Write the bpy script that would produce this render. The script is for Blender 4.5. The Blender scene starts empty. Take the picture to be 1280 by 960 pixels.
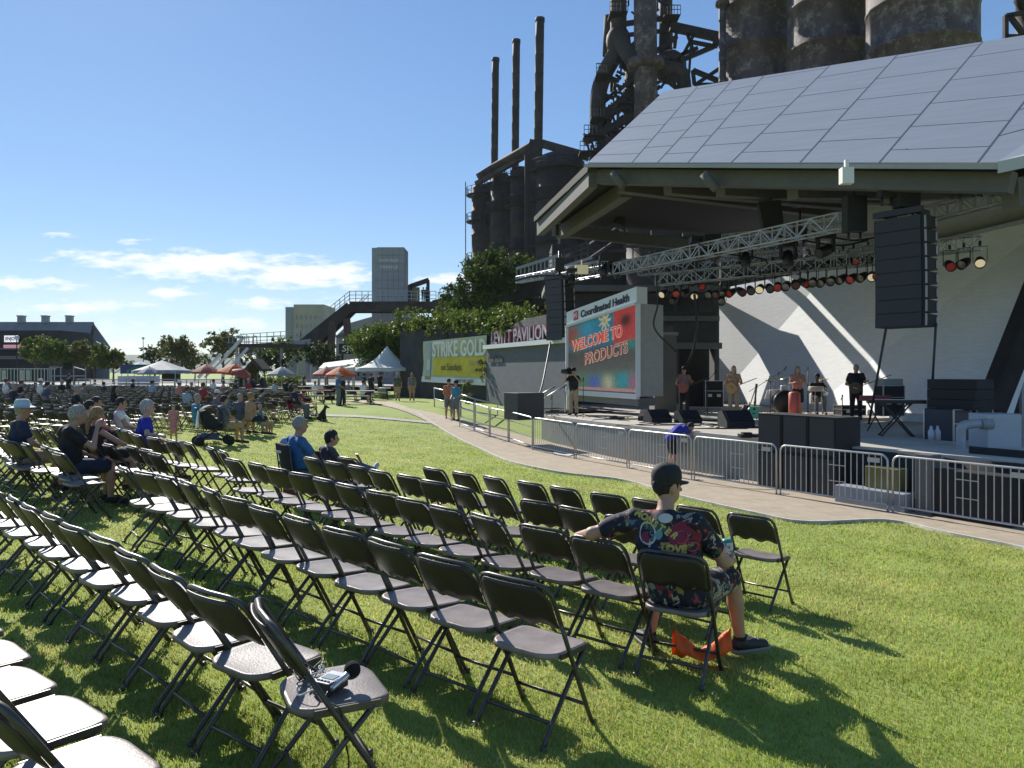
import bpy, bmesh, math, random
import numpy as np
from mathutils import Vector, Matrix, Quaternion
R = math.radians
random.seed(7); rng = np.random.default_rng(7)
scene = bpy.context.scene
COL = scene.collection

# ---------------------------------------------------------------- camera
CAMZ = 1.8; F = 960.0; HZ = 465.0
cd = bpy.data.cameras.new('camera'); cam = bpy.data.objects.new('camera', cd); COL.objects.link(cam)
cam.location = (0, 0, CAMZ); cam.rotation_euler = (R(90), 0, 0)
cd.sensor_width = 36; cd.lens = 36 * F / 1280; cd.shift_y = -(480 - HZ) / 1280
cd.clip_start = 0.05; cd.clip_end = 6000
scene.camera = cam

# ---------------------------------------------------------------- sky and sun
SUN_AZ, SUN_EL = R(-30), R(33)          # azimuth from +Y towards +X
sundir = Vector((math.sin(SUN_AZ)*math.cos(SUN_EL), math.cos(SUN_AZ)*math.cos(SUN_EL), math.sin(SUN_EL)))
world = bpy.data.worlds.new('World'); scene.world = world; world.use_nodes = True
nt = world.node_tree; nt.nodes.clear()
def wn(t, **k):
    n = nt.nodes.new(t)
    for a, b in k.items(): setattr(n, a, b)
    return n
def wm(op, a, b=None, c=None, clamp=False):
    n = nt.nodes.new('ShaderNodeMath'); n.operation = op; n.use_clamp = clamp
    for i, v in enumerate((a, b, c)):
        if v is None: continue
        if isinstance(v, (int, float)): n.inputs[i].default_value = v
        else: nt.links.new(v, n.inputs[i])
    return n.outputs[0]
sky = wn('ShaderNodeTexSky', sky_type='NISHITA', sun_disc=False, sun_elevation=SUN_EL, sun_rotation=SUN_AZ,
         altitude=100, air_density=1.0, dust_density=0.05, ozone_density=5.0)
tc = wn('ShaderNodeTexCoord'); sx = wn('ShaderNodeSeparateXYZ'); nt.links.new(tc.outputs['Generated'], sx.inputs[0])
yy = wm('MAXIMUM', sx.outputs[1], 0.02)
U = wm('DIVIDE', sx.outputs[0], yy)      # tan of azimuth
V = wm('DIVIDE', sx.outputs[2], yy)      # tan of elevation
cmb = wn('ShaderNodeCombineXYZ'); nt.links.new(wm('MULTIPLY', U, 9), cmb.inputs[0]); nt.links.new(wm('MULTIPLY', V, 34), cmb.inputs[1])
ns = wn('ShaderNodeTexNoise'); ns.inputs['Scale'].default_value = 2.8; ns.inputs['Detail'].default_value = 7; ns.inputs['Roughness'].default_value = .62
nt.links.new(cmb.outputs[0], ns.inputs['Vector'])
acc = None
# cloud banks: tan azimuth, tan elevation, half widths, strength
for (u, v, a, b, s) in [(-.41,.140,.155,.020,.95),(-.27,.127,.11,.020,1.0),(-.60,.178,.05,.009,.55),(-.545,.150,.10,.016,.62),(-.44,.103,.045,.010,.85),(-.325,.090,.06,.012,.75),
        (-.63,.115,.09,.012,.7),(-.56,.085,.11,.012,.75),(-.40,.062,.12,.012,.7),(-.08,.122,.05,.010,.8),(-.21,.088,.06,.012,.7),(-.58,.055,.16,.014,.6),(-.5,.035,.25,.010,.6),
        (-.345,.155,.022,.006,.5),(-.50,.17,.05,.008,.45),(-.72,.14,.06,.012,.6),(.9,.16,.2,.02,.8),(-1.1,.2,.25,.03,.8)]:
    du = wm('DIVIDE', wm('SUBTRACT', U, u), a); dv = wm('DIVIDE', wm('SUBTRACT', V, v), b)
    d = wm('SQRT', wm('ADD', wm('MULTIPLY', du, du), wm('MULTIPLY', dv, dv)))
    e = wm('MULTIPLY', wm('SUBTRACT', 1.0, wm('MULTIPLY', d, .62), clamp=True), s)
    acc = e if acc is None else wm('MAXIMUM', acc, e)
dens = wm('ADD', acc, wm('MULTIPLY', wm('SUBTRACT', ns.outputs[0], 0.5), 1.5))
cl = wm('MULTIPLY', wm('SUBTRACT', dens, 0.37), 2.8, clamp=True)
cl = wm('MULTIPLY', cl, wm('MULTIPLY', acc, 3.0, clamp=True))
wisp = wn('ShaderNodeTexNoise'); wisp.inputs['Scale'].default_value = .5; wisp.inputs['Detail'].default_value = 5
nt.links.new(cmb.outputs[0], wisp.inputs['Vector'])
cl = wm('MAXIMUM', cl, wm('MULTIPLY', wm('MULTIPLY', wm('SUBTRACT', wisp.outputs[0], .52), 1.6, clamp=True), wm('SUBTRACT', 1.0, wm('MULTIPLY', wm('ABSOLUTE', wm('SUBTRACT', V, .07)), 12), clamp=True)))
hsv = wn('ShaderNodeHueSaturation'); hsv.inputs['Hue'].default_value = .507; hsv.inputs['Saturation'].default_value = 1.28; hsv.inputs['Value'].default_value = 1.0
gm = wn('ShaderNodeGamma'); gm.inputs[1].default_value = .66; nt.links.new(sky.outputs[0], gm.inputs[0]); nt.links.new(gm.outputs[0], hsv.inputs['Color'])
mixc = wn('ShaderNodeMix', data_type='RGBA')
mixc.inputs[7].default_value = (4.9, 5.0, 5.2, 1)
nt.links.new(wm('MULTIPLY', cl, .88), mixc.inputs[0]); nt.links.new(hsv.outputs[0], mixc.inputs[6])
bg = wn('ShaderNodeBackground'); bg.inputs[1].default_value = 0.145
nt.links.new(mixc.outputs[2], bg.inputs[0])
ow = wn('ShaderNodeOutputWorld'); nt.links.new(bg.outputs[0], ow.inputs[0])
sl = bpy.data.lights.new('sun', 'SUN'); sl.energy = 4.4; sl.angle = R(0.5); sl.color = (1, .95, .86)
so = bpy.data.objects.new('sun', sl); COL.objects.link(so); so.rotation_euler = (-sundir).to_track_quat('-Z', 'Y').to_euler(); so.location = (-50, 80, 60)
scene.view_settings.view_transform = 'Standard'; scene.view_settings.look = 'None'
scene.view_settings.exposure = 0.68; scene.view_settings.gamma = 1.0
scene.cycles.max_bounces = 5; scene.cycles.diffuse_bounces = 3; scene.cycles.glossy_bounces = 3; scene.cycles.transparent_max_bounces = 6
scene.cycles.caustics_reflective = False; scene.cycles.caustics_refractive = False
scene.cycles.use_denoising = True

# ---------------------------------------------------------------- helpers
def ss(a, b, x):
    t = np.clip((x - a) / (b - a), 0, 1); return t*t*(3-2*t)
def gh(x, y):
    s = .86*x + .51*y; t = -.51*x + .86*y
    return -.07*np.clip(s-1, 0, 12.5)*(1-ss(18, 38, t)) + .05*np.clip(1-s, 0, 8)*ss(6, 16, y)
def g(x, y): return float(gh(np.float64(x), np.float64(y)))
def P(px, py, Y): return Vector(((px-640)/F*Y, Y, CAMZ-(py-HZ)/F*Y))
def G(px, py, h=0.0):
    ys = np.arange(1.0, 160, .02); xs = (px-640)/F*ys; zs = CAMZ-(py-HZ)/F*ys
    k = np.nonzero(zs <= gh(xs, ys)+h)[0]
    i = k[0] if len(k) else -1
    return Vector((xs[i], ys[i], gh(xs[i], ys[i])))
def X(px, Y): return (px-640)/F*Y
def onG(px, Y): return Vector((X(px, Y), Y, g(X(px, Y), Y)))
def PQ(p, q): return ((q-p)/2**.5, (q+p)/2**.5)

MATS = {}
def mat(name, col, rough=.7, metal=0.0, var=0.0, vs=4.0, bump=0.0, bs=30.0, col2=None, emit=0, spec=None, thr=None, alpha=None, coat=0, stretch=None, attr=None, trans=0, rand=0):
    if name in MATS: return MATS[name]
    m = bpy.data.materials.new(name); m.use_nodes = True; t = m.node_tree; b = t.nodes['Principled BSDF']
    b.inputs['Base Color'].default_value = (*col, 1); b.inputs['Roughness'].default_value = rough; b.inputs['Metallic'].default_value = metal
    if spec is not None: b.inputs['Specular IOR Level'].default_value = spec
    if coat: b.inputs['Coat Weight'].default_value = coat
    if alpha is not None: b.inputs['Alpha'].default_value = alpha
    co = t.nodes.new('ShaderNodeTexCoord'); vec = co.outputs['Object']
    if stretch:
        mp = t.nodes.new('ShaderNodeMapping'); mp.inputs['Scale'].default_value = stretch; t.links.new(vec, mp.inputs[0]); vec = mp.outputs[0]
    if var or col2:
        n = t.nodes.new('ShaderNodeTexNoise'); n.inputs['Scale'].default_value = vs; n.inputs['Detail'].default_value = 6; n.inputs['Roughness'].default_value = .6
        t.links.new(vec, n.inputs['Vector'])
        rp = t.nodes.new('ShaderNodeValToRGB'); t.links.new(n.outputs[0], rp.inputs[0])
        c2 = col2 or tuple(min(1, c*(1+var)) for c in col)
        c1 = col if col2 else tuple(c*(1-var) for c in col)
        lo, hi = thr or (.35, .65)
        rp.color_ramp.elements[0].position = lo; rp.color_ramp.elements[0].color = (*c1, 1)
        rp.color_ramp.elements[1].position = hi; rp.color_ramp.elements[1].color = (*c2, 1)
        last = rp.outputs[0]
        if attr:
            at = t.nodes.new('ShaderNodeAttribute'); at.attribute_name = attr
            mx = t.nodes.new('ShaderNodeMix'); mx.data_type = 'RGBA'; mx.blend_type = 'MULTIPLY'; mx.inputs[0].default_value = 1
            t.links.new(last, mx.inputs[6]); t.links.new(at.outputs['Color'], mx.inputs[7]); last = mx.outputs[2]
        t.links.new(last, b.inputs['Base Color'])
    if bump:
        n2 = t.nodes.new('ShaderNodeTexNoise'); n2.inputs['Scale'].default_value = bs; n2.inputs['Detail'].default_value = 5
        t.links.new(vec, n2.inputs['Vector'])
        bp = t.nodes.new('ShaderNodeBump'); bp.inputs['Strength'].default_value = bump; bp.inputs['Distance'].default_value = .02
        t.links.new(n2.outputs[0], bp.inputs['Height']); t.links.new(bp.outputs[0], b.inputs['Normal'])
    if emit:
        b.inputs['Emission Color'].default_value = (*col, 1); b.inputs['Emission Strength'].default_value = emit
    if trans:
        tr = t.nodes.new('ShaderNodeBsdfTranslucent'); ms = t.nodes.new('ShaderNodeMixShader'); ms.inputs[0].default_value = trans
        o = t.nodes['Material Output']
        src = b.inputs['Base Color'].links[0].from_socket if b.inputs['Base Color'].links else None
        if src: t.links.new(src, tr.inputs[0])
        else: tr.inputs[0].default_value = (*col, 1)
        t.links.new(b.outputs[0], ms.inputs[1]); t.links.new(tr.outputs[0], ms.inputs[2]); t.links.new(ms.outputs[0], o.inputs[0])
    if rand:
        oi = t.nodes.new('ShaderNodeObjectInfo'); mr = t.nodes.new('ShaderNodeMapRange'); mr.inputs[3].default_value = 1-rand; mr.inputs[4].default_value = 1+rand; t.links.new(oi.outputs['Random'], mr.inputs[0])
        mx = t.nodes.new('ShaderNodeMix'); mx.data_type = 'RGBA'; mx.blend_type = 'MULTIPLY'; mx.inputs[0].default_value = 1; src = b.inputs['Base Color'].links[0].from_socket
        t.links.new(src, mx.inputs[6]); cc = t.nodes.new('ShaderNodeCombineColor'); [t.links.new(mr.outputs[0], cc.inputs[i]) for i in range(3)]; t.links.new(cc.outputs[0], mx.inputs[7]); t.links.new(mx.outputs[2], b.inputs['Base Color'])
    MATS[name] = m
    return m

def tag(o, label=None, cat=None, group=None, kind=None):
    if label: o['label'] = label
    if cat: o['category'] = cat
    if group: o['group'] = group
    if kind: o['kind'] = kind
    return o
def thing(name, label, cat, loc=(0, 0, 0), rz=0.0, group=None):
    o = bpy.data.objects.new(name, None); COL.objects.link(o); o.location = loc; o.rotation_euler = (0, 0, rz)
    o.empty_display_size = .2
    return tag(o, label, cat, group)
def copy_tree(o, parent=None):
    c = o.copy(); COL.objects.link(c); c.parent = parent
    for ch in list(o.children): copy_tree(ch, c)
    return c
def from_np(name, V_, F_, m, parent=None, smooth=True, local=False, attr=None):
    """V_ (n,3), F_ (m,k) arrays; world coordinates unless local."""
    me = bpy.data.meshes.new(name); V_ = np.asarray(V_, np.float32); F_ = np.asarray(F_, np.int32)
    if parent is not None and not local: V_ = V_ - np.array(root_loc(parent), np.float32)
    me.vertices.add(len(V_)); me.vertices.foreach_set('co', V_.ravel())
    k = F_.shape[1]; me.loops.add(F_.size); me.loops.foreach_set('vertex_index', F_.ravel())
    me.polygons.add(len(F_)); me.polygons.foreach_set('loop_start', np.arange(len(F_), dtype=np.int32)*k)
    me.polygons.foreach_set('loop_total', np.full(len(F_), k, np.int32)); me.update(calc_edges=True)
    if attr is not None:
        a = me.color_attributes.new('tint', 'FLOAT_COLOR', 'POINT'); a.data.foreach_set('color', np.asarray(attr, np.float32).ravel())
    me.shade_smooth() if smooth else me.shade_flat()
    me.materials.append(m); o = bpy.data.objects.new(name, me); COL.objects.link(o)
    if parent is not None: o.parent = parent
    return o
def root_loc(o):
    l = Vector((0, 0, 0))
    while o is not None: l += o.location; o = o.parent
    return l

class MB:
    """collects solids; build() links them as one mesh."""
    def __init__(s): s.v = []; s.f = []; s.sm = []
    def add(s, vs, fs, smooth=False):
        o = len(s.v); s.v += [tuple(v) for v in vs]
        for f in fs: s.f.append(tuple(i+o for i in f)); s.sm.append(smooth)
        return s
    def box(s, c, d, rz=0, M=None):
        c = Vector(c); x, y, z = d[0]/2, d[1]/2, d[2]/2
        M = M or Matrix.Rotation(rz, 3, 'Z')
        vs = [c + M @ Vector((a*x, b*y, e*z)) for e in (-1, 1) for a, b in ((-1,-1),(1,-1),(1,1),(-1,1))]
        return s.add(vs, [(3,2,1,0),(4,5,6,7),(0,1,5,4),(1,2,6,5),(2,3,7,6),(3,0,4,7)])
    def beam(s, a, b, w, h=None, up=(0,0,1)):
        a, b = Vector(a), Vector(b); h = h or w; d = b-a; L = d.length
        if L < 1e-6: return s
        d /= L; u = Vector(up)
        if abs(d.dot(u)) > .98: u = Vector((0, 1, 0))
        r = d.cross(u).normalized(); u = r.cross(d)
        vs = [p + r*(i*w/2) + u*(j*h/2) for p in (a, b) for i, j in ((-1,-1),(1,-1),(1,1),(-1,1))]
        return s.add(vs, [(3,2,1,0),(4,5,6,7),(0,1,5,4),(1,2,6,5),(2,3,7,6),(3,0,4,7)])
    def tube(s, pts, r, n=8, cap=True, closed=False):
        pts = [Vector(p) for p in pts]; m = len(pts)
        rs = r if isinstance(r, (list, tuple)) else [r]*m
        vs = []; ref = None
        for i, p in enumerate(pts):
            if closed: d = pts[(i+1) % m]-pts[i-1]
            else: d = pts[min(i+1, m-1)]-pts[max(i-1, 0)]
            if d.length < 1e-9: d = Vector((0, 0, 1))
            d.normalize()
            if ref is None:
                ref = Vector((0, 0, 1)) if abs(d.z) < .9 else Vector((1, 0, 0))
            a = d.cross(ref).normalized(); b = d.cross(a); ref = -b if False else a.cross(d)
            for k in range(n):
                t = 2*math.pi*k/n; vs.append(p + (a*math.cos(t)+b*math.sin(t))*rs[i])
        fs = []
        for i in range(m if closed else m-1):
            for k in range(n):
                j = (i+1) % m
                fs.append((i*n+k, i*n+(k+1) % n, j*n+(k+1) % n, j*n+k))
        o = len(s.v); s.add(vs, fs, n > 5)
        if cap and not closed:
            s.f.append(tuple(o+k for k in reversed(range(n)))); s.sm.append(False)
            s.f.append(tuple(o+(m-1)*n+k for k in range(n))); s.sm.append(False)
        return s
    def cyl(s, a, b, r, r2=None, n=16): return s.tube([a, b], [r, r if r2 is None else r2], n)
    def lathe(s, prof, c=(0,0,0), n=24, axis='z', M=None):
        c = Vector(c); vs = []; m = len(prof)
        for (r, z) in prof:
            for k in range(n):
                t = 2*math.pi*k/n; v = Vector((r*math.cos(t), r*math.sin(t), z))
                if M: v = M @ v
                vs.append(c+v)
        fs = [(i*n+k, i*n+(k+1) % n, (i+1)*n+(k+1) % n, (i+1)*n+k) for i in range(m-1) for k in range(n)]
        return s.add(vs, fs, True)
    def prism(s, poly, off):
        """planar polygon (3D points) extruded by vector off."""
        poly = [Vector(p) for p in poly]; off = Vector(off); n = len(poly)
        vs = poly + [p+off for p in poly]
        return s.add(vs, [tuple(range(n)), tuple(reversed(range(n, 2*n)))] + [(i, n+i, n+(i+1) % n, (i+1) % n) for i in range(n)])
    def sheet(s, poly, up=None): return s.add(poly, [tuple(range(len(poly)))])
    def ell(s, c, r, n=12, M=None):
        c = Vector(c); vs = []; m = max(6, n//2+1)
        for i in range(m+1):
            th = math.pi*i/m
            for k in range(n):
                t = 2*math.pi*k/n; v = Vector((r[0]*math.sin(th)*math.cos(t), r[1]*math.sin(th)*math.sin(t), r[2]*math.cos(th)))
                if M: v = M @ v
                vs.append(c+v)
        return s.add(vs, [(i*n+k, (i+1)*n+k, (i+1)*n+(k+1) % n, i*n+(k+1) % n) for i in range(m) for k in range(n)], True)
    def build(s, name, m, parent=None, local=False, label=None, bevel=0):
        me = bpy.data.meshes.new(name); vs = s.v
        if parent is not None and not local:
            l = root_loc(parent); vs = [(v[0]-l.x, v[1]-l.y, v[2]-l.z) for v in vs]
        me.from_pydata(vs, [], s.f); me.polygons.foreach_set('use_smooth', s.sm)
        bm = bmesh.new(); bm.from_mesh(me); bmesh.ops.recalc_face_normals(bm, faces=bm.faces); bm.to_mesh(me); bm.free()
        me.materials.append(m); me.update()
        o = bpy.data.objects.new(name, me); COL.objects.link(o)
        if parent is not None: o.parent = parent
        if label: o['label'] = label
        if bevel:
            b = o.modifiers.new('bevel', 'BEVEL'); b.width = bevel; b.segments = 2; b.limit_method = 'ANGLE'; b.angle_limit = R(40)
        return o
def arc(c, r, a0, a1, n, ax=(1,0,0), ay=(0,0,1)):
    c, ax, ay = Vector(c), Vector(ax), Vector(ay)
    return [c + ax*(r*math.cos(a0+(a1-a0)*i/n)) + ay*(r*math.sin(a0+(a1-a0)*i/n)) for i in range(n+1)]
def bez(pts, n=24):
    """Catmull-Rom through points."""
    p = [Vector(q) for q in pts]; p = [p[0]*2-p[1]] + p + [p[-1]*2-p[-2]]; out = []
    seg = len(p)-3; k = max(2, n//seg)
    for i in range(seg):
        a, b, c, d = p[i:i+4]
        for j in range(k):
            t = j/k; out.append(.5*((2*b)+(c-a)*t+(2*a-5*b+4*c-d)*t*t+(3*b-a-3*c+d)*t**3))
    out.append(p[-2]); return out
def text_obj(name, txt, size, m, parent, org, xd, yd, depth=.01, align='CENTER', width=None, spacing=1.0, bold=0.0):
    """lettering as a mesh: org, x direction and y direction in world space."""
    cu = bpy.data.curves.new(name, 'FONT'); cu.body = txt; cu.size = size; cu.extrude = depth/2; cu.align_x = align; cu.align_y = 'CENTER'
    cu.space_character = spacing; cu.offset = bold; cu.resolution_u = 3
    o = bpy.data.objects.new(name, cu); COL.objects.link(o)
    dg = bpy.context.evaluated_depsgraph_get(); me = bpy.data.meshes.new_from_object(o.evaluated_get(dg)); bpy.data.objects.remove(o)
    n = len(me.vertices); co = np.empty(n*3); me.vertices.foreach_get('co', co); co = co.reshape(-1, 3)
    sxx = 1.0
    if width: sxx = width/max(1e-6, co[:, 0].max()-co[:, 0].min())
    xd, yd = Vector(xd).normalized(), Vector(yd).normalized(); zd = xd.cross(yd)
    l = root_loc(parent) if parent is not None else Vector((0, 0, 0))
    W = np.outer(co[:, 0]*sxx, xd)+np.outer(co[:, 1], yd)+np.outer(co[:, 2], zd)+np.array(Vector(org)-l)
    me.vertices.foreach_set('co', W.ravel()); me.materials.clear(); me.materials.append(m); me.name = name; me.update()
    o = bpy.data.objects.new(name, me); COL.objects.link(o)
    if parent is not None: o.parent = parent
    return o

# signed-distance bodies: smooth union of tapered capsules and ellipsoids, meshed with surface nets
def sdf_eval(prims, p, k):
    out = None
    for q in prims:
        if q[0] == 'c':
            a, b, ra, rb = np.array(q[1]), np.array(q[2]), q[3], q[4]
            ba = b-a; h = np.clip(((p-a) @ ba)/max(1e-9, ba @ ba), 0, 1)
            d = np.linalg.norm(p-a-h[:, None]*ba, axis=1)-(ra+(rb-ra)*h)
        else:
            c, r = np.array(q[1]), np.array(q[2]); v = p-c
            if len(q) > 3 and q[3] is not None: v = v @ np.array(q[3])
            k0 = np.linalg.norm(v/r, axis=1); k1 = np.linalg.norm(v/(r*r), axis=1); d = k0*(k0-1)/np.maximum(k1, 1e-9)
        if out is None: out = d
        else:
            hh = np.clip(.5+.5*(out-d)/k, 0, 1); out = out*(1-hh)+d*hh-k*hh*(1-hh)
    return out
def surface_nets(prims, vox, k=.03, cut=None, noise=None, pad=None):
    lo = np.full(3, 1e9); hi = np.full(3, -1e9)
    for q in prims:
        if q[0] == 'c': pts = [(np.array(q[1]), q[3]), (np.array(q[2]), q[4])]
        else: pts = [(np.array(q[1]), max(q[2]))]
        for c, r in pts: lo = np.minimum(lo, c-r); hi = np.maximum(hi, c+r)
    lo -= vox*2+k*.5; hi += vox*2+k*.5
    n = np.ceil((hi-lo)/vox).astype(int)+1
    ax = [lo[i]+vox*np.arange(n[i]) for i in range(3)]
    p = np.stack(np.meshgrid(*ax, indexing='ij'), -1).reshape(-1, 3)
    d = sdf_eval(prims, p, k)
    if noise is not None: d = d+noise(p)
    if cut is not None: d = np.maximum(d, cut(p))
    d = d.reshape(n); ins = d < 0
    c = np.zeros(tuple(n-1), int)
    for i in (0, 1):
        for j in (0, 1):
            for l in (0, 1): c += ins[i:n[0]-1+i, j:n[1]-1+j, l:n[2]-1+l]
    act = (c > 0) & (c < 8); idx = -np.ones(act.shape, int); cells = np.argwhere(act); idx[act] = np.arange(len(cells))
    S = np.zeros((len(cells), 3)); N = np.zeros(len(cells))
    cor = [(i, j, l) for i in (0, 1) for j in (0, 1) for l in (0, 1)]
    for a in cor:
        for b in cor:
            if sum(abs(a[i]-b[i]) for i in range(3)) == 1 and a < b:
                da = d[tuple((cells+a).T)]; db = d[tuple((cells+b).T)]; cr = (da < 0) != (db < 0)
                t = np.where(cr, da/np.where(cr, da-db, 1), 0)
                pt = cells+np.array(a)+t[:, None]*(np.array(b)-np.array(a)); S[cr] += pt[cr]; N[cr] += 1
    V_ = S/N[:, None]*vox+lo
    Fs = []
    for axn in range(3):
        o1, o2 = [(1, 2), (2, 0), (0, 1)][axn]
        sl0 = [slice(1, n[i]-1) for i in range(3)]; sl0[axn] = slice(0, n[axn]-1)
        sl1 = list(sl0); sl1[axn] = slice(1, n[axn])
        A = ins[tuple(sl0)]; B = ins[tuple(sl1)]; ch = np.argwhere(A != B)
        if not len(ch): continue
        base = ch+np.array([s_.start for s_ in sl0]); flip = A[tuple(ch.T)]
        e1 = np.zeros(3, int); e1[o1] = 1; e2 = np.zeros(3, int); e2[o2] = 1
        q = np.stack([idx[tuple((base-e1-e2).T)], idx[tuple((base-e2).T)], idx[tuple(base.T)], idx[tuple((base-e1).T)]], 1)
        q[~flip] = q[~flip][:, ::-1]; Fs.append(q)
    return V_, np.concatenate(Fs)
# ================================================================ THE SETTING
m_lawn = mat('lawn', (.20, .27, .045), .95, col2=(.30, .35, .075), vs=.9, bump=.5, bs=55, thr=(.3, .7))
m_conc = mat('path_concrete', (.40, .325, .235), .9, var=.13, vs=3.5, bump=.25, bs=60)
m_conc2 = mat('plaza_concrete', (.38, .36, .33), .9, var=.12, vs=1.5, bump=.2)
m_asph = mat('asphalt', (.10, .10, .10), .95, var=.2, vs=2)

def build_ground():
    xs = np.unique(np.concatenate([np.arange(-60, 40.01, .5), -60-np.geomspace(1, 1500, 24), 40+np.geomspace(1, 1500, 24)]))
    ys = np.unique(np.concatenate([np.arange(-6, 70.01, .5), 70+np.geomspace(1, 3000, 24), -6-np.geomspace(1, 300, 12)]))
    A, B = np.meshgrid(xs, ys, indexing='xy'); Z = gh(A, B)
    V_ = np.stack([A, B, Z], -1).reshape(-1, 3); nx = len(xs); ny = len(ys)
    i, j = np.meshgrid(np.arange(nx-1), np.arange(ny-1), indexing='xy'); a = (j*nx+i).ravel()
    o = from_np('ground', V_, np.stack([a, a+1, a+1+nx, a+nx], 1), m_lawn); o['kind'] = 'structure'
build_ground()
def strip(name, left, right, m, lift=.02, n=60, kind='structure', w=4):
    """surface sheet draped on the ground between two polylines"""
    L = bez(left, n); Rr = bez(right, n); k = min(len(L), len(Rr)); V_ = []
    for i in range(k):
        for j in range(w+1):
            p = L[i].lerp(Rr[i], j/w); V_.append((p.x, p.y, g(p.x, p.y)+lift))
    Fq = [(i*(w+1)+j, i*(w+1)+j+1, (i+1)*(w+1)+j+1, (i+1)*(w+1)+j) for i in range(k-1) for j in range(w)]
    o = from_np(name, V_, Fq, m, smooth=True); o['kind'] = kind; return o
# curved path in front of the stage
pl = [G(*p) for p in [(490,503),(520,516),(565,545),(600,562),(640,579),(700,592),(780,602),(850,622),(950,645),(1010,655),(1110,653),(1190,670),(1280,688),(1400,718),(1600,760)]]
pr = [G(*p) for p in [(575,500),(600,505),(640,520),(680,535),(715,548),(760,556),(840,566),(930,578),(1030,592),(1130,607),(1230,622),(1330,640),(1440,660),(1560,680),(1800,720)]]
pr = [Vector((.86*15.2-.51*t, .51*15.2+.86*t, 0)) for t in [52,44,36,31,26,22,19,16,13,10,7,4,1,-3,-8]]
strip('path', pl, pr, m_conc, .03, 120, w=10)
E = [G(*p) for p in [(625,579),(700,590),(770,597)]]
# narrow crossing path on the lawn
strip('path', [G(*p) for p in [(360,512),(400,518),(450,520),(540,528)]], [G(*p) for p in [(360,514.5),(400,520.5),(450,522.5),(540,530.5)]], m_conc2, .03, 40, w=2)
# pale kerb edging along the lawn side of the path
def kerb():
    L = bez(pl, 120); b = MB()
    for i in range(8, len(L)-1):
        a, c = L[i], L[i+1]
        b.beam((a.x, a.y, g(a.x, a.y)+.02), (c.x, c.y, g(c.x, c.y)+.02), .05, .07)
    b.build('kerb', mat('kerb_pale', (.55, .52, .45), .85, var=.2, vs=5))['kind'] = 'structure'
kerb()
# far paved plaza and parking
def far_sheet(name, pts, m, lift):
    b = MB(); b.sheet([(x, y, lift) for x, y in pts]); b.build(name, m)['kind'] = 'structure'
far_sheet('plaza', [(2.2, 33.4), (7.5, 28), (16, 22), (34, 18), (34, 66), (2.2, 66)], m_conc2, .175)
far_sheet('plaza', [(-90, 72), (14, 72), (14, 100), (-90, 100)], m_conc2, .42)
far_sheet('road', [(-400, 100), (60, 100), (60, 150), (-400, 150)], m_asph, .43)

# grass blades
m_blade = mat('grass_blade', (.31, .40, .060), .5, col2=(.48, .53, .12), vs=1.3, thr=(.3, .7), attr='tint', trans=.55)
def path_mask(x, y):
    s = .86*x+.51*y; t = -.51*x+.86*y
    L = bez(pl, 120); ls = np.array([.86*p.x+.51*p.y for p in L]); lt = np.array([-.51*p.x+.86*p.y for p in L])
    o = np.argsort(lt); return s > np.interp(t, lt[o], ls[o])+.02
def build_grass():
    n0 = 560000; y = np.exp(rng.uniform(math.log(2.1), math.log(34), n0)); x = (rng.uniform(-120, 1400, n0)-640)/F*y
    keep = ~path_mask(x, y)
    pn = np.sin(x*2.3+np.sin(y*1.7)*1.5)*np.cos(y*2.9+x)*.5+.5
    keep &= rng.random(len(x)) < .55+.45*pn
    x, y = x[keep], y[keep]; n = len(x); z = gh(x, y)
    h = rng.uniform(.012, .038, n)*(1+.25*pn[keep]); w = np.clip(.0019*y/3.5, .0017, .014)*rng.uniform(.7, 1.5, n)
    a = rng.uniform(0, 2*math.pi, n); lean = rng.uniform(.1, 1.15, n); la = rng.uniform(0, 2*math.pi, n)
    dx, dy = np.cos(a)*w, np.sin(a)*w; lx, ly = np.cos(la)*lean*h, np.sin(la)*lean*h
    V_ = np.empty((n, 5, 3))
    V_[:, 0] = np.stack([x-dx, y-dy, z-.004], 1); V_[:, 1] = np.stack([x+dx, y+dy, z-.004], 1)
    V_[:, 2] = np.stack([x+dx*.7+lx*.35, y+dy*.7+ly*.35, z+h*.6], 1); V_[:, 3] = np.stack([x-dx*.7+lx*.35, y-dy*.7+ly*.35, z+h*.6], 1)
    V_[:, 4] = np.stack([x+lx, y+ly, z+h*(1-.25*lean)], 1)
    b = np.arange(n)[:, None]*5
    Fq = np.concatenate([b+np.array([0, 1, 2]), b+np.array([0, 2, 3]), b+np.array([3, 2, 4])])
    tint = np.ones((n, 4)); v = rng.uniform(.72, 1.18, n); dry = (rng.random(n) < .14)
    tint[:, 0] = v*np.where(dry, 1.35, rng.uniform(.8, 1.15, n)); tint[:, 1] = v*np.where(dry, 1.0, 1); tint[:, 2] = v*np.where(dry, 1.9, 1)
    pz = .5+.5*np.sin(x*.9+2*np.sin(y*.55+1))*np.sin(y*.8+1.5*np.sin(x*.7)); pz2 = .5+.5*np.sin(x*3.1+y*1.3)*np.sin(y*2.7-x*1.1); wear = np.clip(pz*1.3-.45+.3*pz2, 0, 1)
    tint[:, 0] *= 1+.30*wear; tint[:, 1] *= 1+.12*wear; tint[:, 2] *= 1+.7*wear; tint[:, :3] *= (.80+.30*pz2)[:, None]
    o = from_np('grass', V_.reshape(-1, 3), Fq, m_blade, smooth=False, attr=np.repeat(tint, 5, 0))
    tag(o, 'short sunlit lawn grass between the folding chairs', 'grass', kind='stuff')
build_grass()

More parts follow.
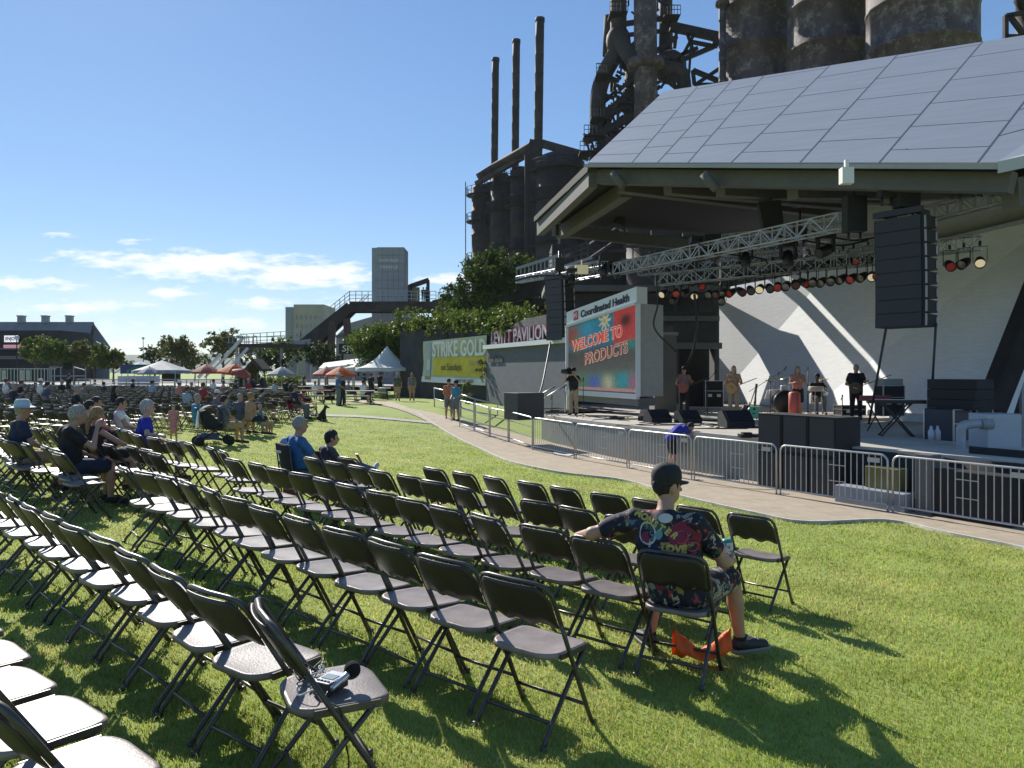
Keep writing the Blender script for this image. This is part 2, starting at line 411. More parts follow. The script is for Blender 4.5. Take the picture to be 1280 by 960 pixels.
# ---------------------------------------------------------------- foliage
m_leafA = mat('leaf_green', (.075, .125, .022), .55, spec=.15, col2=(.15, .21, .035), vs=.8, attr='tint', trans=.35)
m_leafD = mat('leaf_dark', (.030, .055, .014), .6, spec=.15, col2=(.07, .105, .022), vs=.6, attr='tint', trans=.3)
m_leafY = mat('leaf_olive', (.10, .12, .028), .6, spec=.15, col2=(.17, .18, .045), vs=.8, attr='tint', trans=.35)
m_bark = mat('bark', (.09, .065, .045), .9, var=.3, vs=6, bump=.5, bs=20)
def leaves(name, blobs, n, size, m, parent=None, sprig=.35):
    """blobs: (x,y,z,rx,ry,rz). leaf faces gathered in clumps through each volume"""
    bl = np.array(blobs, float); vol = bl[:, 3]*bl[:, 5]; pick = rng.choice(len(bl), n, p=vol/vol.sum())
    nc = max(12, n//14); cp = rng.choice(len(bl), nc, p=vol/vol.sum())
    d = rng.normal(size=(nc, 3)); d /= np.linalg.norm(d, axis=1)[:, None]; rr = rng.uniform(.35, 1.08, nc)**.5
    cc = bl[cp, :3]+d*rr[:, None]*bl[cp, 3:6]; cs = rng.uniform(.5, 1.35, nc)
    which = rng.integers(0, nc, n); spread = sprig*np.minimum(bl[cp[which], 3], bl[cp[which], 5])*cs[which]
    c = cc[which]+rng.normal(size=(n, 3))*spread[:, None]*.55
    u = rng.normal(size=(n, 3)); u /= np.linalg.norm(u, axis=1)[:, None]; w = np.cross(u, rng.normal(size=(n, 3))); w /= np.linalg.norm(w, axis=1)[:, None]
    s = size*rng.uniform(.6, 1.4, n)[:, None]
    V_ = np.stack([c-u*s, c+w*s*.5, c+u*s, c-w*s*.5], 1).reshape(-1, 3); Fq = np.arange(n*4).reshape(n, 4)
    t = np.ones((n, 4)); v = rng.uniform(.7, 1.25, n)*np.repeat(1, n)*cs[which]**.3; t[:, :3] = v[:, None]*np.stack([rng.uniform(.85, 1.2, n), np.ones(n), rng.uniform(.8, 1.1, n)], 1)
    return from_np(name, V_, Fq, m, parent, smooth=False, attr=np.repeat(t, 4, 0))
def tree(px, Y, hgt, wid, label, m, n=2500, leaf=.28, base=None, group=None, trunk=.35, name='tree', spars=1.0):
    x = X(px, Y); z0 = g(x, Y) if base is None else base
    root = thing(name, label, 'tree', (x, Y, z0), group=group)
    b = MB(); top = z0+hgt*.8
    b.tube(bez([(x, Y, z0-.1), (x+.1*wid*.2, Y, z0+hgt*trunk), (x, Y, top)], 8), [max(.02, .035*hgt*(1-i/11)) for i in range(9)], 8)
    limbs = []; blobs = []
    for i in range(9):
        a = i*2.4; zz = z0+hgt*(trunk+.06*i*(1-trunk)/.8); r = wid*.5*random.uniform(.45, .85)*(1-.05*i)
        e = (x+math.cos(a)*r, Y+math.sin(a)*r, min(zz+hgt*.22, z0+hgt*.93))
        b.tube(bez([(x, Y, zz), ((x+e[0])/2, (Y+e[1])/2, zz+hgt*.1), e], 6), [.012*hgt*(1-.12*j) for j in range(7)], 5)
        s = random.uniform(.6, 1.15)
        blobs.append((*e, wid*.22*s, wid*.22*s, hgt*.13*s))
    blobs += [(x, Y, z0+hgt*.72, wid*.27, wid*.27, hgt*.2), (x+wid*.1, Y, z0+hgt*.86, wid*.18, wid*.2, hgt*.12)]
    b.build('trunk', m_bark, root); leaves('crown', blobs, int(n*spars), leaf, m, root); return root
for px, Y, h, w, lab, m, n, lf in [
    (44, 88, 5.4, 4.6, 'round green tree at the far left edge before the grey hall', m_leafA, 2600, .16),
    (66, 84, 5.2, 4.4, 'bushy green tree second from the left before the grey hall', m_leafA, 2600, .16),
    (92, 86, 5.0, 4.4, 'bushy olive tree third from the left near the lamp posts', m_leafY, 2600, .16),
    (118, 90, 4.8, 4.4, 'low green tree fourth from the left beyond the far seating', m_leafA, 2400, .16),
    (141, 92, 4.4, 4.2, 'low yellow green tree at the right end of the left tree line', m_leafY, 2200, .16),
    (220, 105, 6.6, 6.2, 'loose leafy tree behind the grey canopy tent', m_leafY, 2600, .2),
    (243, 120, 4.6, 6.5, 'small hazy tree between the two loose leafy trees', m_leafY, 1300, .22),
    (278, 100, 7.0, 6.4, 'open airy tree behind the orange umbrella and white stairs', m_leafY, 2000, .2),
    (193, 150, 6.5, 6, 'thin distant tree behind the blue food stall', m_leafD, 800, .3),
    (352, 80, 5.4, 4.8, 'spindly tree under the grey steel walkway', m_leafA, 1300, .17),
    (330, 74, 3.6, 4.2, 'dark green tree beside the grey umbrella', m_leafD, 1400, .15),
    (398, 78, 4.8, 4.6, 'tall thin tree standing behind the stair pylons', m_leafD, 1400, .17)]:
    tree(px, Y, h, w, lab, m, int(n*1.3), lf, group='trees beyond the lawn')
for px, Y, w in [(335, 62, 3.2), (303, 66, 2.4), (360, 64, 2.2)]:
    r = thing('bush', {335:'long clipped round bush beside the dark cable reel', 303:'low bush behind the orange umbrella tables', 360:'small round bush right of the clipped bush'}[px], 'bush', (X(px, Y), Y, 0))
    leaves('foliage', [(X(px, Y), Y, .7, w/2, .8, .75), (X(px, Y)+.5, Y, .9, w/3, .7, .7)], 1800, .09, m_leafA, r)
# distant wooded ridge
def ridge():
    b = MB(); pts = []
    for i in range(61):
        x = -1500+i*40; pts.append((x, 15+9*math.sin(i*.9)+7*math.sin(i*.37+1)+12*math.exp(-((x+760)/160)**2)))
    top = [(x, 1500+40*math.sin(x*.01), z+10) for x, z in pts]; bot = [(x, 1300, -5) for x, z in pts]; back = [(x, 1700, -5) for x, z in pts]
    n = len(pts); b.add(bot+top+back, [(i, i+1, n+i+1, n+i) for i in range(n-1)]+[(n+i, n+i+1, 2*n+i+1, 2*n+i) for i in range(n-1)], True)
    b.build('hills', mat('far_wood', (.10, .14, .10), .95, var=.4, vs=.02))['kind'] = 'structure'
ridge()

# ---------------------------------------------------------------- air
def haze():
    b = MB(); b.box((0, 900, 60), (3400, 2000, 124)); o = b.build('haze', mat('haze', (1, 1, 1)))
    m = MATS['haze']; t = m.node_tree; t.nodes.remove(t.nodes['Principled BSDF']); v = t.nodes.new('ShaderNodeVolumePrincipled')
    v.inputs['Density'].default_value = .00012; v.inputs['Color'].default_value = (.85, .92, 1, 1); v.inputs['Anisotropy'].default_value = .1
    t.links.new(v.outputs[0], t.nodes['Material Output'].inputs['Volume']); tag(o, kind='stuff')
haze()

# ---------------------------------------------------------------- industrial works
m_rust = mat('rusted_plate', (.035, .027, .024), .8, .0, col2=(.105, .080, .068), vs=.35, bump=.6, bs=3, thr=(.42, .72))
def rustplate(name, scale, c1, c2, c3):
    m = mat(name, c1, .75); t = m.node_tree; b = t.nodes['Principled BSDF']
    co = t.nodes.new('ShaderNodeTexCoord'); mp = t.nodes.new('ShaderNodeMapping'); t.links.new(co.outputs['Object'], mp.inputs[0])
    n1 = t.nodes.new('ShaderNodeTexNoise'); n1.inputs['Scale'].default_value = .9*scale; n1.inputs['Detail'].default_value = 9; n1.inputs['Roughness'].default_value = .7
    mp.inputs['Scale'].default_value = (1, 1, .45); t.links.new(mp.outputs[0], n1.inputs['Vector'])
    r1 = t.nodes.new('ShaderNodeValToRGB'); r1.color_ramp.elements[0].position = .40; r1.color_ramp.elements[1].position = .66
    r1.color_ramp.elements[0].color = (*c1, 1); r1.color_ramp.elements[1].color = (*c2, 1); t.links.new(n1.outputs[0], r1.inputs[0])
    n2 = t.nodes.new('ShaderNodeTexNoise'); n2.inputs['Scale'].default_value = 1.1*scale; n2.inputs['Detail'].default_value = 10; n2.inputs['Roughness'].default_value = .8
    t.links.new(co.outputs['Object'], n2.inputs['Vector'])
    r2 = t.nodes.new('ShaderNodeValToRGB'); r2.color_ramp.elements[0].position = .50; r2.color_ramp.elements[1].position = .66; t.links.new(n2.outputs[0], r2.inputs[0])
    mx = t.nodes.new('ShaderNodeMix'); mx.data_type = 'RGBA'; t.links.new(r2.outputs[0], mx.inputs[0]); t.links.new(r1.outputs[0], mx.inputs[6]); mx.inputs[7].default_value = (*c3, 1)
    t.links.new(mx.outputs[2], b.inputs['Base Color'])
    bp = t.nodes.new('ShaderNodeBump'); bp.inputs['Strength'].default_value = .5; bp.inputs['Distance'].default_value = .08; t.links.new(n2.outputs[0], bp.inputs['Height']); t.links.new(bp.outputs[0], b.inputs['Normal'])
    return m
m_stove = rustplate('flaking_stove_shell', .8, (.060, .043, .041), (.120, .088, .080), (.27, .235, .22))
m_stoveD = rustplate('dark_stove_shell', .4, (.022, .018, .018), (.045, .035, .032), (.075, .06, .052))
m_steelD = mat('dark_rusted_steel', (.022, .018, .017), .8, var=.5, vs=1.2)
m_steelB = mat('brown_steel', (.050, .038, .032), .8, var=.4, vs=.8)

def vcyl(b, px, w, ytop, ybot, Y, n=28, bands=6, cone=0):
    """upright tower from picture width, top and bottom at depth Y; plate bands stand proud"""
    r = w/2/F*Y; z1 = CAMZ-(ytop-HZ)/F*Y; z0 = CAMZ-(ybot-HZ)/F*Y; x = X(px, Y)
    prof = [(r, z0)]
    for i in range(1, bands):
        z = z0+(z1-z0)*i/bands; prof += [(r, z-.12), (r*1.012+.03, z-.1), (r*1.012+.03, z+.1), (r, z+.12)]
    prof += [(r, z1)]
    if cone: prof += [(r*.75, z1+r*cone*.6), (r*.25, z1+r*cone), (0, z1+r*cone)]
    else: prof += [(r*.9, z1), (r*.9, z1-.6), (0, z1-.6)]
    b.lathe(prof, (x, Y, 0), n); return x, z0, z1, r
def ring_platform(b, x, Y, z, r, w=1.1, rail=True):
    b.lathe([(r, z-.12), (r+w, z-.12), (r+w, z), (r, z)], (x, Y, 0), 28)
    if rail:
        for k in range(14):
            a = k*math.pi/7; b.cyl((x+math.cos(a)*(r+w), Y+math.sin(a)*(r+w), z), (x+math.cos(a)*(r+w), Y+math.sin(a)*(r+w), z+1.1), .04, n=4)
        b.tube([(x+math.cos(k*math.pi/12)*(r+w), Y+math.sin(k*math.pi/12)*(r+w), z+1.1) for k in range(24)], .04, 4, closed=True)
        b.tube([(x+math.cos(k*math.pi/12)*(r+w), Y+math.sin(k*math.pi/12)*(r+w), z+.6) for k in range(24)], .03, 4, closed=True)
# the great flaking stoves above the stage roof
for i, (px, w, Y, lab) in enumerate([(945, 84, 84, 'tall rust brown stove tower, leftmost above the stage roof'), (1037, 100, 76, 'tall flaking brown stove tower, middle one above the stage roof'),
                                     (1152, 127, 66, 'widest rust brown stove tower, right above the stage roof')]):
    root = thing('stove_tower', lab, 'tower', (X(px, Y), Y, 0), group='stove towers above the stage roof')
    b = MB(); x, z0, z1, r = vcyl(b, px, w, -90, 480, Y, 48, 11, cone=1.0); b.build('shell', m_stove, root)
    b = MB(); ring_platform(b, x, Y, z1-3, r, 1.3); b.build('platform', m_steelD, root)
b = MB(); vcyl(b, 903, 9, 8, 480, 82, 14, 5); x = X(903, 82); b.lathe([(.4, 40.8), (.75, 40.9), (.75, 41.3), (.4, 41.4)], (x, 82, 0), 14)
tag(b.build('waste_pipe', m_stove), 'slim pale rusted pipe with a flanged top beside the stove towers', 'pipe')
# structure peeping in at the right edge
r_ = thing('dust_catcher', 'dark steel pipework peeping over the roof at the right edge', 'pipework', (X(1275, 70), 70, 0))
b = MB(); vcyl(b, 1287, 30, -70, 200, 70, 20, 4); b.build('pipe', m_stove, r_)
b = MB()
for a, c in [((1257, 20), (1290, 14)), ((1257, 20), (1257, 60)), ((1257, 46), (1290, 46)), ((1262, 20), (1280, 44))]: b.beam(P(*a, 68), P(*c, 68), .35)
b.tube([P(1285, 8, 68), P(1278, 0, 68), P(1282, -20, 68)], .7, 10); b.build('bracket', m_steelD, r_)
# three chimneys
for px0, px1, yt, w, lab, Y in [(617, 619.5, 73, 9, 'shortest of the three dark chimneys', 118), (643, 645.5, 50, 9.5, 'middle one of the three dark chimneys', 112), (671, 675, 23, 11, 'tallest and thickest of the three dark chimneys', 104)]:
    root = thing('chimney', lab, 'chimney', (X(px0, Y), Y, 0), group='three dark chimneys'); b = MB(); r = w/2/F*Y; pr_ = []
    n = 12; a, c = P(px0, 300, Y), P(px1, yt, Y)
    tt = sorted([i/n for i in range(n+1)]+[i/n+d_ for i in range(1, n) for d_ in (-.006, -.005, .005, .006)]); b.tube([a.lerp(c, t_) for t_ in tt], [r*(1.022 if any(abs(t_-i/n) < .0055 for i in range(1, n)) else 1) for t_ in tt], 18); b.cyl(c-Vector((0, 0, .5)), c+Vector((0, 0, .02)), r*1.1, n=18); b.build('shaft', m_stoveD, root)
# left group of dark stoves
for px, w, yt, Y, lab in [(602, 25, 236, 116, 'dark stove furthest left under the chimneys, wrapped in ladders'), (626, 25, 222, 112, 'dark stove second from the left under the shortest chimney'),
                          (650, 24, 214, 108, 'narrow dark stove under the middle chimney'), (700, 62, 205, 102, 'broad dark stove to the right of the tall square duct')]:
    root = thing('dark_stove', lab, 'tower', (X(px, Y), Y, 0), group='dark stoves under the chimneys')
    b = MB(); x, z0, z1, r = vcyl(b, px, w, yt, 470, Y, 24, 8, cone=.5); b.build('shell', m_stoveD, root)
    b = MB()
    for z in (z1-1, z1-5, z1-11): ring_platform(b, x, Y, z, r, .8)
    for k in range(16): b.beam((x-r-.9, Y-.3, z1-1-k*.9), (x-r-.9, Y+.3, z1-1-k*.9), .08)
    for yy_ in (-.3, .3): b.beam((x-r-.9, Y+yy_, z1+1), (x-r-.9, Y+yy_, z1-15), .1)
    b.build('platform', m_steelD, root)
root = thing('square_duct', 'tall dark square duct rising to the tallest chimney', 'duct', (X(668, 103), 103, 0))
b = MB(); a = P(667, 480, 103); c = P(667, 196, 103); b.beam(a, c, 2.4, 2.4); b.beam(c, P(671, 178, 103), 1.9, 1.9)
b.build('duct', m_stoveD, root)
b = MB(); b.tube(bez([P(598, 222, 110), P(620, 208, 110), P(655, 188, 105), P(672, 178, 103)], 16), .62, 12); b.beam(P(672, 178, 103), P(735, 196, 100), 1.0, 1.0)
b.beam(P(595, 230, 110), P(655, 196, 106), .6, .6); b.build('crossover_pipe', m_steelB, root)
# blast furnace top works
root = thing('blast_furnace', 'dark tangled blast furnace tower with bent pipes beside the stage roof', 'furnace', (X(800, 92), 92, 0))
b = MB(); b.tube([P(807, 480, 90), P(807, 80, 90), P(806, -60, 90)], [1.42, 1.35, 1.3], 22); b.lathe([(1.3, 37.2), (2.2, 37.4), (2.2, 38.2), (1.3, 38.4)], (X(807, 90), 90, 0), 20); b.build('riser_pipe', m_stove, root)
b = MB(); b.tube(bez([P(773, -40, 92), P(773, 30, 92), P(771, 62, 92), P(756, 92, 93), P(748, 120, 93), P(747, 165, 93)], 30), [1.15]*8+[1.35]*8+[1.0]*40 if False else .98, 16); b.build('downcomer_pipe', m_stoveD, root)
b = MB(); b.tube(bez([P(773, 40, 92), P(779, 58, 91), P(792, 76, 90), P(803, 90, 90)], 14), .95, 14); b.ell(P(773, 52, 92), (1.5, 1.5, 1.9), 14); b.build('branch_pipe', m_stoveD, root)
b = MB(); b.tube([P(832, 80, 94), P(832, -40, 94)], .82, 14); b.tube(bez([P(815, 88, 91), P(838, 86, 91), P(852, 92, 91), P(856, 112, 91)], 18), .85, 12); b.ell(P(838, 84, 93), (2.0, 2, 2.0), 12); b.build('offtake_pipe', m_stoveD, root)
b = MB(); b.tube([P(788, 90, 94), P(788, 170, 94)], .7, 12); b.tube([P(760, 20, 96), P(758, 70, 96)], .5, 10); b.build('small_pipe', m_steelB, root)
b = MB()
def br(a, c, w=.35, Y=91): b.beam(P(*a, Y), P(*c, Y), w)
for a, c, w in [((838, 33), (897, 46), .9), ((897, 46), (893, 58), .8), ((893, 58), (850, 76), .5), ((820, 64), (846, 46), .5), ((846, 34), (843, 60), .4), ((868, 42), (852, 72), .4), ((893, 58), (862, 52), .4), ((858, 40), (868, 66), .3),
                 ((866, 88), (905, 104), .5), ((866, 88), (868, 106), .4), ((905, 82), (872, 104), .4), ((868, 106), (905, 106), .4), ((780, 30), (835, 22), .5), ((782, 44), (835, 38), .4), ((838, 74), (872, 60), .4),
                 ((826, 110), (838, 92), .3), ((838, 92), (846, 112), .3), ((846, 112), (826, 96), .25), ((864, 52), (860, 112), .25), ((730, 178), (800, 140), .8), ((742, 190), (800, 150), .5), ((735, 172), (792, 106), .5), ((752, 150), (806, 120), .5)]: br(a, c, w)
for k in range(10): br((730+k*7, 170-k*5+random.uniform(-4, 4)), (738+k*7, 196-k*5+random.uniform(-4, 6)), .25)
rs = random.Random(3)
for k in range(330):
    t = rs.random()**.8; cy = 60+t*180; hw = 12+t*50; cx = 786-t*6
    a = (cx+rs.uniform(-hw, hw), cy+rs.uniform(-12, 12)); an = rs.choice([0, math.pi/2, .7, -.7, .4]); L = rs.uniform(8, 28)
    br(a, (a[0]+math.cos(an)*L, a[1]+math.sin(an)*L), rs.uniform(.15, .42), rs.uniform(90, 96))
for k in range(36):
    a = (782+rs.uniform(-16, 60), rs.uniform(-30, 40)); an = rs.choice([0, math.pi/2, .7, -.7]); L = rs.uniform(6, 18)
    br(a, (a[0]+math.cos(an)*L, a[1]+math.sin(an)*L), rs.uniform(.1, .25), rs.uniform(90, 96))
b.build('steelwork', m_steelD, root)
for (px, py, w) in [(742, 172, 26), (748, 150, 20), (790, 132, 36), (752, 96, 16), (812, 78, 34), (772, 20, 22), (838, 24, 20), (736, 192, 24)]:
    b = MB(); p = P(px, py, 91); W_ = w/F*91; b.box(p, (W_, 2.4, .12))
    for k in range(6): b.beam(p+Vector((-W_/2+W_*k/5, -1.2, 0)), p+Vector((-W_/2+W_*k/5, -1.2, 1.1)), .07)
    b.beam(p+Vector((-W_/2, -1.2, 1.1)), p+Vector((W_/2, -1.2, 1.1)), .08); b.beam(p+Vector((-W_/2, -1.2, .6)), p+Vector((W_/2, -1.2, .6)), .06)
    b.build('walkway', m_steelD, root)
# furnace body seen between roof and stage building
b = MB(); vcyl(b, 822, 78, 232, 480, 78, 30, 5); b.lathe([(3.3, 10), (4.6, 8), (5.2, 4), (5.2, 0)], (X(822, 78), 78, 0), 30); b.build('hearth', m_stoveD, root)
root = thing('cast_house', 'black steel cast house behind the stage building', 'building', (X(770, 74), 74, 0))
b = MB()
for (x0, x1, y0, y1, Y) in [(690, 900, 305, 480, 84), (735, 800, 235, 340, 88), (860, 960, 250, 480, 82), (700, 745, 250, 330, 92)]:
    a = P(x0, y0, Y); c = P(x1, y1, Y); b.box(((a.x+c.x)/2, Y+3, (a.z+c.z)/2), (c.x-a.x, 6, a.z-c.z))
b.build('wall', m_steelD, root)
b = MB(); b2 = MB()
for k in range(70):
    x0 = rs.uniform(690, 890); y0 = rs.uniform(235, 330); an = rs.choice([0, math.pi/2, .6, -.6]); L = rs.uniform(10, 50)
    (b if k % 4 else b2).beam(P(x0, y0, 70+rs.uniform(-3, 3)), P(x0+math.cos(an)*L, y0+math.sin(an)*L, 70), rs.uniform(.08, .3))
b2.beam(P(722, 262, 68), P(860, 286, 66), .14)
b.build('frame', m_steelB, root); b2.build('railing', mat('worn_grey_steel', (.22, .22, .22), .6, .5, var=.3), root)
# trestle with wall and railings
root = thing('ore_trestle', 'long dark steel trestle bridge running behind the vine wall', 'bridge', (X(640, 62), 62, 0))
b = MB()
b.beam(P(545, 385, 72), P(700, 352, 58), .8, 1.4); b.beam(P(548, 396, 72), P(860, 352, 50), .5, .6)
for k in range(9):
    px = 560+k*20; Y = 71-k*1.6; b.beam(P(px, 382-k*3.6, Y), P(px, 470, Y), .7)
w0, w1 = P(560, 396, 74), P(712, 372, 60); b.add([(w0.x, w0.y, 0), (w1.x, w1.y, 0), w1, w0, (w0.x, w0.y+2, 0), (w1.x, w1.y+2, 0), w1+Vector((0, 2, 0)), w0+Vector((0, 2, 0))], [(0, 1, 2, 3), (4, 7, 6, 5), (0, 3, 7, 4), (1, 5, 6, 2), (3, 2, 6, 7)])
b.build('girder', m_steelD, root)
b = MB()
for k in range(32):
    t = k/31; p = P(550, 376, 71).lerp(P(735, 322, 56), t); b.beam(p, p+Vector((0, 0, 1.1)), .06)
for h in (.4, .75, 1.1): b.beam(P(550, 376, 71)+Vector((0, 0, h)), P(735, 322, 56)+Vector((0, 0, h)), .05)
b.build('railing', m_steelB, root)
b = MB()
for (a, c, Y) in [((645, 336), (702, 318), 50), ((648, 350), (704, 330), 50), ((645, 352), (740, 322), 52)]: b.beam(P(*a, Y), P(*c, Y), .16, .18)
for k in range(12): b.beam(P(646+k*5, 336-k*1.6, 50), P(646+k*5, 350-k*1.6, 50), .07)
b.build('catwalk', mat('galvanised_dull', (.30, .30, .30), .5, .6), root)
# ---------------------------------------------------------------- elevator tower, walkway and stairs
m_grey = mat('grey_clad', (.30, .31, .33), .6, var=.08, vs=.5); m_greyL = mat('grey_clad_light', (.30, .31, .33), .5, var=.08, vs=.5)
m_wht = mat('white_letter', (.75, .75, .75), .6)
root = thing('lift_tower', 'tall grey lift tower with lettering near its top', 'tower', (X(485, 92), 92, 0))
b = MB(); Y = 90; x0, x1 = X(471, Y), X(505, Y); z1 = CAMZ+(465-309)/F*Y; b.box(((x0+x1)/2, Y+1.8, z1/2), (x1-x0, 3.6, z1)); b.build('shaft', m_grey, root)
b = MB(); b.box((x0-.32, Y+1.9, z1/2+.02), (.6, 3.4, z1-.1)); b.build('side_panel', m_greyL, root)
b = MB(); b.box((X(505.5, Y)+.1, Y+1.6, (CAMZ+(465-360)/F*Y)/2), (.55, 3, CAMZ+(465-360)/F*Y)); b.box(((x0+x1)/2, Y-.03, z1-.7), (2.5, .05, .16)); b.build('ledge', m_greyL, root); b = MB()
for k in range(1, 17): b.box(((x0+x1)/2, Y-.012, z1*k/17), (x1-x0, .02, .035))
for k in range(1, 5): b.box((x0+(x1-x0)*k/5, Y-.014, z1/2), (.03, .02, z1))
b.build('panel_joint', mat('joint_grey', (.17, .175, .19), .7), root)
for i, (t_, w_) in enumerate([('HISTORIC STEEL', 2.2), ('THE', .5), ('TRESTLE WALK', 2.2)]):
    pass
text_obj('lettering', 'HOOVER MASON', .42, m_wht, root, (X(486, Y), Y-.02, z1-1.55), (1, 0, 0), (0, 0, 1), width=2.25)
text_obj('lettering', 'TRESTLE', .42, m_wht, root, (X(486, Y), Y-.02, z1-2.35), (1, 0, 0), (0, 0, 1), width=2.1)
root = thing('steel_stairway', 'raised dark steel walkway with sloping stair flights left of the lift tower', 'walkway', (X(440, 84), 84, 0))
b = MB(); D = 84
prof = [(545, 378), (437, 378), (376, 427), (300, 432)]
for off in (0, 2.6):
    for i in range(len(prof)-1):
        a, c = P(*prof[i], D), P(*prof[i+1], D); b.beam(a+Vector((0, off, -.35)), c+Vector((0, off, -.35)), .18, .9)
        b.beam(P(prof[i][0], prof[i][1]+5, D)+Vector((0, off, -.2)), P(prof[i+1][0]+(10 if i == 1 else 0), prof[i+1][1]+5, D)+Vector((0, off, -.2)), .3, .7)
for i in range(len(prof)-1):
    a, c = P(*prof[i], D), P(*prof[i+1], D); b.beam(a+Vector((0, 1.3, -.2)), c+Vector((0, 1.3, -.2)), 2.7, .12)
b.build('deck', m_steelB, root)
b = MB()
for (px, y0, y1, dx) in [(412, 402, 462, 4), (436, 398, 428, -3)]: b.beam(P(px+dx, y0, D), P(px, y1, D), .7, .7)
b.build('strut', mat('red_brown_steel', (.085, .045, .035), .7, var=.3), root)
b = MB()
for (px, y0) in [(386, 429), (369, 430), (300, 432), (350, 432)]: b = MB(); b.beam(P(px, y0, D), P(px, 478, D), .45 if px > 360 else .2); b.build('column', m_greyL, root)
b = MB()
b.beam(P(368, 430, D-.5), P(389, 427, D-.5), .5, .6); b.build('header_beam', m_greyL, root)
b = MB()
rp = [(545, 364), (437, 364), (376, 413), (300, 418)]
for i in range(3):
    n = [14, 10, 9][i]
    for k in range(n+1):
        t = k/n; px = prof[i][0]+(prof[i+1][0]-prof[i][0])*t
        a = P(px, prof[i][1]+(prof[i+1][1]-prof[i][1])*t, D); c = P(px, rp[i][1]+(rp[i+1][1]-rp[i][1])*t, D); b.beam(a, c, .07)
    for h in (1, .66, .33):
        a = (rp[i][0], prof[i][1]+(rp[i][1]-prof[i][1])*h); c = (rp[i+1][0], prof[i+1][1]+(rp[i+1][1]-prof[i+1][1])*h)
        b.beam(P(*a, D), P(*c, D), .06)
b.beam(P(452, 378, D), P(462, 368, D), .07); b.beam(P(448, 378, D), P(458, 368, D), .07)
b.build('railing', mat('railing_grey', (.34, .36, .38), .5, .4), root)
# portal on the walkway and tiny figures
root = thing('steel_portal', 'dark steel portal frame standing on the raised walkway', 'frame', (X(524, 88), 88, 8))
b = MB(); b.beam(P(513, 379, 88), P(513, 356, 88), .5); b.beam(P(513, 358, 88), P(536, 350, 88), .5); b.beam(P(535, 379, 88), P(535, 350, 88), .35); b.build('frame', m_steelB, root)
b = MB(); b.box(P(519, 369, 88), (1.0, .3, 1.8)); b.build('panel', mat('ochre_board', (.22, .18, .09), .8, var=.3), root)
# pale buildings
m_tan = mat('tan_wall', (.36, .33, .27), .85, var=.12, vs=.2); m_win = mat('dark_window', (.03, .035, .04), .2)
root = thing('pale_tower_block', 'pale beige tower block with a faded roof sign beyond the stairway', 'building', (X(380, 190), 190, 0))
b = MB(); Y = 190; x0, x1 = X(367, Y), X(405, Y); z1 = CAMZ+(465-380.5)/F*Y; b.box(((x0+x1)/2, Y+6, z1/2), (x1-x0, 12, z1)); b.build('wall', m_tan, root)
b = MB(); b.box((X(361.5, Y), Y+6, z1/2-.3), (X(367, Y)-X(356, Y)-.02, 11, z1-.6)); b.build('side_wing', mat('grey_wing', (.25, .27, .28), .8, var=.1), root)
for r_i in range(5):
    for c_i in range(6): b = MB(); b.box((x0+.8+c_i*1.15, Y-.02, z1-3.2-r_i*2.2), (.5, .08, 1.0)); b.build('window', mat('faded_window', (.24, .23, .2), .5), root)
root = thing('curved_hall', 'long pale curved hall behind the lift tower and stairs', 'building', (X(455, 130), 130, 0))
b = MB(); Y = 130
pts = [P(420, 420, Y), P(436, 404, Y), P(464, 396, Y), P(520, 390, Y)]; b.prism([(pts[0].x, Y, 0)]+pts+[(pts[-1].x, Y, 0)], (0, 12, 0)); b.build('wall', m_tan, root)
b = MB(); b.beam(P(420, 421, Y-.2), P(464, 409, Y-.2), .3, .5)
for k in range(7): b.box(P(432+k*6, 428, Y-.1), (.5, .2, 2.2))
b.build('window', m_win, root)
# lettered box sign under the walkway
root = thing('number_sign', 'dark box sign with pale round letters above the white tents', 'sign', (X(438, 72), 72, 0))
b = MB(); b.box(P(438, 436, 72), (2.1, .4, .95)); b.beam(P(428, 440, 72), P(428, 470, 72), .15); b.beam(P(448, 440, 72), P(448, 470, 72), .15); b.build('panel', m_steelD, root)
text_obj('lettering', 'SISP', .8, m_wht, root, P(438, 436, 71.78), (1, 0, 0), (0, 0, 1), width=1.5)
# grey hall far left
root = thing('grey_hall', 'long grey industrial hall with three roof vents at the far left', 'building', (X(50, 150), 150, 0))
b = MB(); Y = 150
zr = CAMZ+(465-402)/F*Y; ze = CAMZ+(465-424)/F*Y; xl, xr = X(-160, Y), X(109, Y)
b.add([(xl, Y, 0), (xr, Y, 0), (xr, Y, ze), (xl, Y, ze), (xl, Y+1.6, zr), (xr, Y+1.6, zr), (xl, Y+3.2, ze), (xr, Y+3.2, ze), (xl, Y+3.2, 0), (xr, Y+3.2, 0)], [(0, 1, 2, 3), (1, 9, 7, 5, 2), (6, 7, 9, 8), (0, 3, 4, 6, 8)]); b.build('wall', mat('dark_hall_wall', (.05, .045, .045), .8, var=.3, vs=.3), root)
b = MB(); o_ = .4; b.add([(xl, Y-o_, ze-.1), (xr+o_, Y-o_, ze-.1), (xr+o_, Y+1.6, zr+.05), (xl, Y+1.6, zr+.05), (xl, Y+3.2+o_, ze-.1), (xr+o_, Y+3.2+o_, ze-.1)], [(0, 1, 2, 3), (3, 2, 5, 4)])
xw = X(130, Y); b.add([(xr, Y+2, ze), (xw, Y+2, CAMZ+(465-434)/F*Y), (xw, Y+2.6, CAMZ+(465-434)/F*Y), (xr, Y+2.6, zr-.4)], [(0, 1, 2, 3)]); b.add([(xr, Y+2.1, 0), (xw, Y+2.1, 0), (xw, Y+2.1, CAMZ+(465-434)/F*Y-.1), (xr, Y+2.1, ze-.1)], [(0, 1, 2, 3)])
b.build('roof', mat('grey_roof', (.20, .21, .22), .7, var=.15, vs=.3, stretch=(1, .1, .1)), root)
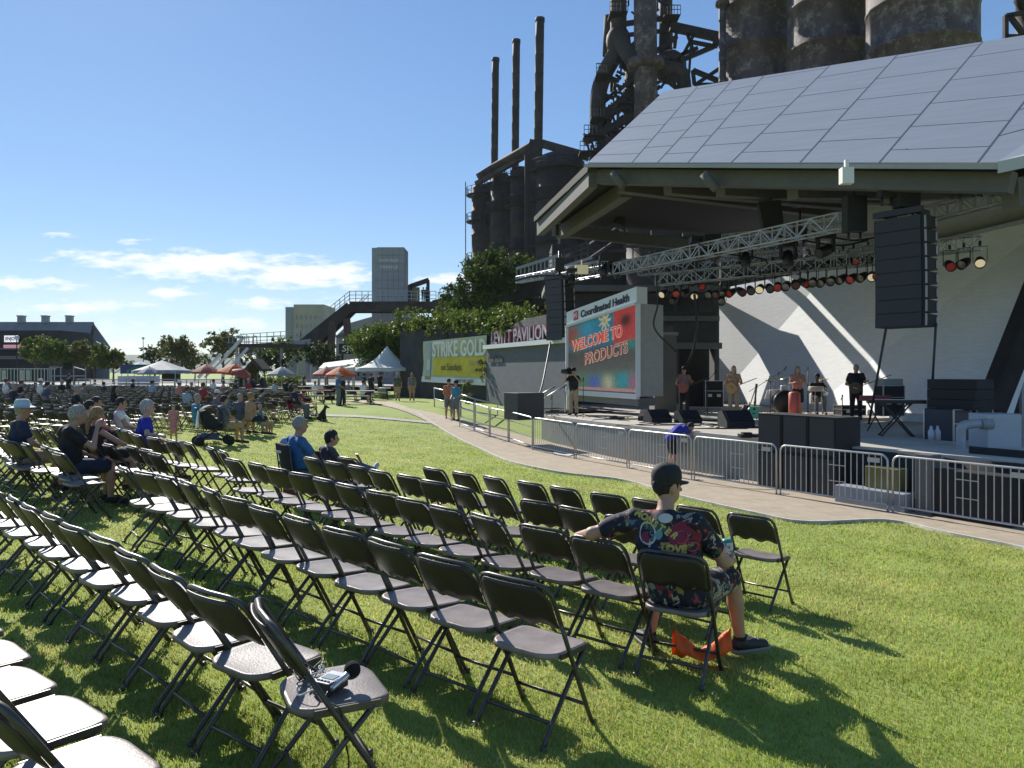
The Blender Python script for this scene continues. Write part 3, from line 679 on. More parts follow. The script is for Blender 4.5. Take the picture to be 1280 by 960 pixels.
for px in (27, 57, 87):
    b = MB(); p = P(px, 399.5, Y+1.6); b.box(p, (1.0, 1.2, 1.3)); b.box(p+Vector((0, 0, .7)), (1.2, 1.4, .2)); b.build('roof_vent', m_greyL, root)
root = thing('dark_pavilion', 'dark low building with a lit advertising screen at the far left edge', 'building', (X(20, 120), 120, 0))
b = MB(); Y = 118; a, c = P(-60, 413, Y), P(76, 462, Y); b.box(((a.x+c.x)/2, Y+4, a.z/2), (c.x-a.x, 8, a.z)); b.build('wall', mat('black_shed', (.025, .022, .025), .8, var=.4, vs=.4), root)
b = MB(); b.box(P(15, 447, Y-.2), (14, .3, .5)); b.box(P(15, 436, Y-.6), (15, 1.2, .2)); b.build('canopy', mat('shed_trim', (.18, .17, .19), .7), root)
root = thing('advertising_screen', 'bright white and red advertising screen on the dark building', 'sign', (X(14, 117), 117, 3))
b = MB(); b.box(P(14, 425.5, 117), (2.4, .25, 1.6)); b.build('housing', m_steelD, root)
b = MB(); b.box(P(14, 423.5, 116.8), (2.1, .06, 1.0)); b.build('white_panel', mat('screen_white', (.8, .8, .82), .5, emit=.5), root)
b = MB(); b.box(P(18, 433, 116.8), (3.3, .06, .5)); b.build('red_panel', mat('screen_red', (.65, .3, .33), .5, emit=.3), root)
text_obj('lettering', 'ENJOY', .7, mat('dark_ink', (.05, .04, .06), .6), root, P(14, 423.5, 116.74), (1, 0, 0), (0, 0, 1), width=1.8, bold=.02)
for px, yt, Y, lab in [(21, 424, 95, 'black lamp post with a globe left of the trees'), (53, 432, 95, 'slim lamp post with two heads among the left trees'), (179, 424, 160, 'distant slender pole right of the tree line')]:
    root = thing('lamp_post', lab, 'lamp post', (X(px, Y), Y, 0)); b = MB(); p = P(px, yt, Y); b.cyl((p.x, Y, 0), p, .09, .06, 8); b.build('pole', m_steelD, root)
    b = MB(); b.ell(p+Vector((0, 0, .2)), (.28, .28, .28), 10); b.build('lamp', mat('lamp_globe', (.5, .52, .55), .3), root)
# ================================================================ THE STAGE
def ST(s, t, z=0.0): return Vector((.86*s-.51*t, .51*s+.86*t, z))
def on_st(px, s, z=None):
    Y = s/((px-640)/F*.86+.51); return Vector((X(px, Y), Y, DECK if z is None else z))
DECK = .2
STA = math.atan2(.86, -.51)-math.pi/2      # yaw that turns local +Y to the stage's length axis
m_stage = mat('stage_concrete', (.46, .42, .36), .85, var=.12, vs=1.2, bump=.2)
m_face = mat('stage_face', (.26, .27, .25), .85, var=.12, vs=1.0, bump=.2)
def edge_s(t): return 14.55+.008*(t-13)**2
b = MB(); N = 40; top = []; 
ts = [-12+36*i/N for i in range(N+1)]
fr = [ST(edge_s(t), t) for t in ts]; bk = [ST(46, t) for t in ts]
vs = [(p.x, p.y, DECK) for p in fr]+[(p.x, p.y, DECK) for p in bk]; n1 = N+1
b.add(vs, [(i, i+1, n1+i+1, n1+i) for i in range(N)])
b.add([(p.x, p.y, DECK-.3) for p in bk]+[(bk[-1].x, bk[-1].y, DECK-.01)], [])
b.build('stage_deck', m_stage)
deck = bpy.data.objects['stage_deck']; tag(deck, 'pale concrete stage floor under the musicians', 'stage')
b = MB(); b.add([(p.x, p.y, DECK-.012) for p in fr]+[(p.x, p.y, -1.1) for p in fr], [(i, i+1, n1+i+1, n1+i) for i in range(N)])
e0 = fr[-1]; e1 = ST(22, 24); b.add([(e0.x, e0.y, DECK-.012), (e0.x, e0.y, -1), (e1.x, e1.y, -1), (e1.x, e1.y, DECK-.012)], [(0, 1, 2, 3)])
b.build('front_face', m_face, deck)
b = MB(); b.add([(p.x-.02, p.y-.02, DECK+.012) for p in fr]+[(p.x-.02, p.y-.02, DECK-.1) for p in fr]+[(p.x+.16, p.y+.1, DECK+.012) for p in fr], [(i, i+1, n1+i+1, n1+i) for i in range(N)]+[(i, i+1, 2*n1+i+1, 2*n1+i) for i in range(N)])
b.build('edge_trim', mat('edge_pale', (.5, .47, .42), .8, var=.1), deck)

# ---- roof
m_roofT = mat('roof_panel', (.36, .375, .40), .5, .15, var=.05, vs=.6, stretch=(1, 1, 12))
m_seam = mat('roof_seam', (.10, .105, .12), .7); m_fascia = mat('fascia_grey', (.14, .14, .125), .65, var=.1, vs=1)
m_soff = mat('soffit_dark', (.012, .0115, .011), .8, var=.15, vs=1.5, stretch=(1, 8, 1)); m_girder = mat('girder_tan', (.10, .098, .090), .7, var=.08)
root = thing('stage_roof', 'big folded grey metal roof sheltering the concert stage', 'roof', (8, 25, 8))
A_ = P(735, 203, 25); B_ = P(1250, 203, 16); C_ = P(830, 114, 34)
nrm = (B_-A_).cross(C_-A_).normalized(); O_ = Vector((0, 0, CAMZ))
def onroof(px, py, lift=0):
    d = Vector(((px-640)/F, 1, -(py-HZ)/F)); t = (A_-O_).dot(nrm)/d.dot(nrm); return O_+d*t+(nrm if nrm.z > 0 else -nrm)*lift
ridge_px = [(830, 114), (1280, 44), (1420, 22)]
b = MB(); poly = [A_, onroof(1250, 203), onroof(1330, 165), onroof(1420, 22), onroof(1280, 44), C_]
up_ = (nrm if nrm.z > 0 else -nrm); b.prism(poly, -up_*.06); b.build('top_surface', m_roofT, root)
b = MB()
# seams up the slope (bottom x at the eave -> top point at the ridge)
seams = [((790, 203), (872, 108)), ((822, 203), (915, 101)), ((860, 203), (955, 94)), ((914, 203), (1037, 82)), ((1000, 203), (1122, 68)), ((1099, 203), (1228, 52)), ((1222, 203), (1352, 33)), ((1300, 183), (1400, 26))]
for a, c in seams: b.beam(onroof(*a, .004), onroof(*c, .004), .03, .005, up=up_)
def seam_x(i, t):
    a, c = seams[i]; return (a[0]+(c[0]-a[0])*t, a[1]+(c[1]-a[1])*t)
for i in range(-1, len(seams)-1):
    off = .09 if i % 2 else 0
    for k in range(1, 6):
        t = k/5.2-off
        if t <= .03 or t >= .98: continue
        if i < 0: p0 = (735+(830-735)*t, 203-(203-114)*t)
        else: p0 = seam_x(i, t)
        p1 = seam_x(i+1, min(.99, t+.015)); 
        b.beam(onroof(*p0, .004), onroof(*p1, .004), .024, .005, up=up_)
b.build('panel_seam', m_seam, root)
# eave fascia, left fascia, ribbon girders
b = MB(); inw = Vector((.86, .51, 0)); 
T_ = P(668, 270, 33); T2 = P(676, 282, 33.5)
b.beam(A_-Vector((.1, .0, .1)), B_-Vector((-.1, .0, .1)), .1, .10)
b.build('eave_gutter', mat('gutter_pale', (.34, .34, .34), .5, var=.05), root)
b = MB(); b.beam(A_+inw*.5-Vector((0, 0, .42)), B_+inw*.5-Vector((0, 0, .36)), .4, .45); b.beam(A_+inw*.2-Vector((0, 0, .4)), T_+inw*.3-Vector((0, 0, .45)), .3, .75)
b.beam(A_+inw*1.6-Vector((0, 0, .7)), T_+inw*1.4-Vector((0, 0, .6)), .4, .5); b.build('edge_beam', m_girder, root)
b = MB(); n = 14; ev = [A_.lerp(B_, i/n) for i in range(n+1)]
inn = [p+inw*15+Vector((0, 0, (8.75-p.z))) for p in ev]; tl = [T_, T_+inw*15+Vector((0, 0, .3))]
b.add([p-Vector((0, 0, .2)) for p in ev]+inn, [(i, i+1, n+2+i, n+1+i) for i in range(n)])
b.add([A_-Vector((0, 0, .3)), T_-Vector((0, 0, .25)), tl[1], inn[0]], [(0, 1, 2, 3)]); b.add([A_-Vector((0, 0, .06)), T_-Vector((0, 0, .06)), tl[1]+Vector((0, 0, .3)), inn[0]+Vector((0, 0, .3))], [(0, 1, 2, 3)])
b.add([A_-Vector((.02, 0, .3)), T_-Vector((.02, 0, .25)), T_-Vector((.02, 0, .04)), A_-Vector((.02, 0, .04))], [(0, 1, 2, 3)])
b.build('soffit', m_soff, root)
b = MB()
for f in (.04, .2, .36, .55, .76, .98):
    p = A_.lerp(B_, f)+inw*.9-Vector((0, 0, .55)); q = p+inw*13.5; q.z = 8.75-.45; b.beam(p, q, .36, .62)
    b.beam(p+inw*1.5+Vector((.5, -.8, .1)), q+Vector((.5, -.8, .1)), .14, .3)
for s_ in (4.5, 9, 13.5):
    for k in range(n-1):
        p = ev[k]+inw*s_; z = ev[k].z+(8.75-ev[k].z)*s_/15-.45; p2 = ev[k+1]+inw*s_; z2 = ev[k+1].z+(8.75-ev[k+1].z)*s_/15-.45
        b.beam((p.x, p.y, z), (p2.x, p2.y, z2), .22, .35)
p = T_+inw*1-Vector((0, 0, .5)); b.beam(p, p+inw*13, .3, .5)
b.build('girder', m_girder, root)
b = MB()
cz = C_.copy(); cz.z = 8.9; b.add([A_-Vector((0, 0, .2)), C_-Vector((0, 0, .2)), cz], [(0, 1, 2)])
rr = [C_-Vector((0, 0, .15)), onroof(1280, 44)-Vector((0, 0, .15)), onroof(1420, 22)-Vector((0, 0, .15))]; b.add(rr+[Vector((p.x, p.y, 8.9)) for p in rr], [(0, 1, 4, 3), (1, 2, 5, 4)])
b.build('rear_wall', m_fascia, root)
b = MB(); b.prism([onroof(1247, 203, .02), onroof(1300, 168, .02), onroof(1300, 168, .02)+Vector((2.5, -.6, .3)), onroof(1247, 203, .02)+Vector((3.2, -2.2, .4))], (0, 0, -.25)); b.build('corner_panel', mat('corner_pale', (.44, .45, .46), .5), root)
# steel columns carrying the roof
for px, Y, w, tilt, ztc in [(905, 44, .5, 0, 9), (1262, 25.5, .55, 1.3, 8.4), (1010, 44, .4, 0, 9)]:
    b = MB(); x = X(px, Y); b.beam((x-tilt*.4, Y, DECK-.1), (x+tilt*1.1, Y, ztc), w, w); b.build('column', m_steelD, root)

# ---- white shell wall
m_shell = mat('white_shell', (.84, .85, .86), .8, var=.05, vs=2, bump=.35, bs=2.5, stretch=(1, 1, 9))
p0, p1, p2, p3 = Vector((X(896, 42), 42, DECK)), Vector((X(1013, 33), 33, DECK)), Vector((X(1238, 22), 22, DECK)), None
q0, q1, q2 = Vector((X(893, 42), 42, 6.3)), Vector((X(1040, 33), 33, 6.3)), Vector((X(1322, 22.0), 22.0, 6.3))
root = thing('shell_wall', 'tall white folded wall behind the band', 'wall', (14, 33, DECK))
b = MB(); th = Vector((.6, .1, 0)); b.add([p0, p1, q1, q0, p0+th, p1+th, q1+th, q0+th], [(0, 1, 2, 3), (4, 7, 6, 5), (0, 3, 7, 4), (3, 2, 6, 7)]); b.build('left_fold', m_shell, root)
b = MB(); b.add([p1, p2, q2, q1, p1+th, p2+th, q2+th, q1+th], [(0, 1, 2, 3), (4, 7, 6, 5), (1, 5, 6, 2), (3, 2, 6, 7)]); b.build('right_fold', m_shell, root)
b = MB(); bh = [q0.lerp(q1, .93), q1, q2, Vector((X(1500, 20), 20, 6.3))]; up2 = [p+Vector((-1.5, -1.0, 1.7)) for p in bh]
b.add(bh+up2, [(i, i+1, 5+i, 4+i) for i in range(3)]); b.add([p-Vector((.5, .3, .02)) for p in bh]+[p+Vector((.4, .3, -.02)) for p in bh], [(i, i+1, 5+i, 4+i) for i in range(3)])
b.build('bulkhead', mat('cream_bulkhead', (.42, .43, .43), .8, var=.05), root)
b = MB(); b.beam(P(1238, 512, 21.7), P(1302, 350, 21.7), .7, .5); b.build('edge_column', m_steelD, root)
# rear structure glimpsed right of the shell
root = thing('loading_bay', 'cluttered loading bay with grey posts right of the white shell wall', 'structure', (18, 27, DECK))
b = MB()
for px in (1250, 1262, 1278, 1300): b.beam(P(px, 520, 23.8), P(px, 452, 23.8), .12)
for y in (455, 472, 490): b.beam(P(1245, y, 23.8), P(1320, y-2, 23.8), .08)
b.build('post', mat('post_grey', (.3, .31, .33), .5, .3), root)
b = MB(); b.box((X(1275, 30), 30, 1.8), (3.5, .3, 4.4)); b.build('wall', m_steelD, root)
b = MB(); b.box((X(1268, 26), 26, 2.0), (1.4, .3, .5)); b.build('panel', m_shell, root)

# ---- stage house
m_block = mat('grey_block', (.16, .165, .16), .85, var=.12, vs=1.0, bump=.3, bs=8); m_blockShade = mat('shaded_block', (.075, .078, .08), .85, var=.15, vs=1.2, bump=.3, bs=8)  # second block tone: the house wall's shadow is put into its colour
root = thing('stage_house', 'grey stage house with painted-in shade, doorway and window bays beside the white wall', 'building', (8, 38, DECK))
b = MB(); YF = 39; dx0, dx1 = X(849, YF), X(893, YF); xr_ = X(899, YF); xl_ = X(690, YF); zd = 3.0; zt = 5.8
for (a, c, z0, z1) in [(xl_, dx0, DECK, zd), (dx1, xr_, DECK, zd), (xl_, xr_, zd, zt)]: b.box(((a+c)/2, YF+.5, (z0+z1)/2), (c-a, 1, z1-z0))
b.build('wall', m_blockShade, root)
b = MB(); b.box(((xl_+xr_)/2, YF+1.4, zt+.2), (xr_-xl_+.8, 4, .3)); b.build('parapet', m_block, root)
b = MB(); b.box(((dx0+dx1)/2, YF+3.5, 1.6), (3, .3, 3)); b.build('doorway', mat('black_void', (.01, .01, .01), .9), root)
b = MB(); b.box((X(868, YF), YF-.25, zd+.12), (X(900, YF)-X(838, YF), .6, .3)); b.box((X(860, YF), YF-.15, 4.5), (X(897, YF)-X(822, YF), .35, .25)); b.build('ledge', m_block, root)
for px in (832, 858, 881):
    b = MB(); b.box((X(px, YF), YF-.03, 5.2), (.75, .1, .7)); b.build('window', m_win, root)
b = MB(); b.box((X(834, YF), YF-.04, 3.8), (.6, .1, .8)); b.build('window', m_win, root)
root = thing('block_pier', 'low grey block pier with a pale cap right of the video screen', 'pier', (X(832, 31), 31, DECK))
b = MB(); z1 = CAMZ+(465-419)/F*31; b.box((X(832, 31), 31.6, (z1+DECK)/2), (X(845.5, 31)-X(818, 31), 1.2, z1-DECK)); b.build('wall', m_block, root)
b = MB(); b.box((X(832, 31), 31.6, z1+.06), (X(845.5, 31)-X(818, 31)+.12, 1.35, .12)); b.build('cap', m_greyL, root)
# ---- the video screen with its header
def face_panel(c0, c1, top0, top1, bot0, bot1): return [Vector((c0[0], c0[1], bot0)), Vector((c1[0], c1[1], bot1)), Vector((c1[0], c1[1], top1)), Vector((c0[0], c0[1], top0))]
SL, SR = (X(711, 32), 32), (X(799, 28.1), 28.1)
zz = lambda py, Y: CAMZ-(py-HZ)/F*Y
sdir = (Vector((SR[0], SR[1], 0))-Vector((SL[0], SL[1], 0))); SLEN = sdir.length; sdir.normalize(); sn = Vector((sdir.y, -sdir.x, 0));
if sn.dot(Vector((-1, -.3, 0))) < 0: sn = -sn
def SP(u, z, off=0.0): return Vector((SL[0], SL[1], 0))+sdir*(u*SLEN)+Vector((0, 0, z))+sn*off
zb0, zb1 = .97, .90; zt0, zt1 = 4.28, 4.92
root = thing('video_screen', 'colourful video screen reading WELCOME TO under a white header sign', 'screen', SP(0, 0))
b = MB(); dp = -sn*1.15; b.prism([SP(0, zb0), SP(1, zb1), SP(1, zt1-.62), SP(0, zt0-.6)], dp); b.build('housing', mat('screen_housing', (.36, .37, .36), .7, var=.06), root)
m_frame = mat('screen_frame', (.60, .64, .66), .6)
b = MB()
for (a, c) in [((.0, zb0), (1, zb1)), ((0, zb0), (0, zt0-.6)), ((1, zb1), (1, zt1-.62))]: b.beam(SP(a[0], a[1]+.0, .06), SP(c[0], c[1], .06), .16, .2)
b.build('bezel', m_frame, root)
def lerpz(u, k): 
    lo = zb0+(zb1-zb0)*u+.14; hi = zt0-.62+(zt1-.64-(zt0-.62))*u-.02; return lo+(hi-lo)*k
b = MB(); b.prism([SP(.015, zb0-.35), SP(.985, zb1-.35), SP(.985, zb1-.06), SP(.015, zb0-.06)], -sn*.9)
b.build('plinth', m_block, root)
# picture on the screen: coloured mesh cells
def screen_picture():
    nu, nv = 90, 60; V_ = []; C = []
    def blob(u, v, a, c, su, sv): return math.exp(-((u-a)/su)**2-((v-c)/sv)**2)
    for j in range(nv+1):
        for i in range(nu+1):
            u, v = i/nu, j/nv; p = SP(.012+.976*u, lerpz(u, v), .09); V_.append(p)
            col = np.array([.10, .085, .08])
            def mixin(c, w): 
                nonlocal col
                col = col*(1-w)+np.array(c)*w
            mixin((.03, .20, .28), min(1, 1.3*max(0, min(1, (v-.56)/.12))))
            mixin((.05, .28, .42), blob(u, v, .30, .9, .12, .2)); mixin((.32, .08, .06), min(1, 1.2*blob(u, v, .06, .85, .12, .14))); mixin((.12, .22, .05), blob(u, v, .16, .70, .07, .12))
            if u > .69 and v > .60: mixin((.62, .045, .03), .9)
            mixin((.10, .02, .02), min(1, 1.3*blob(u, v, .86, .86, .07, .07)))
            d = math.hypot((u-.57)*1.6, v-.93); a = math.atan2(v-.93, (u-.57)*1.6)
            if d < .10+.05*math.cos(9*a): mixin((.65, .60, .42), .9)
            if d < .035: mixin((.6, .35, .05), 1)
            mixin((.05, .28, .20), .8*blob(u, v, .93, .56, .1, .06))
            mixin((.20, .20, .16), .35*min(1, max(0, (.5-v)/.2)))
            w = max(0, min(1, (.30-v)/.12))
            mixin((.12, .24, .13), w*.8); mixin((.10, .14, .42), w*blob(u, v, .42, .12, .10, .12)); mixin((.55, .48, .32), w*blob(u, v, .62, .10, .08, .12)); mixin((.04, .30, .36), w*blob(u, v, .82, .15, .10, .13)); mixin((.40, .13, .22), w*blob(u, v, .97, .12, .06, .15)); mixin((.60, .30, .26), max(0, min(1, (.05-v)/.02)))
            n_ = .85+.3*random.random(); C.append((*(col*n_), 1))
    Fq = [(j*(nu+1)+i, j*(nu+1)+i+1, (j+1)*(nu+1)+i+1, (j+1)*(nu+1)+i) for j in range(nv) for i in range(nu)]
    m = bpy.data.materials.new('screen_picture'); m.use_nodes = True; t = m.node_tree; bs = t.nodes['Principled BSDF']; at = t.nodes.new('ShaderNodeAttribute'); at.attribute_name = 'tint'
    t.links.new(at.outputs['Color'], bs.inputs['Base Color']); t.links.new(at.outputs['Color'], bs.inputs['Emission Color']); bs.inputs['Emission Strength'].default_value = .14; bs.inputs['Roughness'].default_value = .7
    from_np('display', [tuple(p) for p in V_], Fq, m, root, smooth=False, attr=C)
screen_picture()
m_let = mat('screen_letter', (.72, .50, .44), .6, emit=.22); m_letr = mat('screen_letter_red', (.60, .08, .05), .6, emit=.25); m_leto = mat('screen_letter_orange', (.36, .12, .07), .6, emit=.15)
tdir = (SP(1, zt1)-SP(0, zt0)).normalized(); tup = Vector((0, 0, 1))
tx = sdir*math.cos(.16)+Vector((0, 0, math.sin(.16)))
text_obj('lettering', 'WELCOME TO', .62, m_let, root, SP(.45, 3.08, .10), tx, tup, depth=.02, width=3.35, bold=.03)
text_obj('lettering', 'WELCOME TO', .62, m_letr, root, SP(.45, 3.08, .118), tx, tup, depth=.02, width=3.35, bold=.002)
text_obj('lettering', 'PRODUCTS', .62, m_let, root, SP(.58, 2.50, .10), tx, tup, depth=.02, width=2.75, bold=.025)
text_obj('lettering', 'PRODUCTS', .62, m_leto, root, SP(.58, 2.50, .118), tx, tup, depth=.02, width=2.75, bold=.002)
b = MB(); b.prism([SP(0, zt0-.6, .12), SP(1, zt1-.62, .12), SP(1, zt1, .12), SP(0, zt0, .12)], -sn*.5); b.build('header_panel', mat('header_white', (.72, .75, .78), .5), root)
b = MB(); b.beam(SP(0, zt0-.6, .16), SP(1, zt1-.62, .16), .1, .09); b.build('header_trim', m_frame, root)
hx = (SP(1, zt1)-SP(0, zt0)).normalized(); ink = mat('header_ink', (.04, .045, .06), .6)
text_obj('lettering', 'Coordinated Health', .40, ink, root, SP(.57, (zt0+zt1)/2-.27, .135), hx, tup, depth=.02, width=3.1, bold=.012)
b = MB(); b.prism([SP(.12, 3.90, .13), SP(.185, 3.94, .13), SP(.185, 4.30, .13), SP(.12, 4.26, .13)], sn*.02); b.build('emblem', mat('emblem_red', (.5, .06, .05), .6), root)
text_obj('emblem', 'H', .3, mat('header_white', (.7, .7, .7)), root, SP(.153, 4.10, .16), hx, tup, depth=.01, bold=.01)
for u, z in [(0, 0)]: pass
# ---- grey block wall with LEVITT PAVILION lettering, banner and vine wall
root = thing('block_wall', 'long grey block wall with a white coping left of the video screen', 'wall', (X(660, 38), 38, 0))
WL, WR = (X(608, 44), 44), (X(711, 33), 33); wl, wr = P(608, 436, 44), P(711, 427.5, 33)
b = MB(); b.prism([(wl.x, 44, -1), (wr.x, 33, -1), wr, wl], (.1, .35, 0)); b.build('wall', mat('blue_grey_block', (.115, .125, .15), .85, var=.10, vs=1.3, bump=.35, bs=5, stretch=(1, 1, 3)), root)
b = MB(); b.beam(wl+Vector((0, 0, .08)), wr+Vector((0, 0, .08)), .45, .22); b.beam((wr.x, 32.9, .2), (wr.x, 32.9, wr.z), .2, .2); b.build('coping', m_frame, root)
wd = (Vector((wr.x, 33, 0))-Vector((wl.x, 44, 0))).normalized(); wup = Vector((0, 0, 1))
text_obj('lettering', 'Steel Stacks', .5, mat('grey_ink', (.05, .055, .06), .7), root, wl.lerp(wr, .15)+Vector((-.06, -.02, -.62)), wd, wup, width=2.6, bold=.02)
root = thing('pavilion_sign', 'red and white LEVITT PAVILION letters standing above the block wall', 'sign', (X(660, 41), 41, 3))
b = MB(); pa, pb, pc, pd = P(612, 431, 45), P(690, 426, 36.5), P(683, 393, 37), P(655, 399, 40); b.prism([pa, pb, pc, pd, P(618, 418, 44.5)], (.1, .3, 0)); b.build('backing_wall', mat('weathered_board', (.13, .12, .12), .85, var=.25, vs=2, stretch=(1, 1, 6)), root)
lx = (Vector((pb.x, pb.y, 0))-Vector((pa.x, pa.y, 0))).normalized()
lc = P(653, 420.5, 40.2)-Vector((.15, .05, 0))
text_obj('lettering', 'LEVITT PAVILION', 1.0, mat('sign_white', (.36, .32, .35), .6), root, lc+Vector((-.12, -.06, .02)), lx, wup, depth=.06, width=8.2, bold=.012)
text_obj('lettering', 'LEVITT PAVILION', 1.0, mat('sign_red', (.35, .02, .035), .6), root, lc+Vector((-.04, 0, 0)), lx, wup, depth=.06, width=8.2, bold=.045)
root = thing('banner', 'weathered yellow and white STRIKE GOLD banner hung on the vine wall', 'banner', (X(567, 48), 48, 0))
def BP(u, v, off=0):
    # u left to right, v bottom to top; the banner bows outwards a little
    a = P(527+3*(1-abs(2*v-1)), 477, 51); c = P(607.5, 482, 45); tl_, tr_ = P(529, 427, 51), P(608.5, 419, 45)
    p = a.lerp(c, u).lerp(tl_.lerp(tr_, u), v); return p+Vector((-.9, -.4, 0)).normalized()*(off+.12*math.sin(u*9)*math.sin(v*3)*.3)
def bpatch(name, u0, u1, v0, v1, m, off, nn=14):
    V_ = [BP(u0+(u1-u0)*i/nn, v0+(v1-v0)*j/nn, off) for j in range(nn+1) for i in range(nn+1)]
    from_np(name, [tuple(v) for v in V_], [(j*(nn+1)+i, j*(nn+1)+i+1, (j+1)*(nn+1)+i+1, (j+1)*(nn+1)+i) for j in range(nn) for i in range(nn)], m, root)
bpatch('cloth', 0, 1, 0, 1, mat('banner_cream', (.48, .52, .27), .7, col2=(.58, .60, .42), vs=.6), 0)
bpatch('gold_field', .19, .985, .17, .58, mat('banner_gold', (.66, .54, .05), .7, var=.15, vs=1), .03)
bpatch('pale_foot', .0, 1, .0, .13, mat('banner_white', (.75, .76, .78), .7), .03)
bpatch('bottle_picture', .07, .15, .08, .95, mat('bottle_blue', (.32, .42, .48), .6, col2=(.48, .52, .5), vs=1.5), .04)
bpatch('bottle_picture', .06, .16, .06, .14, mat('bottle_gold', (.35, .28, .06), .6), .05)
bpatch('bottle_picture', .085, .14, .3, .55, mat('bottle_label', (.62, .64, .66), .6), .06)
bx_ = (BP(1, .5)-BP(0, .5)).normalized()
text_obj('lettering', 'STRIKE GOLD', 1.35, mat('banner_letter', (.82, .83, .78), .6), root, BP(.61, .755, .16), bx_, wup, depth=.02, width=4.95*1.25, bold=.03)
m_bi = mat('banner_ink', (.14, .10, .05), .7)
text_obj('lettering', 'on Sundays', .62, m_bi, root, BP(.50, .36, .16), bx_, wup, depth=.02, width=2.4)
text_obj('lettering', '10 AM', .5, mat('banner_ink_gold', (.42, .38, .25), .7), root, BP(.88, .44, .16), bx_, wup, depth=.02, width=1.3)
text_obj('lettering', '12:00', .4, mat('banner_ink_gold', (.42, .38, .25), .7), root, BP(.89, .28, .16), bx_, wup, depth=.02, width=1.2)
text_obj('lettering', 'ENJOY THE LAGER', .3, m_bi, root, BP(.72, .065, .16), bx_, wup, depth=.02, width=2.0)
b = MB(); b.prism([(X(500, 56), 56, -.5), (X(612, 45), 45, -.8), P(612, 405, 45), P(500, 415, 56)], (.5, 1.2, 0)); b.build('retaining_wall', mat('dark_stone', (.05, .05, .048), .9, var=.3, vs=1, bump=.5))
tag(bpy.data.objects['retaining_wall'], 'dark stone retaining wall under the climbing vines', 'wall')
bl = []
for i in range(46):
    t = i/45; px = 448+t*205; Y = 64-t*22; yc = 424-20*math.sin(min(1, t*1.3)*1.5)+random.uniform(-4, 7); p = P(px, yc, Y); k = .7+.4*random.random(); bl.append((p.x, p.y-.3, p.z, 1.3*k, .9, .75*k))
for i in range(26):
    px = random.uniform(505, 655); Y = 58-(px-505)/150*15; p = P(px, random.uniform(396, 414), Y+.8); bl.append((p.x, p.y, p.z, 1.3, .9, .7))
for i in range(14):
    p = P(random.uniform(450, 522), random.uniform(425, 448), 60); bl.append((p.x, p.y, p.z, 1.5, .8, 1.2))
r_ = thing('vine', 'thick green creeper tumbling over the wall above the yellow banner', 'vine', (X(560, 52), 52, 0))
leaves('foliage', bl, 34000, .12, m_leafA, r_, .3)
bl = [(P(px, py, Y).x, Y, P(px, py, Y).z-.3, rx*.68, .8, rz*.70) for px, py, Y, rx, rz in [(600, 330, 62, 2.2, 1.4), (618, 318, 62, 1.6, 1.2), (590, 352, 61, 2.0, 1.5), (565, 362, 62, 1.3, 1.0), (612, 348, 60, 2.4, 1.6), (640, 330, 60, 1.6, 1.0), (655, 322, 60, 1.7, .7), (632, 348, 60, 1.5, 1.2), (578, 376, 60, 2.0, 1.0), (560, 374, 62, 1.0, .9), (610, 370, 59, 1.8, 1.0)]]
r_ = thing('tree', 'bushy green tree growing on the trestle above the vine wall', 'tree', (X(605, 61), 61, 6)); leaves('crown', bl, 10000, .13, mat('leaf_mid', (.050, .080, .017), .6, spec=.15, col2=(.10, .145, .026), vs=.8, attr='tint', trans=.35), r_, .4)
b = MB(); b.tube([P(604, 392, 61), P(603, 350, 61), P(610, 325, 61)], [.2, .15, .08], 8); b.tube([P(603, 360, 61), P(630, 335, 61)], [.1, .05], 6); b.build('trunk', m_bark, r_)
for px, py, Y, h, lab in [(690, 382, 46, .5, 'small weed tuft growing below the catwalk'), (588, 492, 44, 1.3, 'thin weed climbing at the foot of the block wall'), (607, 462, 44.5, 1.0, 'ivy sprig between the banner and the block wall')]:
    p = P(px, py, Y); r_ = thing('weed', lab, 'plant', p); leaves('foliage', [(p.x-.2, p.y-.4, p.z, .3, .2, h*.6)], 260, .07, m_leafY, r_)

# ---- trusses
m_alu = mat('truss_aluminium', (.42, .43, .45), .42, .7, var=.08, vs=3)
def truss(a, c, w, name='lighting_truss', label='', d=None, r=.023):
    a, c = Vector(a), Vector(c); dr = (c-a).normalized(); sd = dr.cross(Vector((0, 0, 1))).normalized()*w/2; up = Vector((0, 0, w/2)); L = (c-a).length; n = max(2, int(L/(w*1.1)))
    root = thing(name, label, 'truss', a, group='lighting trusses over the stage'); b = MB()
    for i, j in ((1, 1), (1, -1), (-1, -1), (-1, 1)): b.tube([a+sd*i+up*j, c+sd*i+up*j], r, 6)
    b.build('chord', m_alu, root); b = MB()
    cs = [(1, 1), (1, -1), (-1, -1), (-1, 1)]
    for k in range(n+1):
        p = a.lerp(c, k/n)
        for q in range(4):
            i, j = cs[q]; i2, j2 = cs[(q+1) % 4]; b.beam(p+sd*i+up*j, p+sd*i2+up*j2, r*1.1)
            if k < n:
                p_ = a.lerp(c, (k+1)/n); b.beam(p+sd*(i if k % 2 else i2)+up*(j if k % 2 else j2), p_+sd*(i2 if k % 2 else i)+up*(j2 if k % 2 else j), r*.95)
    b.build('lacing', m_alu, root); return root
truss(P(772, 336, 30), P(1056, 276, 20), .42, label='long bright truss nearest the roof edge, ending beside the main speaker')
truss(P(648, 350, 38), P(765, 328, 32), .3, label='short truss at the far left end of the lighting rig')
truss(P(822, 350, 29), P(1100, 322, 24.5), .42, label='truss carrying the lower row of coloured lamps')
truss(P(1100, 318, 24.5), P(1222, 303, 22), .42, label='truss piece running behind the main speaker to the right lamps')
truss(P(880, 322, 31), P(1130, 296, 27), .42, label='rear truss half hidden behind the long bright truss')
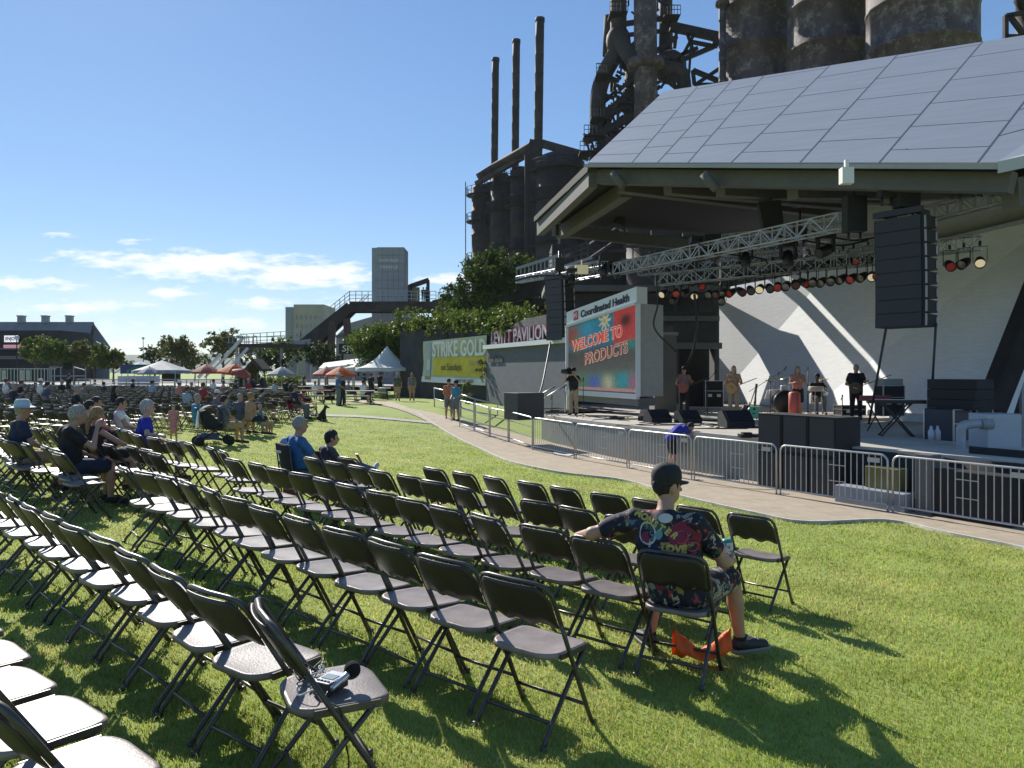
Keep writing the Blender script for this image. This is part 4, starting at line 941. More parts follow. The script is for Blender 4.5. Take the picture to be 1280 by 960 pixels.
truss(P(800, 338, 31.5), P(1090, 308, 26.5), .42, label='second rear truss just above the dark lamp row')
truss(P(905, 300, 28), P(1060, 284, 25), .36, label='short upper truss tucked behind the bright truss end')
truss(P(1160, 268, 22), P(1330, 226, 18), .4, label='dull truss at the right edge against the pale bulkhead')
truss(P(700, 348, 36), P(850, 322, 32), .4, label='shadowed truss behind the left moving lights')
# lamps
m_black = mat('black_paint', (.012, .012, .013), .45); m_blackM = mat('black_matt', (.018, .018, .02), .8)
def lamp(name='stage_lamp'):
    root = thing(name, '', 'stage light'); root['group'] = 'par can lamps hanging from the trusses'
    M = Matrix.Rotation(R(115), 3, 'X')
    b = MB(); b.lathe([(.0, -.20), (.06, -.19), (.085, -.12), (.105, .02), (.108, .14), (.098, .14), (.095, .03), (0, .03)], (0, 0, -.34), 16, M=M); b.build('can', m_black, root, local=True)
    b = MB(); b.lathe([(.0, .10), (.095, .095)], (0, 0, -.34), 14, M=M); b.build('lens', mat('lens_clear', (.22, .20, .18), .15, .3), root, local=True)
    b = MB(); b.beam((-.13, 0, -.02), (.13, 0, -.02), .03, .012); b.beam((-.13, 0, -.02), (-.125, 0, -.36), .012, .03); b.beam((.13, 0, -.02), (.125, 0, -.36), .012, .03); b.cyl((0, 0, 0), (0, 0, .1), .03, n=8); b.build('yoke', m_black, root, local=True)
    return root
lamp0 = lamp(); first = [lamp0]
lens_keep = lamp0.children[1].data.copy()
lens_m = {'r': mat('gel_red', (.45, .05, .035), .2, emit=.08), 'w': mat('gel_warm', (.8, .66, .42), .2, emit=.35), 'k': None, 'd': mat('gel_dull', (.25, .10, .10), .2)}
Ls = [(950, 352, 26.5, 'w'), (962, 351, 26.4, 'k'), (972, 349, 26.2, 'r'), (983, 348, 26, 'k'), (994, 346, 25.8, 'd'), (1005, 344, 25.6, 'r'), (1027, 343, 25.4, 'k'), (1039, 341, 25.2, 'k'), (1052, 339, 25, 'k'), (1065, 338, 24.8, 'r'), (1078, 336, 24.6, 'k'), (1090, 335, 24.4, 'w'),
      (1024, 324, 27.6, 'k'), (1038, 322, 27.4, 'd'), (1054, 320, 27.2, 'k'), (1067, 318, 27, 'r'), (1085, 315, 26.8, 'k'), (1187, 320, 22.5, 'r'), (1205, 317, 22.2, 'k'), (1225, 315, 21.8, 'w'),
      (829, 360, 29.5, 'w'), (845, 359, 29.3, 'r'), (856, 359, 29.2, 'k'), (868, 362, 29, 'w'), (886, 360, 28.7, 'k'), (895, 360, 28.6, 'd'), (904, 359, 28.4, 'k'), (914, 358, 28.2, 'r'), (877, 350, 29.4, 'r'), (908, 345, 29, 'k'), (925, 340, 28.6, 'k'), (938, 338, 28.4, 'k'), (952, 336, 28.2, 'k'), (966, 334, 28, 'k'), (981, 331, 27.8, 'd'), (996, 329, 27.6, 'k'), (1012, 327, 27.5, 'k'), (926, 356, 27.2, 'd'), (938, 354, 27, 'k'), (836, 348, 30.4, 'k'), (850, 346, 30.2, 'k'), (864, 345, 30, 'd'), (893, 344, 29.6, 'k'), (842, 368, 29.4, 'k'), (902, 368, 28.2, 'k'), (1016, 343, 25.5, 'k'), (1098, 333, 24.2, 'r')]
DESC = {'w': 'glowing warm white', 'r': 'red gelled', 'k': 'dark', 'd': 'dull red'}
seen = {}
for i, (px, py, Y, k) in enumerate(Ls):
    o = lamp0 if i == 0 else copy_tree(lamp0); o.location = P(px, py-8, Y); o.rotation_euler = (0, 0, R(random.uniform(-60, 20))); o.scale = (1.35, 1.35, 1.35)
    if lens_m[k] or i:
        for ch in o.children:
            if ch.name.startswith('lens'): ch.data = ch.data.copy(); ch.data.materials.clear(); ch.data.materials.append(lens_m[k] or MATS['lens_clear'])
    where = 'in the far left lamp cluster' if px < 920 else 'right of the main speaker' if px > 1150 else 'in the upper lamp row by the speaker' if Y > 26.7 and px > 1000 else 'in the rear line before the white wall' if Y > 27.9 else 'in the long lower lamp row'
    seen[(k, where)] = seen.get((k, where), 0)+1; nth = ['first', 'second', 'third', 'fourth', 'fifth', 'sixth', 'seventh', 'eighth', 'ninth', 'tenth', 'eleventh', 'twelfth'][seen[(k, where)]-1]
    o['label'] = f'{nth} {DESC[k]} lamp from the left {where}'
# moving head fixtures and other rigging
def mover(px, py, Y, label, s=1.0, rot=.4):
    p = P(px, py, Y); root = thing('moving_light', label, 'stage light', p, group='moving lights on the trusses'); b = MB(); b.box(p, (.42*s, .38*s, .16*s)); b.build('base', m_black, root)
    b = MB(); b.beam(p+Vector((-.2*s, 0, -.08*s)), p+Vector((-.2*s, 0, -.42*s)), .06*s, .16*s); b.beam(p+Vector((.2*s, 0, -.08*s)), p+Vector((.2*s, 0, -.42*s)), .06*s, .16*s); b.build('yoke', m_black, root)
    M = Matrix.Rotation(rot, 3, 'Y') @ Matrix.Rotation(R(160), 3, 'X'); b = MB(); b.lathe([(0, -.22*s), (.12*s, -.2*s), (.15*s, 0), (.15*s, .24*s), (.12*s, .26*s), (0, .26*s)], p+Vector((0, 0, -.38*s)), 14, M=M); b.build('head', m_black, root)
mover(757, 322, 31, 'black moving light at the left end of the bright truss', 1.2, .5); mover(768, 325, 30.6, 'black moving light tilted right near the bright truss end', 1.2, -.6)
mover(872, 300, 26.5, 'larger black moving light above the middle of the truss', 1.2, -.4); mover(889, 298, 26, 'second larger black moving light pointing down right', 1.3, -.8)
mover(932, 309, 25, 'black moving light under the truss left of the round fan light', 1.0, .1); mover(985, 306, 23.5, 'black moving light directly below the long truss middle', 1.1, .1); mover(1032, 296, 22.5, 'black moving light near the bright truss end', 1.1, 1.2); mover(715, 338, 33, 'small moving light by the amber floodlight', 1.0, .2)
p = P(779, 262, 33); b = MB(); b.tube(bez([P(781, 243, 33), P(777, 258, 33), P(775, 275, 33), P(773, 282, 33)], 8), [.2]*4+[.28]*4+[.12], 10); b.tube([P(781, 230, 33), P(781, 245, 33)], .03, 5)
tag(b.build('bagged_hoist', m_blackM), 'black chain hoist bag hanging from the soffit on the left', 'hoist')
b = MB(); b.box(P(727, 337, 33), (.55, .3, .36)); b.cyl(P(727, 325, 33), P(727, 332, 33), .03, n=6); tag(b.build('floodlight', mat('amber_flood', (.62, .58, .38), .5, emit=.2)), 'pale amber floodlight glowing on the left truss', 'floodlight')
root = thing('rigging_speaker', 'small black speaker hung under the girders left of the truss', 'speaker', P(963, 262, 23)); b = MB(); b.prism([P(948, 252, 23), P(976, 250, 23), P(980, 282, 23), P(955, 286, 23)], (.1, .5, 0)); b.build('cabinet', m_blackM, root); b = MB(); b.beam(P(963, 215, 23.1), P(963, 255, 23.1), .05); b.build('hanger', m_black, root)
for px, py, Y, w, h, lab in [(1068, 268, 19.5, .5, .9, 'black motor box hanging at the end of the bright truss'), (1108, 234, 18.4, .35, .5, 'small motor controller hung left of the main speaker'), (1133, 236, 18.3, .5, .9, 'black hoist block directly over the main speaker'), (1195, 226, 17.6, .3, .45, 'dark hoist under the pale bulkhead right of the main speaker'), (1222, 224, 17.4, .28, .4, 'rightmost small hoist hanging under the eave beam'), (1000, 292, 23, .35, .4, 'dark fixture box over the middle truss')]:
    p = P(px, py, Y); root = thing('hoist', lab, 'hoist', p, group='hoists and motor boxes in the rig'); b = MB(); b.box(p, (w, w*.7, h)); b.box(p+Vector((0, -w*.38, h*.1)), (w*.6, w*.2, h*.5)); b.build('housing', m_blackM, root); b = MB()
    b.cyl(p+Vector((0, 0, h/2)), p+Vector((0, 0, h/2+.5)), .03, n=6); b.cyl(p-Vector((w*.3, 0, h/2)), p-Vector((w*.3, 0, h/2+.2)), .03, n=6); b.cyl(p-Vector((-w*.3, 0, h/2)), p-Vector((-w*.3, 0, h/2+.2)), .03, n=6); b.build('chain', m_black, root)
b = MB(); b.box(P(1058, 220, 17.3), (.26, .2, .36)); b.beam(P(1058, 210, 17.3), P(1058, 200, 17.3), .08); tag(b.build('box_light', mat('pale_box', (.7, .7, .66), .5)), 'small pale box light fixed to the eave beam', 'light')
for f, lab in [(.10, 'left stub bracket on the eave beam'), (.385, 'middle stub bracket on the eave beam')]:
    p = A_.lerp(B_, f)-Vector((.1, .1, .35)); b = MB(); b.cyl(p, p+Vector((.35, -.1, -.45)), .13, n=12); tag(b.build('downpipe_stub', m_girder), 'tan cylindrical '+lab, 'bracket')
# cables looping through the rig
b = MB()
for pts, lab_ in zip([[(873, 305), (900, 316), (950, 323), (960, 330)], [(960, 293), (1000, 300), (1050, 307), (1085, 300)], [(820, 345), (822, 380), (818, 410), (845, 440)], [(640, 352), (672, 345), (715, 345)], [(1000, 285), (1060, 300), (1100, 296)]], ['below the middle moving lights', 'sagging left of the main speaker', 'dropping past the video screen', 'along the far left truss', 'under the bright truss end']):
    b = MB(); b.tube(bez([P(a, c, 25) for a, c in pts], 24), .03, 5); tag(b.build('power_cable', m_black), 'black power cable '+lab_, 'cable')
b = MB(); b.tube(bez([P(868, 368, 28), P(871, 405, 28.5), P(866, 440, 29), P(850, 470, 30)], 20), .05, 6); tag(b.build('hanging_cable', m_black), 'thick black cable hanging down past the stage house ledge', 'cable')

# ---- line arrays
m_cab = mat('speaker_grille', (.014, .016, .026), .5, var=.2, vs=30, bump=.3, bs=60)
def line_array(px0, ytop, ybot, Y, label, lean):
    """curved column of eight cabinets; faces the lawn"""
    c0 = P(px0, ytop, Y); H_ = (ybot-ytop)/F*Y; root = thing('line_array_speaker', label, 'speaker', c0, group='hanging line arrays')
    fd = Vector((-.80, -.60, 0)); sd = Vector((-.60, .80, 0)); n = 8; h = H_/n; w = 1.22*H_/2.75; dp = .72*H_/2.75; pos = c0.copy(); ang = R(3)
    for i in range(n):
        nxt_ang = R(3-lean*i**1.5/3.0)
        up = Vector((0, 0, 1))*math.cos(ang)+fd*math.sin(ang); f = fd*math.cos(ang)-Vector((0, 0, 1))*math.sin(ang)
        q = pos-up*h
        vs = [pos+sd*w/2, pos-sd*w/2, q-sd*w/2, q+sd*w/2]; bk_ = [v-f*dp for v in vs]; c_t = pos-f*dp/2; 
        tz = .07*h; vs2 = [vs[0]-up*.003, vs[1]-up*.003, vs[2]+up*.003, vs[3]+up*.003]; bk2 = [bk_[0]-up*tz, bk_[1]-up*tz, bk_[2]+up*tz, bk_[3]+up*tz]
        b = MB(); b.add(vs2+bk2, [(0, 1, 2, 3), (4, 7, 6, 5), (0, 4, 5, 1), (1, 5, 6, 2), (2, 6, 7, 3), (3, 7, 4, 0)]); cab = b.build('cabinet', m_blackM, root)
        b = MB(); g_ = [v+f*.015 for v in vs2]; b.prism([g_[0]-sd*.04, g_[1]+sd*.04, g_[2]+sd*.04+up*.01, g_[3]-sd*.04+up*.01], f*.02); b.build('grille', m_cab, cab)
        b = MB(); m_ = (vs[1]+vs[2])/2-f*dp*.12-sd*.012; b.beam(m_+up*h*.42, m_-up*h*.42, .05, .02); m3 = (bk_[1]+bk_[2])/2+f*.05-sd*.012; b.beam(m3+up*h*.3, m3-up*h*.3, .04, .02); b.build('fly_hardware', mat('rig_metal', (.25, .25, .27), .4, .7), cab)
        pos = q; ang = nxt_ang
    b = MB(); b.beam(c0+sd*w/2+Vector((0, 0, .12)), c0-sd*w/2+Vector((0, 0, .12)), .12, .14); b.beam(c0-fd*dp+sd*w/3+Vector((0, 0, .12)), c0+sd*w/3+Vector((0, 0, .12)), .1, .12); b.beam(c0-fd*dp-sd*w/3+Vector((0, 0, .12)), c0-sd*w/3+Vector((0, 0, .12)), .1, .12)
    b.cyl(c0-fd*dp*.5+Vector((0, 0, .1)), c0-fd*dp*.5+Vector((0, 0, 1.3)), .06, n=8); b.box(c0-fd*dp*.5+Vector((0, 0, .7)), (.4, .4, .55)); b.build('fly_frame', m_black, root)
    return c0, pos, sd, w
c0, cb, sd, w = line_array(1122, 272, 409, 18.2, 'big black curved line array hanging before the white wall', 1.0)
line_array(692, 350, 425, 33.5, 'smaller looking far line array hanging left of the video screen', 1.0)
for (a, c, lab) in [((1108, 408), (1086, 530), 'left black guy line running from the big speaker to the stage'), ((1170, 404), (1163, 520), 'right thin guy line running from the big speaker down')]:
    b = MB(); b.tube([P(*a, 18), P(*c, 19)], .028, 6); tag(b.build('guy_line', m_black), lab, 'cable')
b = MB(); b.tube(bez([P(688, 428, 33.5), P(684, 450, 32), P(678, 480, 30), P(672, 500, 28)], 16), .035, 6); tag(b.build('guy_line', m_black), 'long dark cable from the far line array down to the black box', 'cable')

# ---- stage equipment
def wedge(px, Y, rz, label, s=1.0):
    root = thing('monitor_wedge', label, 'monitor speaker', (X(px, Y), Y, DECK), rz, 'monitor wedges along the stage edge'); b = MB()
    pr_ = [(-.24*s, 0), (.24*s, 0), (.24*s, .12*s), (-.02*s, .36*s), (-.24*s, .30*s)]; b.prism([(-.32*s, y, z) for y, z in pr_], (.64*s, 0, 0)); b.build('cabinet', m_blackM, root, local=True, bevel=.01)
    b = MB(); b.prism([(-.28*s, .225*s, .15*s), (.28*s, .225*s, .15*s), (.28*s, .01*s, .345*s), (-.28*s, .01*s, .345*s)], (0, .012, .014)); b.build('grille', m_cab, root, local=True)
    b = MB(); b.tube([(.1, -.246*s, .16*s), (-.1, -.246*s, .16*s)], .012, 6); b.build('handle', m_black, root, local=True)
wedge(812, 25.2, R(150), 'leftmost tilted monitor wedge at the stage edge', 1.0); wedge(822, 24.5, R(200), 'wide monitor wedge left of the man bending at the barrier', 1.15); wedge(860, 24.3, R(200), 'monitor wedge right of the man bending at the barrier', 1.1); wedge(920, 22.4, R(190), 'dark monitor wedge in front of the woman with the guitar', 1.35)
root = thing('subwoofer_stack', 'row of tall black subwoofers standing before the stage centre', 'speaker', ST(14.2, 12, -.9))
for k in range(3):
    a = ST(14.05, 12.45-k*.70, 0); q = a+Vector((.51, -.86, 0))*.68; dpt = Vector((.86, .51, 0))*.8
    for z0, z1 in ((-.88, -.02), (0.0, .84)):
        b = MB(); b.prism([(a.x, a.y, z0), (q.x, q.y, z0), (q.x, q.y, z1), (a.x, a.y, z1)], dpt); cab = b.build('cabinet', m_blackM, root)
        b = MB(); o_ = Vector((-.86, -.51, 0))*.012; e_ = Vector((.51, -.86, 0))*.04; b.prism([Vector((a.x, a.y, z0+.04))+o_+e_, Vector((q.x, q.y, z0+.04))+o_-e_, Vector((q.x, q.y, z1-.04))+o_-e_, Vector((a.x, a.y, z1-.04))+o_+e_], o_); b.build('grille', m_cab, cab)
def case_(name, px, py_bot, Y, w, d, h, rz, label, cat, m=None, trim=True, zbase=None, group=None):
    z = CAMZ-(py_bot-HZ)/F*Y if zbase is None else zbase
    root = thing(name, label, cat, (X(px, Y), Y, z), rz, group); b = MB(); b.box((0, 0, h/2), (w, d, h)); b.build('body', m or m_blackM, root, local=True, bevel=.012)
    if trim:
        b = MB(); mm = mat('case_trim', (.45, .46, .48), .35, .8)
        for x in (-w/2, w/2):
            for y in (-d/2, d/2): b.box((x, y, h/2), (.03, .03, h*.98))
        for z_ in (0.01, h*.62, h): b.box((0, -d/2, z_), (w, .03, .025)); b.box((-w/2, 0, z_), (.03, d, .025)); b.box((w/2, 0, z_), (.03, d, .025))
        b.build('edge_trim', mm, root, local=True); b = MB()
        for x in (-w*.25, w*.25): b.box((x, -d/2-.02, h*.45), (.16, .02, .12))
        b.build('latch', mm, root, local=True)
    return root
case_('speaker_box', 655, 524, 27.4, 1.1, .95, .95, STA+R(0), 'black speaker box at the far left corner of the stage', 'speaker', mat('grey_black', (.05, .05, .052), .6, var=.2, vs=12, stretch=(8, 8, .5)), False)
Yg = 18.5
case_('road_case', 1184, 556, 18.2, .70, .7, .85, STA+R(90), 'navy flight case with silver trim under the stacked black cabinets', 'case', mat('navy_case', (.02, .028, .05), .5))
case_('road_case', 1212, 552, 18.8, .70, .7, .85, STA+R(90), 'black flight case behind the white duct unit', 'case')
for k, lab in enumerate(['lowest of the three stacked black rack cabinets', 'middle of the three stacked black rack cabinets', 'topmost of the three stacked black rack cabinets']):
    case_('rack_cabinet', 1200, 511.5-k*12.6, 18.4, 1.15, .8, .235, STA+R(86+k*3), lab+' at stage right', 'case', m_blackM, False, group='stacked black rack cabinets')
root = thing('duct_unit', 'white boxy cooling unit with a fat bent pipe at stage right', 'machine', (X(1243, 16.6), 16.6, -.9))
b = MB(); p = P(1243, 580, 16.6); b.box((p.x, p.y, .38-.45), (.72, .7, 1.95)); b.build('body', mat('pale_enamel', (.40, .44, .48), .4, var=.04), root, bevel=.02)
b = MB(); b.tube(bez([P(1232, 530, 16.4), P(1215, 530, 16.2), P(1203, 533, 16.1), P(1201, 545, 16.1), P(1201, 580, 16.1)], 24), .095, 14); b.build('pipe', mat('pale_duct', (.33, .35, .38), .4, var=.06), root)
b = MB(); b.cyl(P(1240, 530, 16.28), P(1226, 530, 16.3), .12, n=16); b.build('collar', m_greyL, root)
case_('amplifier', 1112, 520, 24, .72, .4, .95, R(10), 'tall black bass cabinet under the silver amplifier head', 'amplifier', m_blackM, True)
case_('valve_amplifier', 1112, 483, 24, .68, .35, .24, R(10), 'silver fronted amplifier head on the bass cabinet', 'amplifier', mat('amp_silver', (.32, .33, .32), .4, .3), False)
case_('amplifier', 870, 508, 34, .8, .4, 1.0, R(-5), 'black guitar amplifier in the dark doorway', 'amplifier', m_blackM, False); case_('amplifier', 892, 509, 33.5, .75, .4, 1.15, R(-5), 'tall black amplifier just left of the white wall', 'amplifier', m_blackM, True)
case_('equipment_box', 1062, 519, 27, .9, .5, .35, R(10), 'low black case behind the bass player', 'case'); case_('riser_step', 1145, 527, 25, 1.5, .6, .25, R(-60), 'low pale step by the foot of the white wall', 'step', m_frame, False)
root = thing('keyboard', 'black stage keyboard on a crossed stand at stage right', 'keyboard', (X(1120, 19.2), 19.2, DECK), R(-12)); b = MB(); b.box((0, 0, .86), (1.32, .32, .09)); b.build('body', m_black, root, local=True, bevel=.01)
b = MB(); b.box((0, -.06, .912), (1.15, .15, .012)); b.build('keys', mat('ivory', (.7, .7, .66), .4), root, local=True)
b = MB()
for y in (-.14, .14):
    b.beam((-.36, y, .02), (.30, y, .8), .035); b.beam((.36, y, .02), (-.30, y, .8), .035)
for x in (-.36, .36): b.beam((x, -.2, .02), (x, .2, .02), .035)
for x in (-.30, .30): b.beam((x, -.2, .8), (x, .2, .8), .035)
b.build('stand', m_black, root, local=True)
root = thing('red_keyboard', 'small red keyboard left of the black stage keyboard', 'keyboard', (X(1094, 20.5), 20.5, DECK), R(-12)); b = MB(); b.box((0, 0, .9), (.75, .28, .14)); b.build('body', mat('red_body', (.22, .03, .04), .4), root, local=True)
b = MB(); b.beam((-.2, 0, .02), (.2, 0, .82), .03); b.beam((.2, 0, .02), (-.2, 0, .82), .03); b.build('stand', m_black, root, local=True)
def micstand(px, Y, label, h=1.5, boom=None):
    root = thing('microphone_stand', label, 'microphone stand', (X(px, Y), Y, DECK), group='microphone stands on the stage'); b = MB(); b.cyl((0, 0, .02), (0, 0, h), .014, n=6)
    for k in range(3): a = k*2.1+.4; b.beam((0, 0, .12), (.28*math.cos(a), .28*math.sin(a), .01), .02)
    b.build('stand', m_black, root, local=True); e = Vector((0, 0, h))
    if boom: b = MB(); e2 = e+Vector(boom); b.cyl(e-Vector(boom)*.3, e2, .012, n=6); b.build('boom_arm', m_black, root, local=True); e = e2
    b = MB(); b.lathe([(0, -.02), (.022, 0), (.028, .03), (.02, .055), (0, .06)], e, 10); b.cyl(e, e-Vector((.05, .0, .12)), .014, n=6); b.build('microphone', m_blackM, root, local=True)
micstand(884, 29.5, 'microphone stand left of the woman with the guitar', 1.25, (.35, 0, .4)); micstand(729, 27, 'thin microphone stand right of the cameraman', 1.35); micstand(968, 30, 'tall boom microphone stand reaching up before the white wall', 1.35, (.45, 0, .42)); micstand(1010, 29, 'straight microphone stand between the singer and the drummer', 1.75); micstand(690, 28, 'short microphone stand left of the cameraman', .7); micstand(945, 30, 'boom stand behind the green guitar', 1.0, (.9, 0, .55)); micstand(1053, 25, 'low microphone stand before the bass player', .8)
def guitar(px, Y, z, label, body, rz=0, tilt=.1, L=1.0, name='guitar', lean=(0, 0, 0)):
    root = thing(name, label, 'guitar', (X(px, Y), Y, z), rz); M = Matrix.Rotation(tilt, 3, 'Y')
    def T(v): return M @ Vector(v)
    pts = []
    for k in range(28):
        a = 2*math.pi*k/28; r = .19+.035*math.cos(2*a)-.02*math.sin(a); pts.append(T((r*math.cos(a)*.95, -.03, .22+r*math.sin(a)*1.25)))
    b = MB(); b.prism(pts, M @ Vector((0, .07, 0))); b.build('body', body, root, local=True, bevel=.01)
    b = MB(); b.beam(T((0, -.02, .40)), T((0, -.02, 1.0)), .05, .025); b.beam(T((0, -.02, 1.0)), T((0, -.01, 1.14)), .075, .02); b.build('neck', mat('guitar_neck', (.12, .07, .04), .5), root, local=True)
    b = MB(); b.box(T((0, -.035, .16)), (.12, .01, .03)); b.ell(T((0, -.033, .3)), (.045, .005, .045), 12); b.build('bridge', m_black, root, local=True)
guitar(941, 25.3, DECK+.08, 'mint green electric guitar standing on the stage floor', mat('mint_body', (.12, .50, .30), .3), R(15), .12); guitar(932, 25.8, DECK+.1, 'dark brown guitar on a stand left of the mint green guitar', mat('brown_body', (.10, .05, .03), .35), R(10), .35)
root = thing('guitar_stand', 'small black stand holding the two guitars upright', 'stand', (X(938, 25.6), 25.6, DECK)); b = MB()
for x in (-.25, 0, .25): b.beam((x, .12, 0), (x*.6, .12, .6), .02); b.beam((x, .12, .08), (x, -.1, .08), .02)
b.build('frame', m_black, root, local=True)
# drum kit
root = thing('drum_kit', 'drum kit with cymbals and a black bass drum before the white wall', 'drum kit', (X(990, 30), 30, DECK))
def drum(c, r, h, m, M=None, nm='drum'):
    b = MB(); b.lathe([(0, -h/2), (r*.98, -h/2), (r, -h/2+.02), (r, h/2-.02), (r*.98, h/2), (0, h/2)], c, 20, M=M); return b.build(nm, m, root, local=True)
MX = Matrix.Rotation(R(90), 3, 'X'); m_dr = mat('drum_white', (.6, .6, .6), .35)
drum((-.45, -.4, .45), .45, .4, m_black, MX, 'bass_drum'); drum((-.75, -.2, .80), .2, .22, m_dr); drum((-.35, -.2, .98), .17, .2, m_dr); drum((.95, .1, .55), .22, .4, m_dr, None, 'floor_tom'); drum((1.0, -.5, .80), .18, .15, m_dr, None, 'snare_drum')
for (x, y, z, t) in [(-.95, -.3, 1.25, .25), (-.2, .1, 1.35, -.15), (.5, -.3, 1.15, .1), (1.2, 0, 1.3, -.2)]:
    b = MB(); b.lathe([(0, .03), (.05, .02), (.24, 0), (.24, -.006), (0, .02)], (x, y, z), 20, M=Matrix.Rotation(t, 3, 'Y')); b.build('cymbal', mat('brass', (.5, .38, .15), .3, .9), root, local=True)
    b = MB(); b.cyl((x, y, 0), (x, y, z), .015, n=6); b.build('cymbal_stand', m_black, root, local=True)
b = MB(); b.prism([(-1.1, -.1, .55), (-.3, -.1, .65), (-.25, -.1, .95), (-1.0, -.1, .9)], (0, .03, 0)); b.build('cloth', mat('white_cloth', (.72, .72, .70), .8), root, local=True)
# clutter and cables on the floor
rs = random.Random(5)
for k in range(16):
    px = rs.uniform(690, 910); s_ = rs.uniform(15.6, 19); p = on_st(px, s_); pts = [p+Vector((.3*i*rs.choice([1, -1]), rs.uniform(-.6, .6), .012)) for i in range(5)]; b = MB(); b.tube(bez(pts, 20), .012, 5); o = b.build('floor_cable', m_black); tag(o, 'thin black cable snaking over the pale stage floor', 'cable', 'loose cables on the stage floor')
for px, py, Y, w, lab in [(771, 523, 26, .5, 'black pedal board lying left of the monitor wedges'), (696, 508, 30, .9, 'dark coil of cable at the far stage corner'), (938, 545, 18.8, .55, 'black pedal board at the stage edge below the mint green guitar')]:
    p = P(px, py, Y); b = MB(); b.box((p.x, Y, DECK+.04), (w, .3, .08)); b.box((p.x-.1, Y-.02, DECK+.1), (w*.4, .2, .05)); tag(b.build('pedal_board', m_black), lab, 'pedal board')
# black drape added to darken the right part of the stage front
b = MB(); tk = [-6+17.0*i/60 for i in range(61)]; pf = [ST(edge_s(t)-.10-.03*math.sin(i*2.1), t) for i, t in enumerate(tk)]
b.add([(p.x, p.y, .17) for p in pf]+[(p.x, p.y, -.93) for p in pf]+[(p.x+.05, p.y+.03, .17) for p in pf], [(i, i+1, 62+i, 61+i) for i in range(60)]+[(i, i+1, 123+i, 122+i) for i in range(60)], True); tag(b.build('added_drape', m_blackM), 'added black pleated drape darkening the stage front right of the subwoofers', 'curtain')
# things in the pit at right
case_('pit_case', 1092, 632, 15.15, 1.5, .36, .42, STA+R(90), 'low white slatted crate behind the third barrier from the right', 'crate', mat('crate_white', (.30, .32, .37), .6, var=.05), False, zbase=-.92)
case_('yellow_crate', 1108, 600, 15.15, .7, .34, .42, STA+R(90), 'dull yellow crate lying on the pale crate in the pit', 'crate', mat('crate_yellow', (.16, .15, .05), .6, var=.1), False, zbase=-.495)
case_('grey_post_box', 1160, 640, 14.35, .32, .32, 1.2, STA, 'grey upright box behind the rightmost barrier joint', 'box', mat('mid_grey', (.13, .13, .14), .6), False, zbase=-.93)
case_('pit_fence', 1252, 590, 14.6, 1.2, .06, .62, STA+R(90), 'low black mesh panel before the white cooling unit', 'panel', m_blackM, False, zbase=-.28)
case_('dark_crate', 1215, 600, 13.75, 1.5, .4, .95, STA+R(90), 'black covered crate in the pit below the cooling unit', 'crate', m_blackM, False, zbase=-.93)
for px, lab in [(1164, 'pale bottle left of the flight case'), (1172, 'second pale bottle beside the flight case')]:
    b = MB(); b.lathe([(0, 0), (.06, 0), (.065, .2), (.03, .27), (.025, .33), (0, .33)], P(px, 551, 17), 12); tag(b.build('bottle', mat('bottle_pale', (.45, .5, .55), .3)), lab, 'bottle')
# handrails at the far stage steps
root = thing('handrail', 'pair of slanting steel handrails beside the black speaker box', 'handrail', P(690, 500, 30)); b = MB(); b.tube([P(673, 495, 31), P(694, 483, 31)], .035, 8); b.tube([P(676, 501, 29), P(708, 481, 29)], .04, 8); b.tube([P(673, 495, 31), P(673, 520, 31)], .03, 6); b.tube([P(706, 483, 29), P(706, 515, 29)], .03, 6); b.build('rail', m_alu, root)
